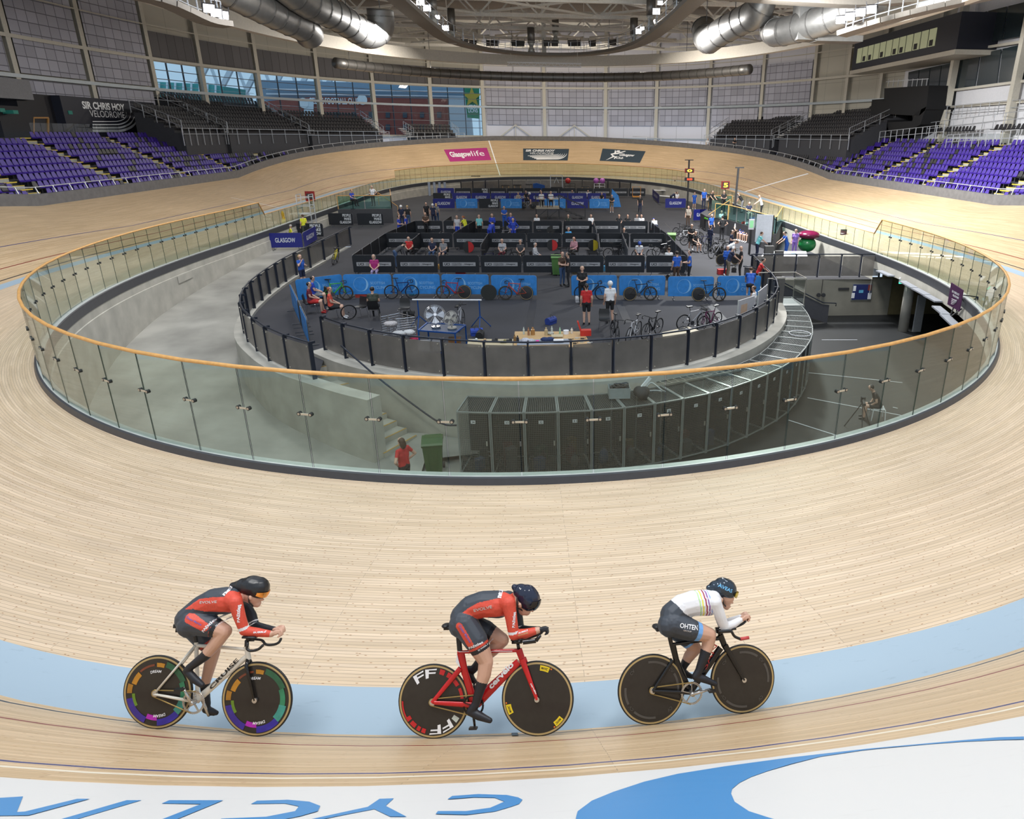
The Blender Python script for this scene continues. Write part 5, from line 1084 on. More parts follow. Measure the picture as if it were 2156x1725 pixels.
POSES = {
 'stand': P(), 'stand_shorts': P(**SHORT), 'hips': P(**arms['hips']), 'hips_suit': P(**arms['hips'], **LONG, thigh=[(.7, 2), (1, 0)], shin=0), 'front': P(**arms['front']), 'front_long': P(**arms['front'], **LONG), 'front_shorts': P(**arms['front'], **SHORT), 'phone': P(**arms['phone'], **SHORT), 'walk': P(**step),
 'reach': lean(P(**arms['reach']), .3), 'bend': lean(P(**arms['reach'], **LONG), .95), 'lean_rail': lean(P(**arms['reach']), .6), 'foot_up': lean(P(**arms['reach'], **SHORT) | dict(knL=V(-.1, .35, .82), anL=V(-.1, .3, .45), toeL=V(-.1, .45, .42)), .35),
 'sit': P(**SIT), 'sit_shorts': P(**SIT, **SHORT), 'sit_fwd': lean(P(**SIT, **SHORT), .45), 'sit_suit': P(**SIT, **LONG, thigh=[(.75, 2), (1, 0)], shin=0), 'sit_long': P(**SIT, **LONG), 'stride_back': P(**(step | arms['hips']), **SHORT),
}
PM = {}
def posemesh(nm):
    if nm not in PM: PM[nm] = remeshed('body_'+nm, person_caps(POSES[nm]), .017, 3, person_fingers(POSES[nm]))
    return PM[nm]
def hairmesh(st):
    k = 'hair_'+st
    if k in PM: return PM[k]
    m = MB()
    if st in ('short', 'long', 'pony', 'grey'):
        m.ball((0, -.022, .035), .1, 12, sc=(.95, 1.0, .92)); 
        if st == 'long': m.ball((0, -.055, -.06), .1, 10, sc=(1.05, .6, 1.35))
        if st == 'pony': m.tube([(0, -.1, .06), (0, -.15, .0), (0, -.14, -.12)], [.03, .032, .012], 8)
    elif st == 'cap': m.ball((0, 0, .045), .102, 12, sc=(1, 1.05, .8)); m.box((0, .12, .03), (.13, .12, .015))
    elif st == 'helmet': m.ball((0, -.02, .04), .125, 14, sc=(.9, 1.2, .95))
    V_ = [v if not (st not in ('helmet',) and v[2] < .042 and v[1] > .02) else (v[0]*.8, .02, v[2]) for v in m.v]; m.v = V_
    o = m.build(k, [None], smooth=True); me = o.data; bpy.data.objects.remove(o); PM[k] = me; return me
HC = dict(brown=(.07, .035, .018), dark=(.012, .009, .008), blond=(.45, .30, .14), ginger=(.30, .09, .03), grey=(.38, .37, .36), white=(.72, .72, .72), red=(.5, .03, .02), blue=(.02, .06, .3), black=(.015, .015, .02), auburn=(.16, .035, .02))
SK = dict(fair=(.55, .34, .25), tan=(.42, .24, .16), dark=(.12, .06, .04))
CC = dict(white=(.75, .75, .76), black=(.012, .012, .014), blue=(.015, .09, .42), navy=(.012, .018, .05), royal=(.02, .05, .38), red=(.50, .02, .02), coral=(.62, .08, .05), maroon=(.16, .015, .03), grey=(.22, .22, .23), lightgrey=(.42, .42, .44), magenta=(.32, .015, .14), teal=(.16, .50, .52), lime=(.30, .38, .02), yellow=(.62, .62, .03), khaki=(.16, .13, .09), jeans=(.04, .08, .17), brown=(.07, .04, .025), purple=(.25, .14, .48), pink=(.5, .25, .28), darkgrey=(.05, .05, .055), cyan=(.05, .30, .6), violet=(.3, .25, .42), beige=(.35, .3, .25), olive=(.05, .06, .045))
def cm(nm): return mat('cloth_'+nm, CC[nm], .75)
def face_dir(d):   # d in degrees: 0 looks away from the camera, 180 towards it, 90 to the left, -90 to the right
    return math.radians(d)
def person(x, y, pose, face, shirt, pants, hair, hc, label, z=ZI, h=1., skin='fair', shoes='black', at_=None):
    p = Vector(at_) if at_ is not None else at(x, y, z)
    J = POSES[pose]; b = bpy.data.objects.new('person', posemesh(pose)); COL.objects.link(b); b.location = p; b.rotation_euler = (0, 0, face_dir(face)); b.scale = (h, h, h)
    for i, m in enumerate((mat('skin_'+skin, SK[skin], .5), cm(shirt), cm(pants), mat('shoe_'+shoes, CC[shoes], .5))): b.material_slots[i].link = 'OBJECT'; b.material_slots[i].material = m
    if hair != 'bald':
        o = bpy.data.objects.new({'cap': 'cap', 'helmet': 'helmet'}.get(hair, 'hair'), hairmesh(hair)); COL.objects.link(o); o.parent = b; up = (Vector(J['head'])-Vector(J['neck'])).normalized()
        o.matrix_local = Matrix.Translation(Vector(J['head']))@Vector((0, 0, 1)).rotation_difference(up).to_matrix().to_4x4(); o.material_slots[0].link = 'OBJECT'; o.material_slots[0].material = mat('hair_'+hc, HC[hc], .6 if hair != 'helmet' else .2)
    tag(b, label, 'person'); return b
# ---------------------------------------------------------------- chairs
CHR = mat('chrome', (.6, .6, .62), .15, .95); BPL = mat('black_plastic', (.012, .012, .013), .45)
def make_chair():
    e = empty('plastic_chair'); m_ = MB(); rows_ = []
    for j, (y, z, w_) in enumerate(((.22, .47, .2), (.0, .44, .22), (-.17, .45, .22), (-.22, .52, .21), (-.25, .68, .22), (-.28, .84, .19))): rows_.append([V(-w_, y, z+.015), V(-w_*.5, y, z), V(w_*.5, y, z), V(w_, y, z+.015)])
    m_.sheet(rows_); rr = [[p+V(0, -.012, -.02) for p in r] for r in rows_]; m_.sheet(rr); m_.build('seat_shell', BPL, e, smooth=True)
    for sx in (-1, 1):
        for y0, y1 in ((.18, .24), (-.16, -.24)): MB().tube([V(sx*.19, y0, .43), V(sx*.22, y1, 0)], .011, 6).build('leg', CHR, e)
    MB().tube([V(-.2, .2, .42), V(.2, .2, .42), V(.2, -.18, .42), V(-.2, -.18, .42)], .011, 6, close=True).build('seat_frame', CHR, e); return e
chair0 = make_chair(); _cf = [True]
def chair(x, y, face, label, at_=None):
    c = chair0 if _cf[0] else copy_tree(chair0); _cf[0] = False; c.location = at_ if at_ is not None else at(x, y, ZI); c.rotation_euler = (0, 0, face_dir(face)); tag(c, label, 'chair'); return c
def seated(x, y, pose, face, *a, chairlabel=None, **k):   # x, y: the floor under the sitter
    b = person(x, y, pose, face, *a, **k); chair(x, y, face, chairlabel or 'black plastic chair under the '+a[4].replace('person ', 'sitter ', 1)[:70] if 0 else (chairlabel or 'chair'), b.location.copy()); return b
# ---------------------------------------------------------------- crowd barriers
def bannermats():
    return dict(scot=mat('sky_blue_banner', (.030, .21, .56), .5, noise=.12, nscale=5), gla=mat('deep_blue_banner', (.008, .012, .17), .5), ppl=mat('black_banner', (.008, .010, .014), .5), uci=mat('black_banner', (.008, .010, .014), .5), blank=mat('black_banner', (.008, .010, .014), .5))
BM = bannermats(); BTX = mat('banner_white', (.62, .64, .66), .5); BSC = mat('banner_pale_blue', (.22, .46, .75), .5); STRIP = mat('banner_strip', (.30, .30, .31), .5)
def barrier_proto(kind):
    e = empty('crowd_barrier'); m_ = MB(); rc = [(.12*(1-math.cos(a)), .12*(1-math.sin(a))) for a in (0, .52, 1.05, 1.57)]
    pts = [V(0, 0, .22)]+[V(x, 0, 1.1-z) for x, z in rc]+[V(2.2-x, 0, 1.1-z) for x, z in rc[::-1]]+[V(2.2, 0, .22)]
    m_.tube(pts, .02, 6, close=True)
    for i in range(1, 14): m_.bar((2.2*i/14, 0, .22), (2.2*i/14, 0, 1.08), .012)
    m_.build('frame', mat('barrier_steel', (.14, .145, .16), .4, .5), e)
    for x in (.3, 1.9): MB().bar((x, -.32, .02), (x, .32, .02), .04).bar((x, 0, .02), (x, 0, .24), .035).build('foot', mat('barrier_steel', (.14, .145, .16), .4, .5), e)
    b = MB(); y = -.03; o_ = [V(.02, y, .17), V(2.18, y, .17)]+[V(2.2-x-.0, y, 1.12-z) for x, z in rc]+[V(x, y, 1.12-z) for x, z in rc[::-1]]
    b.poly(o_, .012, (0, -1, 0)); bn = b.build('banner', BM[kind], e); y = -.046
    if kind == 'gla': t = MB(); lettering(t, 'GLASGOW', (.45, y, .5), (1, 0, 0), (0, 0, 1), 1.3, .3, bold=.015); t.build('lettering', BTX, bn)
    elif kind == 'ppl':
        for w_, s, z in ((.75, 'PEOPLE', .84), (.62, 'MAKE', .56), (1.05, 'GLASGOW', .28)): t = MB(); lettering(t, s, (2.05-w_, y, z), (1, 0, 0), (0, 0, 1), w_, .22, bold=.03); t.build('lettering', BTX, bn)
    elif kind == 'scot':
        t = MB(); c0 = V(.78, y, .65); N = 28
        for i in range(N):
            a, b_ = 2*PI*i/N, 2*PI*(i+1)/N; th = lambda q: .012+.085*max(0, math.cos(q+.2))**2 if math.cos(q+.2) > 0 else .012
            t.add([c0+V(math.cos(a), 0, math.sin(a))*.34, c0+V(math.cos(b_), 0, math.sin(b_))*.34, c0+V(math.cos(b_), 0, math.sin(b_))*(.34-th(b_)), c0+V(math.cos(a), 0, math.sin(a))*(.34-th(a))], [(0, 1, 2, 3)])
        lettering(t, 'SCOTTISH', (1.22, y, .64), (1, 0, 0), (0, 0, 1), .66, .12, bold=.01); lettering(t, 'CYCLING', (1.22, y, .42), (1, 0, 0), (0, 0, 1), .74, .14, bold=.01); t.build('lettering', BSC, bn)
    elif kind == 'uci':
        t = MB(); t.add([V(.2, y, .52), V(2.0, y, .52), V(2.0, y, .73), V(.2, y, .73)], [(0, 1, 2, 3)]); st = t.build('strip', STRIP, bn)
        t = MB(); y -= .004; lettering(t, 'UCI', (.28, y, .56), (1, 0, 0), (0, 0, 1), .3, .13, bold=.03); t.build('lettering', BM['uci'], bn); t = MB(); lettering(t, 'CYCLING WORLD', (.68, y, .635), (1, 0, 0), (0, 0, 1), .55, .05); lettering(t, 'CHAMPIONSHIPS', (.68, y, .56), (1, 0, 0), (0, 0, 1), .55, .05); t.build('lettering', BM['uci'], bn); t = MB(); lettering(t, 'Glasgow', (1.38, y, .57), (1, 0, 0), (0, 0, 1), .5, .1, bold=.02); t.build('lettering', BM['uci'], bn)
    return e
BPR = {}; 
def barrier(kind, x0, y0, x1, y1, label, group, pts=None):
    a, b = pts if pts else (at(x0, y0, ZI), at(x1, y1, ZI))
    e = copy_tree(BPR[kind]) if kind in BPR else barrier_proto(kind); BPR.setdefault(kind, e)
    d = b-a; e.location = a; e.rotation_euler = (0, 0, math.atan2(d.y, d.x)); e.scale = (d.length/2.24, 1, 1); tag(e, label, 'barrier', group); return e
ordn = ['first', 'second', 'third', 'fourth', 'fifth', 'sixth', 'seventh', 'eighth', 'ninth', 'tenth', 'eleventh', 'twelfth']
for i, (a, b, y0, y1) in enumerate(((628, 726, 640, 626), (728, 830, 627, 626), (832, 931, 626, 626), (933, 1033, 626, 627), (1036, 1133, 628, 629))): barrier('scot', a, y0, b, y1, 'sky blue cycling banner barrier, %s from the left in the front row before the gap' % ordn[i], 'sky blue barriers of the front row')
for i, (a, b, y0, y1) in enumerate(((1203, 1300, 629, 628), (1303, 1401, 629, 629), (1405, 1502, 631, 631), (1508, 1600, 630, 629))): barrier('scot', a, y0, b, y1, 'sky blue cycling banner barrier, %s right of the gap in the front row' % ordn[i], 'sky blue barriers of the front row')
barrier('scot', 619, 650, 636, 689, 'sky blue barrier turned side on, upper one at the left end of the front pen', 'side on barriers of the front pen'); barrier('blank', 636, 689, 641, 702, 'black barrier turned side on between the two blue ones at the front left', 'side on barriers of the front pen')
barrier('scot', 641, 702, 655, 734, 'sky blue barrier turned side on, lower one at the left end of the front pen', 'side on barriers of the front pen')
u1 = [746, 838, 927, 1014, 1102, 1190, 1274, 1360, 1446]
for i in range(8): barrier('uci', u1[i], 580, u1[i+1]-2, 580, 'black barrier with a white lettered strip, %s from the left in the nearest black row' % ordn[i], 'black barriers of the nearest pen row')
u2 = [815, 887, 957, 1030, 1111, 1185, 1259, 1327, 1402]
for i in range(8): barrier('uci', u2[i], 526, u2[i+1]-2, 526, 'black barrier with a white lettered strip, %s from the left in the middle black row' % ordn[i], 'black barriers of the middle pen row')
u3 = [876, 936, 1000, 1062, 1124, 1186, 1249, 1309, 1366]
for i in range(8): barrier('uci', u3[i], 496, u3[i+1]-2, 496, 'black barrier with a white lettered strip, %s from the left in the third black row' % ordn[i], 'black barriers of the third pen row')
k_ = 0
for (xa, ya, xb, yb, nm) in ((746, 580, 815, 526, 'left end of the nearest pens'), (887, 526, 868, 545, 'first split in the nearest pens'), (1030, 526, 1014, 555, 'second split in the nearest pens'), (1402, 526, 1446, 580, 'right end of the nearest pens'), (815, 526, 876, 496, 'left end of the middle pens'), (1000, 496, 957, 526, 'first split in the middle pens'), (1186, 496, 1185, 526, 'second split in the middle pens'), (1366, 496, 1402, 526, 'right end of the middle pens'), (936, 496, 952, 484, 'left split behind the third row'), (1309, 526, 1320, 560, 'right split in the nearest pens'), (1259, 526, 1262, 560, 'central split in the nearest pens'), (1249, 496, 1256, 520, 'right split in the middle pens')):
    A_, B_ = sorted((at(xa, ya, ZI), at(xb, yb, ZI)), key=lambda q: q.y); n = max(1, int(round((B_-A_).length/2.35)))
    for j in range(n): barrier('blank', 0, 0, 0, 0, 'black side-on barrier at the %s%s' % (nm, '' if n == 1 else ', section %d going away' % (j+1)), 'dividing barriers between the pens', (A_.lerp(B_, j/n), A_.lerp(B_, (j+1)/n-.01)))
seqf = [('gla', 913, 959), ('scot', 961, 1007), ('ppl', 1009, 1053), ('scot', 1055, 1100), ('scot', 1147, 1192), ('gla', 1194, 1239), ('scot', 1241, 1284)]
cn = dict(gla='deep blue GLASGOW', scot='sky blue cycling', ppl='black PEOPLE MAKE GLASGOW')
for i, (k, a, b) in enumerate(seqf): barrier(k, a, 442, b, 442, '%s barrier, %s from the left in the bright far pen row' % (cn[k], ordn[i]), 'banner barriers of the far pens')
for i, k in enumerate(['ppl']+['gla']*8): a = 917+i*40.5-4; barrier(k, a, 428, a+39.5, 428, '%s barrier, %s from the left in the second far row' % (cn[k], ordn[i]), 'banner barriers of the far pens')
for i, k in enumerate(['gla', 'uci', 'ppl', 'uci', 'uci', 'uci', 'uci', 'uci', 'uci', 'uci', 'uci', 'uci']): a = 922+i*36.5; barrier(k, a, 416, a+35.5, 416, '%s barrier, %s from the left in the rearmost far row' % (cn.get(k, 'black strip'), ordn[i]), 'banner barriers of the far pens')
barrier('gla', 1400, 441, 1444, 441, 'deep blue GLASGOW barrier standing alone to the right of the far pens', 'banner barriers of the far pens'); barrier('gla', 1374, 418, 1388, 432, 'deep blue barrier turned side on at the right of the far pens', 'banner barriers of the far pens')
barrier('gla', 1459, 468, 1492, 467, 'deep blue barrier half hidden behind the right deck beside the lime bin', 'banner barriers by the decks')
barrier('ppl', 694, 478, 746, 478, 'black PEOPLE MAKE GLASGOW barrier below the left deck, left one', 'banner barriers by the decks'); barrier('ppl', 754, 478, 810, 478, 'black PEOPLE MAKE GLASGOW barrier below the left deck, right one', 'banner barriers by the decks')
barrier('gla', 568, 527, 641, 526, 'deep blue GLASGOW barrier closing the top of the left ramp', 'banner barriers by the decks'); barrier('gla', 641, 526, 668, 509, 'deep blue GLASGOW barrier set at an angle beside the ramp fence', 'banner barriers by the decks'); barrier('ppl', 618, 503, 684, 503, 'black PEOPLE MAKE GLASGOW barrier behind the man in the yellow vest', 'banner barriers by the decks')
# dark mats / tape lines on the carpet
TAPE = mat('dark_tape', (.018, .019, .024), .6)
for i, (a, b, w_) in enumerate((((1124, 632), (1112, 700), .3), ((1300, 630), (1322, 680), .35), ((1487, 634), (1524, 674), .35), ((800, 440), (700, 478), .12), ((880, 470), (800, 510), .12), ((1400, 470), (1440, 510), .12))):
    A_, B_ = at(*a, ZI), at(*b, ZI); d = (B_-A_).normalized(); m_ = MB(); m_.bar(A_+V(0, 0, .004), B_+V(0, 0, .004), w_, .006); tag(m_.build('floor_tape', TAPE), 'dark strip on the grey carpet %s' % ['near the work table', 'right of the two standing riders', 'left of the notice boards', 'beyond the ramp fence', 'left of the pen corner', 'right of the pens by the bike rack'][i], 'tape')
# ---------------------------------------------------------------- bicycles in the infield
TYR = mat('tyre_black', (.012, .012, .012), .6); TAN = mat('tan_sidewall', (.45, .32, .14), .6); CARB = mat('carbon_black', (.015, .015, .017), .3)
WM = {}
def wheel_mesh(kind, n=24):
    if kind in WM: return WM[kind]
    m_ = MB(); R = .335; ring = lambda r, k=20: [V(r*math.cos(2*PI*i/n), 0, r*math.sin(2*PI*i/n)) for i in range(n)]
    m_.tube(ring(R-.014), .014, 6, close=True, k=0)
    if kind == 'disc': 
        for s in (-1, 1): c = V(0, s*.014, 0); m_.add([c]+[p+V(0, s*.004, 0) for p in ring(R-.03)], [(0, 1+i, 1+(i+1) % n) if s < 0 else (0, 1+(i+1) % n, 1+i) for i in range(n)], 1)
        m_.tube(ring(R-.032), .008, 5, close=True, k=2)
    elif kind == 'five':
        m_.tube(ring(R-.05), .022, 6, close=True, k=1)
        for i in range(5): a = 2*PI*i/5+.3; m_.bar((0, 0, 0), ((R-.06)*math.cos(a), 0, (R-.06)*math.sin(a)), .02, .05, k=1, up=(0, 1, 0))
        m_.tube(ring(R-.03), .006, 5, close=True, k=2)
    else:
        m_.tube(ring(R-.04), .014, 6, close=True, k=1)
        for i in range(14): a = 2*PI*i/14; m_.bar((0, (.02 if i % 2 else -.02), 0), ((R-.04)*math.cos(a), 0, (R-.04)*math.sin(a)), .003, k=1)
    m_.cyl((0, -.035, 0), (0, .035, 0), .022, 8, k=1)
    o = m_.build('wheel_'+kind, [TYR, CARB, TAN], smooth=False); me = o.data; bpy.data.objects.remove(o); WM[kind] = me; return me
FMs = {}
def bike(a, b, lean_, col, wf='spoke', wr='spoke', drop=True, label='', bars=True, group=None, flip=1):
    """a, b: ground points of rear and front wheel; lean_ in degrees to the left of travel"""
    a, b = Vector(a), Vector(b); f = (b-a); f.z = 0; f.normalize(); n = V(-f.y, f.x, 0); ph = math.radians(lean_); up = V(0, 0, math.cos(ph))+n*math.sin(ph); side = up.cross(f)
    M_ = Matrix((f, side, up)).transposed().to_4x4(); mid = (a+b)/2; M_.translation = mid-f*.49; e = empty('bicycle', mtx=M_); tag(e, label, 'bicycle', group)
    key = (col, drop)
    if key not in FMs:
        m_ = MB(); BB = V(.41, 0, .28); ST = V(.27, 0, .80); HT = V(.80, 0, .82); HB = V(.83, 0, .68); RA = V(0, 0, .335); FA = V(.98, 0, .335)
        m_.tube([BB, HB-V(.005, 0, -.03)], .027, 6); m_.tube([ST-V(-.01, 0, .05), HT-V(0, 0, .03)], .02, 6); m_.tube([BB, ST], .021, 6); m_.tube([HB, HT], .024, 6)
        for s in (-1, 1): m_.tube([BB+V(0, s*.03, 0), RA+V(0, s*.055, 0)], .011, 5); m_.tube([ST-V(-.03, 0, .12), RA+V(0, s*.055, 0)], .009, 5); m_.tube([HB, HB+V(.03, s*.045, -.06), FA+V(0, s*.045, 0)], .012, 5)
        o = m_.build('f', None); fr = o.data; bpy.data.objects.remove(o)
        m_ = MB(); m_.tube([ST, ST+V(-.05, 0, .16)], .014, 6); m_.box(ST+V(-.05, 0, .175), (.26, .1, .035)); m_.box(ST+V(-.13, 0, .18), (.09, .15, .035)); o = m_.build('s', None); sa = o.data; bpy.data.objects.remove(o)
        m_ = MB(); m_.tube([HT, HT+V(-.01, 0, .05), HT+V(.09, 0, .08)], .014, 6)
        if drop:
            m_.tube([HT+V(.09, -.2, .08), HT+V(.09, .2, .08)], .014, 6)
            for s in (-1, 1): m_.tube(smoothpoly([HT+V(.09, s*.2, .08), HT+V(.17, s*.21, .07), HT+V(.18, s*.215, -.02), HT+V(.09, s*.22, -.06)], 4), .014, 6)
        else:
            m_.tube([HT+V(.09, -.21, .06), HT+V(.09, .21, .06)], .016, 6)
            for s in (-1, 1): m_.tube([HT+V(.05, s*.06, .11), HT+V(.34, s*.05, .15)], .013, 6); m_.tube([HT+V(.09, s*.21, .06), HT+V(.2, s*.21, .04)], .014, 6)
        o = m_.build('h', None); ha = o.data; bpy.data.objects.remove(o)
        m_ = MB(); BBc = V(.41, -.05, .28); n_ = 18; m_.cyl(BBc, BBc+V(0, -.006, 0), .095, n_); m_.tube([BBc, BBc+V(.12, -.01, -.12)], .012, 5); m_.tube([V(.41, .06, .28), V(.29, .07, .40)], .012, 5); m_.box(V(.53, -.09, .16), (.09, .06, .02)); m_.box(V(.29, .1, .40), (.09, .06, .02)); o = m_.build('c', None); cr = o.data; bpy.data.objects.remove(o)
        FMs[key] = (fr, sa, ha, cr)
    def put(nm, me, m, loc=(0, 0, 0)):
        o = bpy.data.objects.new(nm, me); COL.objects.link(o); o.parent = e; o.location = loc
        if m is not None:
            if not me.materials: me.materials.append(None)
            o.material_slots[0].link = 'OBJECT'; o.material_slots[0].material = m
        return o
    fr, sa, ha, cr = FMs[key]; put('frame', fr, mat('bike_paint_'+col, BC[col], .3)); put('saddle', sa, BPL); put('handlebar', ha, BPL); put('crankset', cr, mat('crank_metal', (.12, .12, .13), .3, .7)); put('wheel', wheel_mesh(wr), None, (0, 0, .335)); put('wheel', wheel_mesh(wf), None, (.98, 0, .335)); return e
BC = dict(green=(.04, .32, .02), blue=(.006, .009, .07), red=(.33, .012, .015), orange=(.40, .045, .015), black=(.012, .012, .014), white=(.6, .6, .62), silver=(.3, .3, .32), navy=(.01, .012, .05), yellow=(.6, .5, .02), pink=(.16, .03, .09))
def bpx(x0, y0, x1, y1, *a, **k): return bike(at(x0, y0, ZI), at(x1, y1, ZI), *a, **k)
bpx(686, 633, 728, 632, 8, 'green', 'five', 'disc', True, 'bright green framed bike leaning on the leftmost sky blue barrier'); bpx(824, 630, 869, 630, 8, 'blue', 'spoke', 'spoke', True, 'dark blue road bike leaning on the third sky blue barrier')
bpx(980, 630, 932, 631, -8, 'red', 'five', 'disc', True, 'red bike with black disc wheel leaning on the fourth sky blue barrier'); bpx(1110, 632, 1063, 632, -8, 'orange', 'five', 'disc', True, 'orange red bike with disc rear wheel by the end of the left blue row')
bpx(1325, 634, 1371, 633, 8, 'black', 'five', 'disc', False, 'black bike with disc rear wheel leaning on blue barriers right of the gap'); bpx(1470, 635, 1514, 635, 8, 'black', 'five', 'disc', True, 'black bike with a red and white front wheel before the right blue barriers')
bpx(1228, 632, 1262, 632, 6, 'black', 'spoke', 'spoke', True, 'dark road bike leaning on the blue barrier behind the standing riders')
bpx(697, 561, 714, 549, -10, 'yellow', 'spoke', 'spoke', False, 'white and yellow time trial bike leaning on the ramp fence')
bpx(1289, 712, 1296, 722, 6, 'black', 'spoke', 'spoke', True, 'black road bike end on, leftmost of the three by the curved front fence'); bpx(1340, 712, 1324, 723, 6, 'white', 'spoke', 'spoke', True, 'white road bike with orange fork, middle of the three by the curved front fence'); bpx(1384, 704, 1358, 715, 6, 'black', 'spoke', 'spoke', True, 'black road bike, rightmost of the three by the curved front fence')
bpx(1440, 695, 1476, 690, -6, 'silver', 'spoke', 'spoke', False, 'silver handlebar bike behind the small white table'); bpx(1505, 690, 1478, 698, 6, 'pink', 'spoke', 'spoke', False, 'dark bike with raised saddle between the white table and the whiteboard')
bpx(966, 700, 978, 684, 4, 'silver', 'spoke', 'spoke', False, 'bike hanging nose up on the blue work stand behind the fans')
bpx(1100, 441, 1124, 441, 2, 'silver', 'disc', 'disc', False, 'time trial bike ridden slowly before the far blue barriers')
rk_ = [(1421, 497, 1446, 500), (1430, 507, 1455, 509), (1441, 517, 1466, 519), (1448, 505, 1471, 507), (1470, 523, 1494, 520), (1484, 535, 1508, 531), (1496, 545, 1520, 541), (1505, 533, 1530, 531)]
for i, q in enumerate(rk_): bpx(*q, 5, ['black', 'white', 'black', 'silver', 'navy', 'black', 'silver', 'black'][i], 'five' if i % 3 == 0 else 'spoke', 'spoke', i % 2 == 0, 'rack parked bike left of the right deck, %s counting from the far left end' % ordn[i], group='bikes on the long rack')
bpx(1514, 559, 1551, 557, 3, 'black', 'disc', 'disc', False, 'black bike with yellow marked disc wheels held by the white haired man'); bpx(1512, 541, 1541, 539, 3, 'black', 'disc', 'disc', False, 'black disc wheeled bike behind the white haired man')
pens = [(870, 560, 'black'), (1010, 562, 'navy'), (1050, 556, 'black'), (1230, 560, 'black'), (1340, 548, 'silver'), (1380, 540, 'black'), (905, 514, 'black'), (1050, 508, 'silver'), (1085, 512, 'black'), (1130, 515, 'navy'), (1280, 545, 'black'), (1170, 556, 'black')]
for i, (x, y, c) in enumerate(pens): A_ = at(x, y, ZI); d = V(.98, (-.3, .2, .4)[i % 3], 0); bike(A_, A_+d, (5, -5)[i % 2], c, 'five' if i % 2 else 'spoke', 'disc' if i % 3 == 0 else 'spoke', i % 2 == 0, '%s bike standing inside the black barrier pens, %s listed from the near left' % (c, ordn[i]), group='bikes standing in the black pens')
# loose wheels and round wheel bags
def loose_wheel(x, y, rz, kind, label, cols=None, lean_=.15):
    o = bpy.data.objects.new('spare_cycle_wheel', wheel_mesh(kind)); COL.objects.link(o); o.location = at(x, y, ZI)+V(0, 0, .333); o.rotation_euler = (lean_, 0, rz); tag(o, label, 'wheel'); return o
loose_wheel(736, 674, .5, 'spoke', 'single wheel with tan tyre standing before the empty chair at the front left'); 
def wheelbag(x, y, c1, c2, label, r=.37):
    e = empty('wheel_bag', at(x, y, ZI)+V(0, 0, r)); tag(e, label, 'wheel bag'); m_ = MB(); m_.cyl((0, -.05, 0), (0, .05, 0), r, 28); m_.build('bag', mat('bag_'+label[:6], c1, .6), e)
    if c2: m_ = MB(); P_ = [V(0, -.056, -r*.97)]+[V(r*.97*math.cos(a), -.056, r*.97*math.sin(a)) for a in [(-.5+i/14)*PI for i in range(15)]]; m_.add(P_, [tuple(range(len(P_)))]); m_.build('bag_patch', mat('patch_'+label[:6], c2, .6), e)
    return e
wheelbag(1030, 632, (.02, .022, .02), None, 'round olive black wheel bag before the sky blue barriers'); wheelbag(987, 532, (.02, .02, .02), (.5, .02, .02), 'scarlet and black round wheel bag in the left middle pen'); wheelbag(1163, 528, (.02, .02, .02), (.5, .02, .02), 'red letter marked round wheel bag in the central pen'); wheelbag(1249, 528, (.02, .02, .02), (.6, .45, .02), 'yellow and black round wheel bag in the right central pen'); wheelbag(1161, 496, (.02, .02, .02), None, 'black disc wheel leaning in the far central pen'); wheelbag(1300, 520, (.015, .015, .015), None, 'black round wheel bag leaning on the middle right barriers')
# kit bags, crates, clothes lying about
def kitbag(x, y, col, label, s_=1., rz=0.):
    e = empty('kit_bag', at(x, y, ZI), rz); tag(e, label, 'bag'); m_ = MB(); m_.cyl((-.26*s_, 0, .16*s_), (.26*s_, 0, .16*s_), .16*s_, 12); m_.box((0, 0, .1*s_), (.5*s_, .28*s_, .2*s_)); m_.build('body', mat('kit_'+'%.2f%.2f%.2f' % col, col, .7), e, smooth=False); m_ = MB(); m_.tube([V(-.1*s_, -.1*s_, .3*s_), V(-.05*s_, 0, .42*s_), V(.05*s_, 0, .42*s_), V(.1*s_, -.1*s_, .3*s_)], .012, 5); m_.build('handles', BPL, e); return e
def crate(x, y, col, label, d=(.5, .35, .28)):
    e = empty('storage_crate', at(x, y, ZI)); tag(e, label, 'crate'); m_ = MB(); w_, l_, h_ = d
    for cx_, cy_, sx_, sy_ in ((0, l_/2, w_, .02), (0, -l_/2, w_, .02), (w_/2, 0, .02, l_), (-w_/2, 0, .02, l_)): m_.box((cx_, cy_, h_/2), (sx_, sy_, h_))
    m_.box((0, 0, .01), (w_, l_, .02)); m_.box((0, 0, h_*.75), (w_*.9, l_*.9, .1)); m_.build('crate_body', mat('crate_'+'%.2f%.2f%.2f' % col, col, .5), e); return e
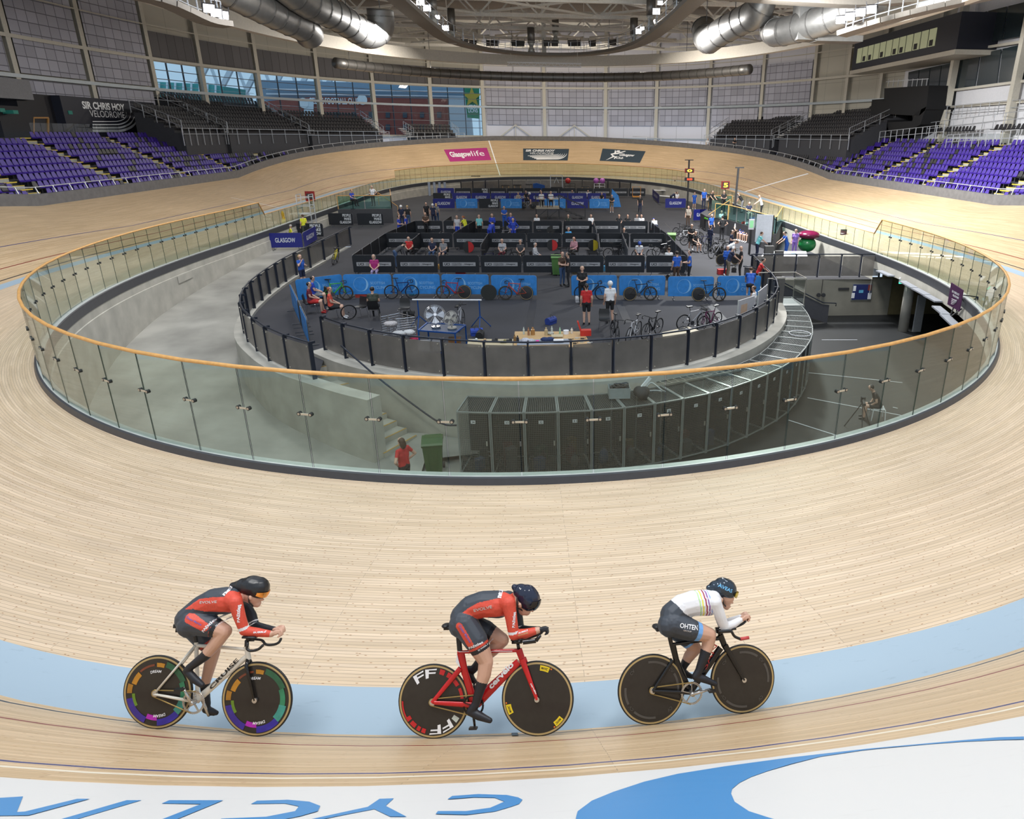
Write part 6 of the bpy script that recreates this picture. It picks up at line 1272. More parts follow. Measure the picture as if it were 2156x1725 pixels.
bags = [(868, 548, (.35, .05, .02), 'red holdall beside the man in the red jacket'), (905, 570, (.02, .06, .05), 'dark green bag inside the left nearest pen'), (930, 566, (.4, .2, .03), 'small orange bag inside the left nearest pen'), (1075, 566, (.02, .02, .03), 'black bag by the kneeling person'), (1108, 560, (.45, .46, .48), 'pale bag by the woman in the grey hood'), (1205, 545, (.02, .03, .07), 'navy bag hanging by the red haired woman'), (1335, 560, (.02, .05, .10), 'large navy kit bag, left one before the right near barriers'), (1352, 566, (.02, .05, .10), 'large navy kit bag with white letter, right one before the right near barriers'), (1385, 560, (.02, .07, .35), 'royal blue kit bag at the right end of the nearest pens'), (870, 516, (.03, .12, .05), 'green holdall in the left middle pen'), (935, 512, (.02, .03, .25), 'deep blue sheet covered bag in the left middle pen'), (1030, 514, (.03, .03, .03), 'black rucksack in the central middle pen'), (1210, 575, (.3, .22, .1), 'tan paper bag by the near centre barriers'), (1160, 682, (.015, .04, .22), 'blue rucksack on the carpet behind the wooden table'), (1004, 706, (.02, .06, .35), 'blue jacket heaped beside the blue cage'), (1011, 712, (.015, .015, .015), 'black rucksack beside the wooden tables'), (1510, 687, (.4, .4, .42), 'white and black gear heap beside the whiteboard'), (862, 668, (.012, .012, .012), 'black rucksack on the floor beside the empty chair'), (870, 620, (.10, .35, .50), 'pale blue folded bag before the third sky blue barrier'), (1412, 588, (.02, .02, .02), 'black case by the right end of the nearest pens'), (1222, 636, (.5, .5, .52), 'white rucksack on the carpet behind the standing riders'), (1545, 572, (.02, .02, .02), 'black bag under the white haired man')]
for i, (x, y, c, l_) in enumerate(bags): kitbag(x, y, c, l_, .9+.35*(i in (6, 7)), (i*1.3) % 2)
crs = [(970, 577, (.4, .02, .02), 'red tool drawer box in the left nearest pen'), (1170, 570, (.06, .30, .50), 'light blue crate, left of the three in the nearest pens'), (1243, 572, (.06, .30, .50), 'light blue crate, middle of the three in the nearest pens'), (1278, 570, (.06, .30, .50), 'light blue crate, right of the three in the nearest pens'), (1520, 577, (.5, .03, .03), 'small red mat box beside the disc wheeled bikes'), (762, 625, (.35, .04, .03), 'red case lying before the second sky blue barrier'), (1350, 409, (.55, .02, .02), 'red crate among the gym gear at the far wall')]
for x, y, c, l_ in crs: crate(x, y, c, l_)
# ---------------------------------------------------------------- tables and workshop gear at the front
PLY = mat('plywood', (.52, .34, .16), .5, noise=.12, nscale=3); PLY2 = mat('pale_plywood', (.50, .42, .27), .5); GREYT = mat('grey_table_top', (.30, .33, .38), .5)
def table(pts, m, label, h=.75):
    P_ = [at(x, y, ZI+h) for x, y in pts]; e = empty('workshop_table'); tag(e, label, 'table'); m_ = MB(); m_.poly(P_, .03, (0, 0, -1)); m_.build('table_top', m, e); c = sum(P_, Vector())/4
    for p in P_: q = p.lerp(c, .06); MB().bar(V(q.x, q.y, ZI), V(q.x, q.y, q.z-.03), .04).build('leg', mat('barrier_steel', (.14, .145, .16), .4, .5), e)
    return e
table([(1081, 727), (1248, 731), (1227, 698), (1084, 698)], PLY, 'wooden work table covered with bottles and tools behind the front fence'); table([(983, 730), (1079, 730), (1081, 714), (986, 714)], PLY2, 'pale plywood table left of the bottle covered work table'); table([(1396, 713), (1475, 697), (1449, 688), (1394, 700)], PLY2, 'small pale table with parts beside the right front fence')
def on(x, y, h=.75): return at(x, y, ZI+h)
def small(name, m_, m, loc, label, cat, **k): o = m_.build(name, m, smooth=k.pop('smooth', True)); o.location = loc; tag(o, label, cat, **k); return o
def bottle(x, y, col, label, h=.24, r=.035): m_ = MB(); m_.cyl((0, 0, 0), (0, 0, h*.7), r, 12); m_.cyl((0, 0, h*.7), (0, 0, h*.82), r, 12, r*.45); m_.cyl((0, 0, h*.82), (0, 0, h), r*.45, 10); return small('bottle', m_, mat('bottle_%.1f%.1f%.1f' % col, col, .2), on(x, y), label, 'bottle', smooth=False)
for x, y, c, l_, h, r in ((1103, 704, (.5, .55, .5), 'clear bottle at the back left of the work table', .26, .035), (1113, 706, (.3, .15, .08), 'brown bottle beside the brown jug on the work table', .28, .04), (1122, 705, (.35, .18, .06), 'squat brown jug at the back of the work table', .27, .075), (1150, 706, (.45, .35, .2), 'tan bottle with white cap in the middle of the work table', .28, .06), (1162, 702, (.45, .55, .45), 'clear bottle right of the tan bottle on the work table', .26, .035), (1179, 703, (.3, .5, .35), 'pale green bottle at the back of the work table', .24, .035), (1204, 702, (.7, .65, .55), 'cream bottle near the red toolbox', .2, .045), (1084, 719, (.25, .14, .05), 'amber bottle at the left front of the work table', .24, .04), (1090, 720, (.02, .02, .03), 'black bottle at the left front of the work table', .22, .05)): bottle(x, y, c, l_, h, r)
m_ = MB(); m_.cyl((0, 0, 0), (0, 0, .13), .1, 20); m_.cyl((0, 0, .13), (0, 0, .135), .04, 12); small('paper_roll', m_, WHT, on(1192, 703), 'white paper roll lying at the back of the work table', 'paper roll', smooth=False)
m_ = MB(); m_.box((0, 0, .012), (1.75, .62, .02)); small('grey_board', m_, GREYT, on(1144, 721), 'grey board lying on the front of the work table', 'board', smooth=False)
m_ = MB(); m_.box((0, 0, .04), (.34, .26, .05)); small('white_box', m_, WHT, on(1176, 720, .77), 'flat white box on the grey board', 'box', smooth=False)
m_ = MB(); m_.box((0, 0, .03), (.4, .3, .03)); small('wood_board', m_, PLY2, on(1173, 709, .76), 'square pale wooden board on the work table', 'board', smooth=False)
def heap(x, y, col, label, sx=.22, sy=.14, sz=.09, h=.76, col2=None):
    m_ = MB(); r_ = random.Random(int(x)); 
    for i in range(5): m_.ball((r_.uniform(-1, 1)*sx*.5, r_.uniform(-1, 1)*sy*.5, sz*.6), sz, 8, sc=(1.7, 1.3, .8))
    return small('folded_cloth', m_, mat('heap_%.1f%.1f%.1f' % col, col, .8, noise=.3, nscale=30), on(x, y, h), label, 'cloth')
heap(1113, 720, (.45, .45, .5), 'patterned jersey heap on the left of the grey board'); heap(1153, 718, (.015, .03, .1), 'navy top heaped in the middle of the grey board'); heap(1132, 719, (.8, .05, .35), 'small pink cloth on the grey board', .07, .04, .03); heap(1158, 704, (.4, .4, .35), 'white rag heap by the clear bottle', .12, .08, .06)
tb = empty('red_toolbox', on(1233, 706)); tag(tb, 'open red toolbox at the right end of the work table', 'toolbox'); m_ = MB(); m_.box((0, 0, .1), (.38, .24, .2)); m_.build('body', mat('red_plastic', (.5, .03, .02), .4), tb); m_ = MB(); m_.box((-.22, .05, .33), (.05, .24, .34), R=Matrix.Rotation(-.3, 3, 'Y')); m_.build('lid', mat('red_plastic', (.5, .03, .02), .4), tb)
for i, (x, y) in enumerate(((1214, 713), (1226, 714), (1225, 721), (1210, 724), (1240, 723), (1200, 716))): m_ = MB(); m_.box((0, 0, .02), (.12, .05, .035)); m_.tube([V(.06, 0, .02), V(.12, .05, .02), V(.1, .12, .015)], .007, 5); small('hand_tool', m_, DARKC if i % 2 else ALU, on(x, y), 'small %s tool on the right part of the work table, %s of six' % ('black' if i % 2 else 'grey', ordn[i]), 'tool', smooth=False, group='tools on the work table')
for i, (x, y) in enumerate(((1000, 719), (1018, 720), (1042, 718), (1060, 722), (1072, 719))): m_ = MB(); m_.box((0, 0, .03), (.2, .12, .05)); m_.ball((.05, 0, .07), .05, 8); small('workshop_clutter', m_, [ALU, PLY, DARKC, mat('olive_cloth', (.2, .18, .06), .8), DARKC][i], on(x, y), '%s item on the pale plywood table, %s from the left' % (['grey', 'tan', 'black', 'olive', 'dark'][i], ordn[i]), 'workshop item', smooth=False, group='items on the pale plywood table')
m_ = MB(); m_.box((0, 0, .03), (.3, .2, .05)); m_.tube([V(-.2, 0, .06), V(0, .1, .12), V(.2, 0, .06)], .02, 6); small('bike_part', m_, DARKC, on(1438, 695), 'black and silver bike parts on the small pale table', 'bike parts', smooth=False)
# blue wire cage table with two fans
bc = empty('blue_cage_table'); tag(bc, 'blue metal cage bench filled with boxes under the two fans', 'bench'); BLU = mat('blue_steel', (.01, .07, .28), .4, .3)
P_ = [at(881, 696, ZI+.9), at(958, 702, ZI+.9), at(980, 685, ZI+.9), at(900, 680, ZI+.9)]; m_ = MB()
for i in range(4): m_.bar(P_[i], P_[(i+1) % 4], .05); m_.bar(P_[i], V(P_[i].x, P_[i].y, ZI), .05); m_.bar(P_[i]-V(0, 0, .75), P_[(i+1) % 4]-V(0, 0, .75), .04)
m_.build('frame', BLU, bc); m_ = MB(); m_.poly(P_, .02, (0, 0, -1)); m_.build('top', mat('blue_mesh_top', (.02, .05, .11), .4), bc); c_ = sum(P_, Vector())/4
for i, (dx, dy, h_, c) in enumerate(((-.6, -.2, .3, (.4, .42, .45)), (-.1, -.25, .35, (.35, .35, .37)), (.45, -.2, .4, (.2, .09, .03)), (-.3, .2, .25, (.15, .2, .28)))): m_ = MB(); m_.box((0, 0, h_/2), (.4, .3, h_)); m_.box((0, 0, h_), (.43, .33, .03)); small('parts_box', m_, mat('pbox_%d' % i, c, .6), V(c_.x+dx, c_.y+dy, ZI+.17), 'box stored inside the blue cage bench, %s from the left' % ordn[i], 'box', smooth=False, group='boxes in the blue cage bench')
def fan(x, y, h, r, m, label, tilt=-.5, rz=.2):
    e = empty('desk_fan', on(x, y, h), rz); tag(e, label, 'fan'); R = Matrix.Rotation(tilt, 3, 'X'); c = V(0, 0, .1+r); 
    m_ = MB(); m_.cyl((0, .05, 0), (0, .05, .04), .16, 16); m_.cyl((0, .05, .03), (0, .04, .1+r), .025, 8); m_.build('stand', m, e)
    m_ = MB()
    for k in range(3): m_.tube([c+R@V(r*(1-.12*abs(k-1))*math.cos(a), -.05+.05*k, r*(1-.12*abs(k-1))*math.sin(a)) for a in [2*PI*i/24 for i in range(24)]], .007, 5, close=True)
    for i in range(14): a = 2*PI*i/14; m_.tube([c+R@V(.05*math.cos(a), -.08, .05*math.sin(a)), c+R@V(r*math.cos(a), 0, r*math.sin(a))], .004, 4)
    m_.build('cage', m, e)
    m_ = MB()
    for i in range(4): a = 2*PI*i/4; m_.add([c+R@V(.03*math.cos(a-.5), .0, .03*math.sin(a-.5)), c+R@V(r*.85*math.cos(a-.42), .03, r*.85*math.sin(a-.42)), c+R@V(r*.9*math.cos(a), 0, r*.9*math.sin(a)), c+R@V(r*.85*math.cos(a+.42), -.03, r*.85*math.sin(a+.42))], [(0, 1, 2, 3)])
    m_.build('blades', m, e); m_ = MB(); m_.cyl(c+R@V(0, -.06, 0), c+R@V(0, .12, 0), .06, 12); m_.build('motor', m, e); return e
fan(918, 690, .92, .36, mat('polished_metal', (.5, .5, .52), .2, .9), 'large polished metal fan on the blue cage bench'); fan(950, 692, .92, .27, mat('cream_plastic', (.35, .34, .31), .4), 'smaller cream fan on the blue cage bench', -.5, -.5)
# silver wire trolley, work stands, long rail
tr = empty('wire_trolley'); tag(tr, 'silver wire trolley holding white bags left of the blue cage bench', 'trolley'); m_ = MB(); a, b, c, d = at(806, 712, ZI), at(838, 717, ZI), at(878, 712, ZI), at(845, 703, ZI)
for z in [.1+.09*i for i in range(9)]: m_.tube([p+V(0, 0, z) for p in (a, b, c, d)], .009 if z < .8 else .016, 5, close=True)
for p in (a, b, c, d, (a+b)/2, (c+d)/2): m_.bar(p, p+V(0, 0, .95), .025)
m_.build('wire_basket', CHR, tr); heap(838, 706, (.6, .6, .6), 'white bag in the silver wire trolley', .2, .15, .12, .25); heap(862, 704, (.6, .6, .55), 'cream bag in the silver wire trolley', .15, .12, .12, .25); heap(872, 716, (.5, .03, .1), 'pink red cloth on the floor by the blue cage bench', .3, .2, .06, .02)
ws = empty('long_display_rail'); tag(ws, 'long white rail on two blue tripod stands behind the fans', 'rail'); a, b = at(884, 690, ZI), at(1012, 691, ZI); a2, b2 = V(a.x, a.y, ZI+1.15), V(b.x-.0, b.y, ZI+1.15)
MB().tube([a2-V(.2, 0, 0), b2+V(.1, 0, 0)], .03, 8).build('rail', WHT, ws)
for p in (a, b):
    m_ = MB(); m_.tube([V(p.x, p.y, ZI+.4), V(p.x, p.y, ZI+1.15)], .025, 6)
    for k in range(3): an = 2*PI*k/3+.5; m_.tube([V(p.x, p.y, ZI+.5), V(p.x+.45*math.cos(an), p.y+.45*math.sin(an), ZI+.01)], .02, 6)
    m_.build('tripod', BLU, ws)
for i, (x, y, f, l_) in enumerate(((760, 668, 150, 'empty black chair beside the standing wheel'), (852, 672, 175, 'empty black chair to the right of the seated man in grey'), (1273, 697, 180, 'empty black chair beside the road bikes at the front'))): chair(x, y, f, l_)
heap(822, 686, (.45, .42, .42), 'pale jacket hung over the trolley end', .16, .1, .12, .75)
# whiteboards at the right
for i, (q, l_) in enumerate((([(1550, 695), (1583, 683), (1582, 628), (1553, 636)], 'white notice sheet board behind the right front fence'), ([(1592, 672), (1610, 655), (1612, 610), (1596, 630)], 'blank grey white board to the right of the notice sheet board'))):
    e = empty('display_board'); tag(e, l_, 'board'); A_ = at(*q[0], ZI+.35); B_ = at(*q[1], ZI+.35); hh = 1.15; m_ = MB(); nn = (B_-A_).cross(V(0, 0, 1)).normalized(); m_.poly([A_, B_, B_+V(0, 0, hh), A_+V(0, 0, hh)], .03, nn); m_.build('board_face', mat('board_white', (.42, .42, .45), .4), e); m_ = MB(); m_.bar(V(A_.x, A_.y, ZI), A_+V(0, 0, hh), .04); m_.bar(V(B_.x, B_.y, ZI), B_+V(0, 0, hh), .04); m_.build('posts', ALU, e)
    if i == 0: m_ = MB(); d = B_-A_; s = nn*(.034 if nn.dot(CP-A_) > 0 else -.01); m_.add([A_+d*.15+s+V(0, 0, .6), A_+d*.55+s+V(0, 0, .6), A_+d*.55+s+V(0, 0, .95), A_+d*.15+s+V(0, 0, .95)], [(0, 1, 2, 3)]); m_.build('sheet', mat('orange_sheet', (.5, .35, .25), .6), e)
# ---------------------------------------------------------------- decks on both sides
ZD = -.44; DK = mat('deck_wall', (.05, .05, .055), .6); DKF = mat('deck_floor', (.07, .075, .08), .4); DGL = glassmat('deck_glass', (.62, .82, .80), .06)
def deck(name, top, label, glasses, m_=None):
    P_ = [at(x, y, ZD) for x, y in top]; e = empty(name); tag(e, label, 'deck'); c = sum(P_, Vector())/len(P_); mb = MB(); mb.poly(P_, ZD-ZI, (0, 0, -1)); o = mb.build('deck_block', DK, e); mb = MB(); mb.poly([p+V(0, 0, .012) for p in P_], .01, (0, 0, -1)); mb.build('deck_floor', DKF, e)
    for (a, b) in glasses:
        A_, B_ = (P_[a].lerp(c, .02) if isinstance(a, int) else at(*a, ZD)), (P_[b].lerp(c, .02) if isinstance(b, int) else at(*b, ZD)); n = max(1, int((B_-A_).length/1.5))
        for j in range(n): p, q = A_.lerp(B_, j/n+.01), A_.lerp(B_, (j+1)/n-.01); MB().bar(p+V(0, 0, .55), q+V(0, 0, .55), .015, 1.05).build('glass_panel', DGL, e)
        MB().tube([A_+V(0, 0, 1.12), B_+V(0, 0, 1.12)], .03, 6).build('wood_rail', OAK, e)
        for p in (A_, B_): MB().bar(p, p+V(0, 0, 1.12), .05).build('rail_post', OAK, e)
    return e
deck('left_deck', [(711, 441), (826, 440), (824, 424), (764, 425)], 'raised dark deck with green glass rails at the left straight', [(0, 1), (1, 2)])
deck('right_deck', [(1475, 449), (1487, 456), (1532, 463), (1634, 494), (1648, 466), (1600, 443), (1540, 438), (1490, 440)], 'raised dark deck with green glass and gold rails at the right straight', [((1505, 459), (1532, 463)), (2, 3), (7, 6), (3, 4)])
for sg, (a, b, lab) in enumerate((((798, 432), (838, 446), 'timber handrail sloping down from the left deck'), ((1536, 448), (1487, 468), 'timber handrail sloping down from the right deck'))):
    A_, B_ = at(*a, ZD), at(*b, ZI+.6); e = empty('stair_handrail'); tag(e, lab, 'handrail'); MB().tube([A_+V(0, 0, 1.1), B_+V(0, 0, .5)], .03, 6).build('rail', OAK, e); MB().bar(V(A_.x, A_.y, ZD), A_+V(0, 0, 1.1), .04).build('post', OAK, e); MB().bar(V(B_.x, B_.y, ZI), B_+V(0, 0, .5), .04).build('post', OAK, e)
# mirror whiteboard, exit totem, stage, LED boards
e = empty('result_board'); tag(e, 'white results board on a dark post in front of the right deck', 'board'); A_ = at(1608, 545, ZI); m_ = MB(); m_.box(A_+V(-.15, 0, 1.9), (1.0, .04, 1.7), rz=-.25); m_.build('board_face', mat('board_white2', (.6, .62, .66), .5), e); m_ = MB(); m_.box(A_+V(.42, .1, 1.35), (.12, .12, 2.7)); m_.build('post', DARKC, e)
e = empty('exit_totem', at(1577, 536, ZI)); tag(e, 'green and white exit sign on a short black post by the curved fence', 'exit sign'); m_ = MB(); m_.box((0, 0, .8), (.12, .12, 1.6)); m_.build('post', DARKC, e); m_ = MB(); m_.box((0, 0, 1.95), (.35, .1, .65)); sg_ = m_.build('sign_case', WHT, e); m_ = MB(); m_.box((0, -.06, 1.97), (.24, .01, .45)); m_.build('sign_face', mat('exit_face', (.25, .6, .3), .5, emit=(.3, .7, .35), es=.5), sg_)
e = empty('judges_stage'); tag(e, 'black framed judges stage with two desks and a side stair on the carpet', 'stage'); a, b = at(1129, 462, ZI), at(1178, 462, ZI); h_ = 1.0; w_ = b.x-a.x; m_ = MB(); m_.box(((a.x+b.x)/2, a.y+.9, ZI+h_), (w_, 1.9, .12)); m_.build('platform', mat('stage_board', (.33, .29, .22), .6), e); m_ = MB()
for x in (a.x, (a.x+b.x)/2, b.x):
    for y in (a.y, a.y+1.8): m_.bar((x, y, ZI), (x, y, ZI+2.1), .07)
for x0, x1 in ((a.x, (a.x+b.x)/2), ((a.x+b.x)/2, b.x)): m_.bar((x0, a.y, ZI+.1), (x1, a.y, ZI+.95), .05)
m_.bar((a.x, a.y, ZI+2.05), (b.x, a.y, ZI+2.05), .05); 
for s in (0, .9): m_.bar((b.x, a.y+s, ZI+h_), (b.x+2.4, a.y+s, ZI+.05), .08); m_.bar((b.x, a.y+s, ZI+h_+1.1), (b.x+2.4, a.y+s, ZI+1.1), .05); m_.bar((b.x+2.4, a.y+s, ZI), (b.x+2.4, a.y+s, ZI+1.1), .05)
for i in range(5): m_.box((b.x+.25+.45*i, a.y+.45, ZI+h_-.15-.18*i), (.3, .9, .04))
m_.build('frame', DARKC, e)
for i, x in enumerate((a.x+.45*w_/2, a.x+1.55*w_/2)): m_ = MB(); m_.box((x, a.y+.25, ZI+h_+.8), (w_*.4, .5, .04)); m_.bar((x, a.y+.25, ZI+h_), (x, a.y+.25, ZI+h_+.8), .05); m_.build('desk', mat('desk_top', (.5, .48, .4), .5), e)
LEDR = mat('red_led_case', (.25, .01, .01), .5); LEDY = mat('led_digits', (.9, .5, .02), .4, emit=(1, .55, .05), es=2.5); LEDQ = mat('led_red_digits', (.9, .05, .02), .4, emit=(1, .06, .02), es=2.5)
def led(x, yb, yt, Y, txt, w_, label, m=LEDY, post=True, stand_z=None):
    c = atY(x, (yb+yt)/2, Y); hh = abs(atY(x, yt, Y).z-atY(x, yb, Y).z); e = empty('led_lap_counter', c); tag(e, label, 'lap counter'); m_ = MB(); m_.box((0, .1, 0), (w_, .2, hh)); m_.build('case', LEDR if m is LEDY else DARKC, e)
    if txt: m_ = MB(); m_.box((0, -.005, 0), (w_*.8, .02, hh*.8)); f_ = m_.build('screen', DARKC, e); m_ = MB(); lettering(m_, txt, (-w_*.28, -.02, -hh*.3), (1, 0, 0), (0, 0, 1), w_*.56, hh*.6, bold=.03); m_.build('digits', m, f_)
    if stand_z is not None: MB().cyl((0, .1, -hh/2), (0, .1, stand_z-c.z), .04, 8).build('post', DARKC, e)
    return e
Yl = at(652, 470, ZI).y
e = led(652, 424, 403, Yl, '', .75, 'red lap counter box on a black pole above the left scaffold tower', stand_z=ZI); m_ = MB(); m_.box((0, -.02, .0), (.5, .04, .45)); m_.build('screen', DARKC, e)
led(1528, 398, 382, at(1530, 470, ZI).y, '5', .7, 'lap counter with a yellow 5 on the right deck', stand_z=ZD)
Yp = at(1447, 440, ZI).y; pl = empty('timing_mast'); tag(pl, 'tall black mast carrying the 0 and red time displays', 'mast'); a, b = atY(1447, 440, Yp), atY(1451, 337, Yp); MB().cyl(V(a.x, a.y, ZI), V(b.x, b.y, b.z), .09, 10).build('pole', DARKC, pl); m_ = MB(); m_.box((b.x, b.y, b.z), (.9, .1, .08)); m_.build('crossbar', DARKC, pl)
led(1452, 364, 355, Yp-.2, '0', .95, 'small display with a yellow 0 on the tall black mast'); led(1452, 381, 374, Yp-.2, '0:00', 1.0, 'red time display just under the yellow 0', LEDQ)
Yp = at(1549, 452, ZD).y; m_ = MB(); b = atY(1555, 353, Yp); m_.cyl((b.x-.1, Yp, ZD), (b.x, Yp, b.z), .09, 10); m_.box((b.x+.1, Yp, b.z), (.7, .12, .1)); tag(m_.build('lamp_mast', DARKC), 'tall plain black mast standing on the right deck', 'mast')
# scaffold tower on the left, closed umbrella
e = empty('scaffold_tower'); tag(e, 'silver aluminium scaffold tower by the left kerb behind the yellow vests', 'scaffold'); c = at(648, 497, ZI); m_ = MB()
for dx in (-.45, .45):
    for dy in (0, 1.0): m_.bar(c+V(dx, dy, 0), c+V(dx, dy, 3.0), .06)
for z in (.4, 1.0, 1.6, 2.2, 2.8):
    for dy in (0, 1.0): m_.bar(c+V(-.45, dy, z), c+V(.45, dy, z), .05)
for dx in (-.45, .45): m_.bar(c+V(dx, 0, 2.0), c+V(dx, 1, 2.0), .05); m_.bar(c+V(dx, 0, 3.0), c+V(dx, 1, 3.0), .05)
m_.build('frame', mat('bright_aluminium', (.65, .67, .7), .3, .6), e); m_ = MB(); m_.box(c+V(0, .5, 1.62), (.85, .95, .05)); m_.build('platform', ALU, e)
m_ = MB(); c = at(606, 500, ZI); m_.cyl(c+V(0, 0, .2), c+V(-.12, 0, 1.75), .06, 10, .11); m_.cyl(c+V(-.12, 0, 1.75), c+V(-.13, 0, 1.95), .11, 10, .02); tag(m_.build('closed_umbrella', mat('orange_yellow_cloth', (.75, .42, .02), .7)), 'closed yellow umbrella standing behind the left GLASGOW barrier', 'umbrella')
wheelie_bin(at(1491, 487, ZI), .2, (.02, .02, .022), 'black bin with a lime green lid in front of the right deck', (.12, .55, .03)); wheelie_bin(at(1413, 525, ZI), -.2, (.06, .14, .03), 'mid green open wheelie bin at the right end of the pens', (.1, .22, .05)); wheelie_bin(at(1172, 579, ZI), 0, (.07, .16, .04), 'pale green wheelie bin by the couple at the near centre pens', (.12, .25, .07))
# registration table, big cap ball, speakers on the right
table([(1603, 540), (1700, 540), (1697, 529), (1610, 529)], WHT, 'long white table with papers behind the straight fence on the right'); e = empty('giant_cap_ball', at(1701, 541, ZI)+V(0, .4, 0)); tag(e, 'giant green ball wearing a burgundy bobble cap beside the white table', 'inflatable'); m_ = MB(); m_.ball((0, 0, .75), .58, 20, sc=(1, 1, .85)); m_.build('ball', mat('glossy_green', (.01, .16, .04), .25), e, smooth=True); m_ = MB(); m_.ball((.05, 0, 1.35), .68, 20, sc=(1.05, 1, .42)); m_.build('cap', mat('glossy_burgundy', (.12, .005, .035), .2), e, smooth=True)
m_ = MB(); c = at(1774, 540, ZI); m_.box(c+V(0, .3, 1.2), (.35, .2, 1.0), rz=.2); m_.cyl(c+V(0, .3, 0), c+V(0, .3, .8), .04, 8); tag(m_.build('black_speaker', DARKC), 'black loudspeaker on a pole beside the right kerb wall', 'speaker')
for i, x in enumerate((1620, 1648, 1672, 1690)): m_ = MB(); m_.box((0, 0, .01), (.3, .2, .02)); small('paper_stack', m_, [mat('maroon_card', (.12, .01, .03), .6), WHT, mat('cyan_card', (.12, .4, .6), .6), WHT][i], on(x, 535), '%s papers on the long white table, %s from the left' % (['maroon', 'white', 'blue', 'pale'][i], ordn[i]), 'papers', smooth=False)
# gym gear along the far wall
fg = [(1003, 390, 'tv', 'black television on a stand at the far wall'), (1030, 395, 'bluebox', 'blue covered massage couch at the far wall'), (1065, 396, 'couch', 'wooden massage table, left one at the far wall'), (1090, 395, 'couch', 'wooden massage table, middle one at the far wall'), (1112, 394, 'couch', 'wooden massage table, right one at the far wall'), (1135, 396, 'bluebox', 'dark blue lectern shaped box at the far wall'), (1172, 398, 'gymframe', 'tall grey gym rig with cables at the far wall'), (1200, 398, 'cage', 'black rack with red and orange balls at the far wall'), (1232, 399, 'couch', 'dark gym bench left of the white cage'), (1262, 398, 'whitecage', 'white wire cage holding two purple balls at the far wall')]
for x, y, k, l_ in fg:
    e = empty({'tv': 'television', 'bluebox': 'covered_bench', 'couch': 'massage_table', 'gymframe': 'gym_rig', 'cage': 'ball_rack', 'whitecage': 'ball_cage'}[k], at(x, y+7, ZI)); tag(e, l_, {'tv': 'television', 'bluebox': 'bench', 'couch': 'table', 'gymframe': 'gym rig', 'cage': 'rack', 'whitecage': 'cage'}[k])
    if k == 'tv': MB().box((0, 0, 1.35), (1.3, .1, .8)).build('screen', DARKC, e); MB().bar((0, 0, 0), (0, 0, 1), .08).box((0, 0, .03), (.8, .5, .05)).build('stand', DARKC, e)
    elif k == 'bluebox': MB().poly([V(-.8, -.3, .1), V(.8, -.3, .1), V(.8, -.3, .8), (V(-.3, -.3, 1.1)), V(-.8, -.3, 1.0)], .6, (0, 1, 0)).build('cover', BLU, e); MB().box((0, 0, .05), (1.2, .4, .1)).build('base', DARKC, e)
    elif k == 'couch':
        MB().box((0, 0, .8), (1.1, .6, .1)).build('top', DARKC, e)
        for sx in (-.4, .4): MB().bar((sx, -.2, 0), (sx, -.2, .76), .07).bar((sx, .2, 0), (sx, .2, .76), .07).bar((sx, -.2, .3), (sx, .2, .3), .05).build('trestle', PLY, e)
    elif k == 'gymframe':
        m_ = MB()
        for sx in (-.8, .8): m_.bar((sx, 0, 0), (sx, 0, 2.2), .09)
        m_.bar((-.8, 0, 2.2), (.8, 0, 2.2), .09); m_.tube([V(-.3, 0, 1.2), V(0, 0, 1.9), V(.3, 0, 1.2)], .05, 6); m_.build('frame', RAILM, e); MB().box((0, 0, .6), (1.6, .7, .2)).build('bench_pad', DARKC, e)
    else:
        m_ = MB(); col = DARKC if k == 'cage' else WHT
        for z in (.1, .45, .8, 1.15): m_.tube([V(-.7, -.3, z), V(.7, -.3, z), V(.7, .3, z), V(-.7, .3, z)], .02, 5, close=True)
        for sx in (-.7, 0, .7):
            for sy in (-.3, .3): m_.bar((sx, sy, 0), (sx, sy, 1.15), .04)
        m_.build('rack_frame', col, e)
for x, c, l_ in ((1255, (.42, .12, .45), 'purple exercise ball on the white cage, left one'), (1268, (.42, .12, .45), 'purple exercise ball on the white cage, right one'), (1196, (.5, .03, .03), 'red exercise ball on the black rack')): m_ = MB(); m_.ball((0, 0, 0), .38, 14); small('exercise_ball', m_, mat('ballc_%.1f' % c[1], c, .3), at(x, 405, ZI)+V(0, 0, 1.5), l_, 'ball')
post_fence('far_panel_fence', [(p.x*.93, p.y-1.4) for p in [apron(s, -.5) for s in np.arange(2*Q-15, 2*Q+15, 2.2)]], 1.5, 'row of grey metal panels with dark posts along the far end wall of the infield', zb=ZI)
for i, (x, l_) in enumerate(((905, 'first'), (916, 'second'), (927, 'third'), (938, 'fourth'))): m_ = MB(); p = at(x, 412, ZI); m_.cyl((0, 0, 0), (0, 0, 1.6), .16, 12); small('rolled_mat', m_, mat('silver_blue_roll', (.35, .4, .5), .4), p, 'upright silver rolled mat at the far left of the pens, %s from the left' % l_, 'rolled mat', smooth=False, group='rolled mats')
e = empty('orange_trolley'); tag(e, 'orange tubular trolley frame near the far right of the pens', 'trolley'); c = at(1340, 418, ZI); MB().tube([c+V(-.5, 0, .3), c+V(-.5, 0, 1.4), c+V(.5, 0, 1.4), c+V(.5, 0, .3)], .04, 6, close=True).build('frame', mat('orange_paint', (.6, .25, .02), .4), e); MB().box(c+V(0, 0, .2), (1.0, .6, .08)).build('base', mat('orange_paint', (.6, .25, .02), .4), e)
m_ = MB(); c = at(1296, 436, ZI); m_.poly([c+V(-.5, 0, 0), c+V(.6, 0, 0), c+V(.3, 0, 1.2), c+V(-.4, 0, 1.9)], .3, (0, 1, 0)); tag(m_.build('sky_blue_drape', BM['scot']), 'crumpled sky blue banner hanging at the right end of the far pens', 'banner')
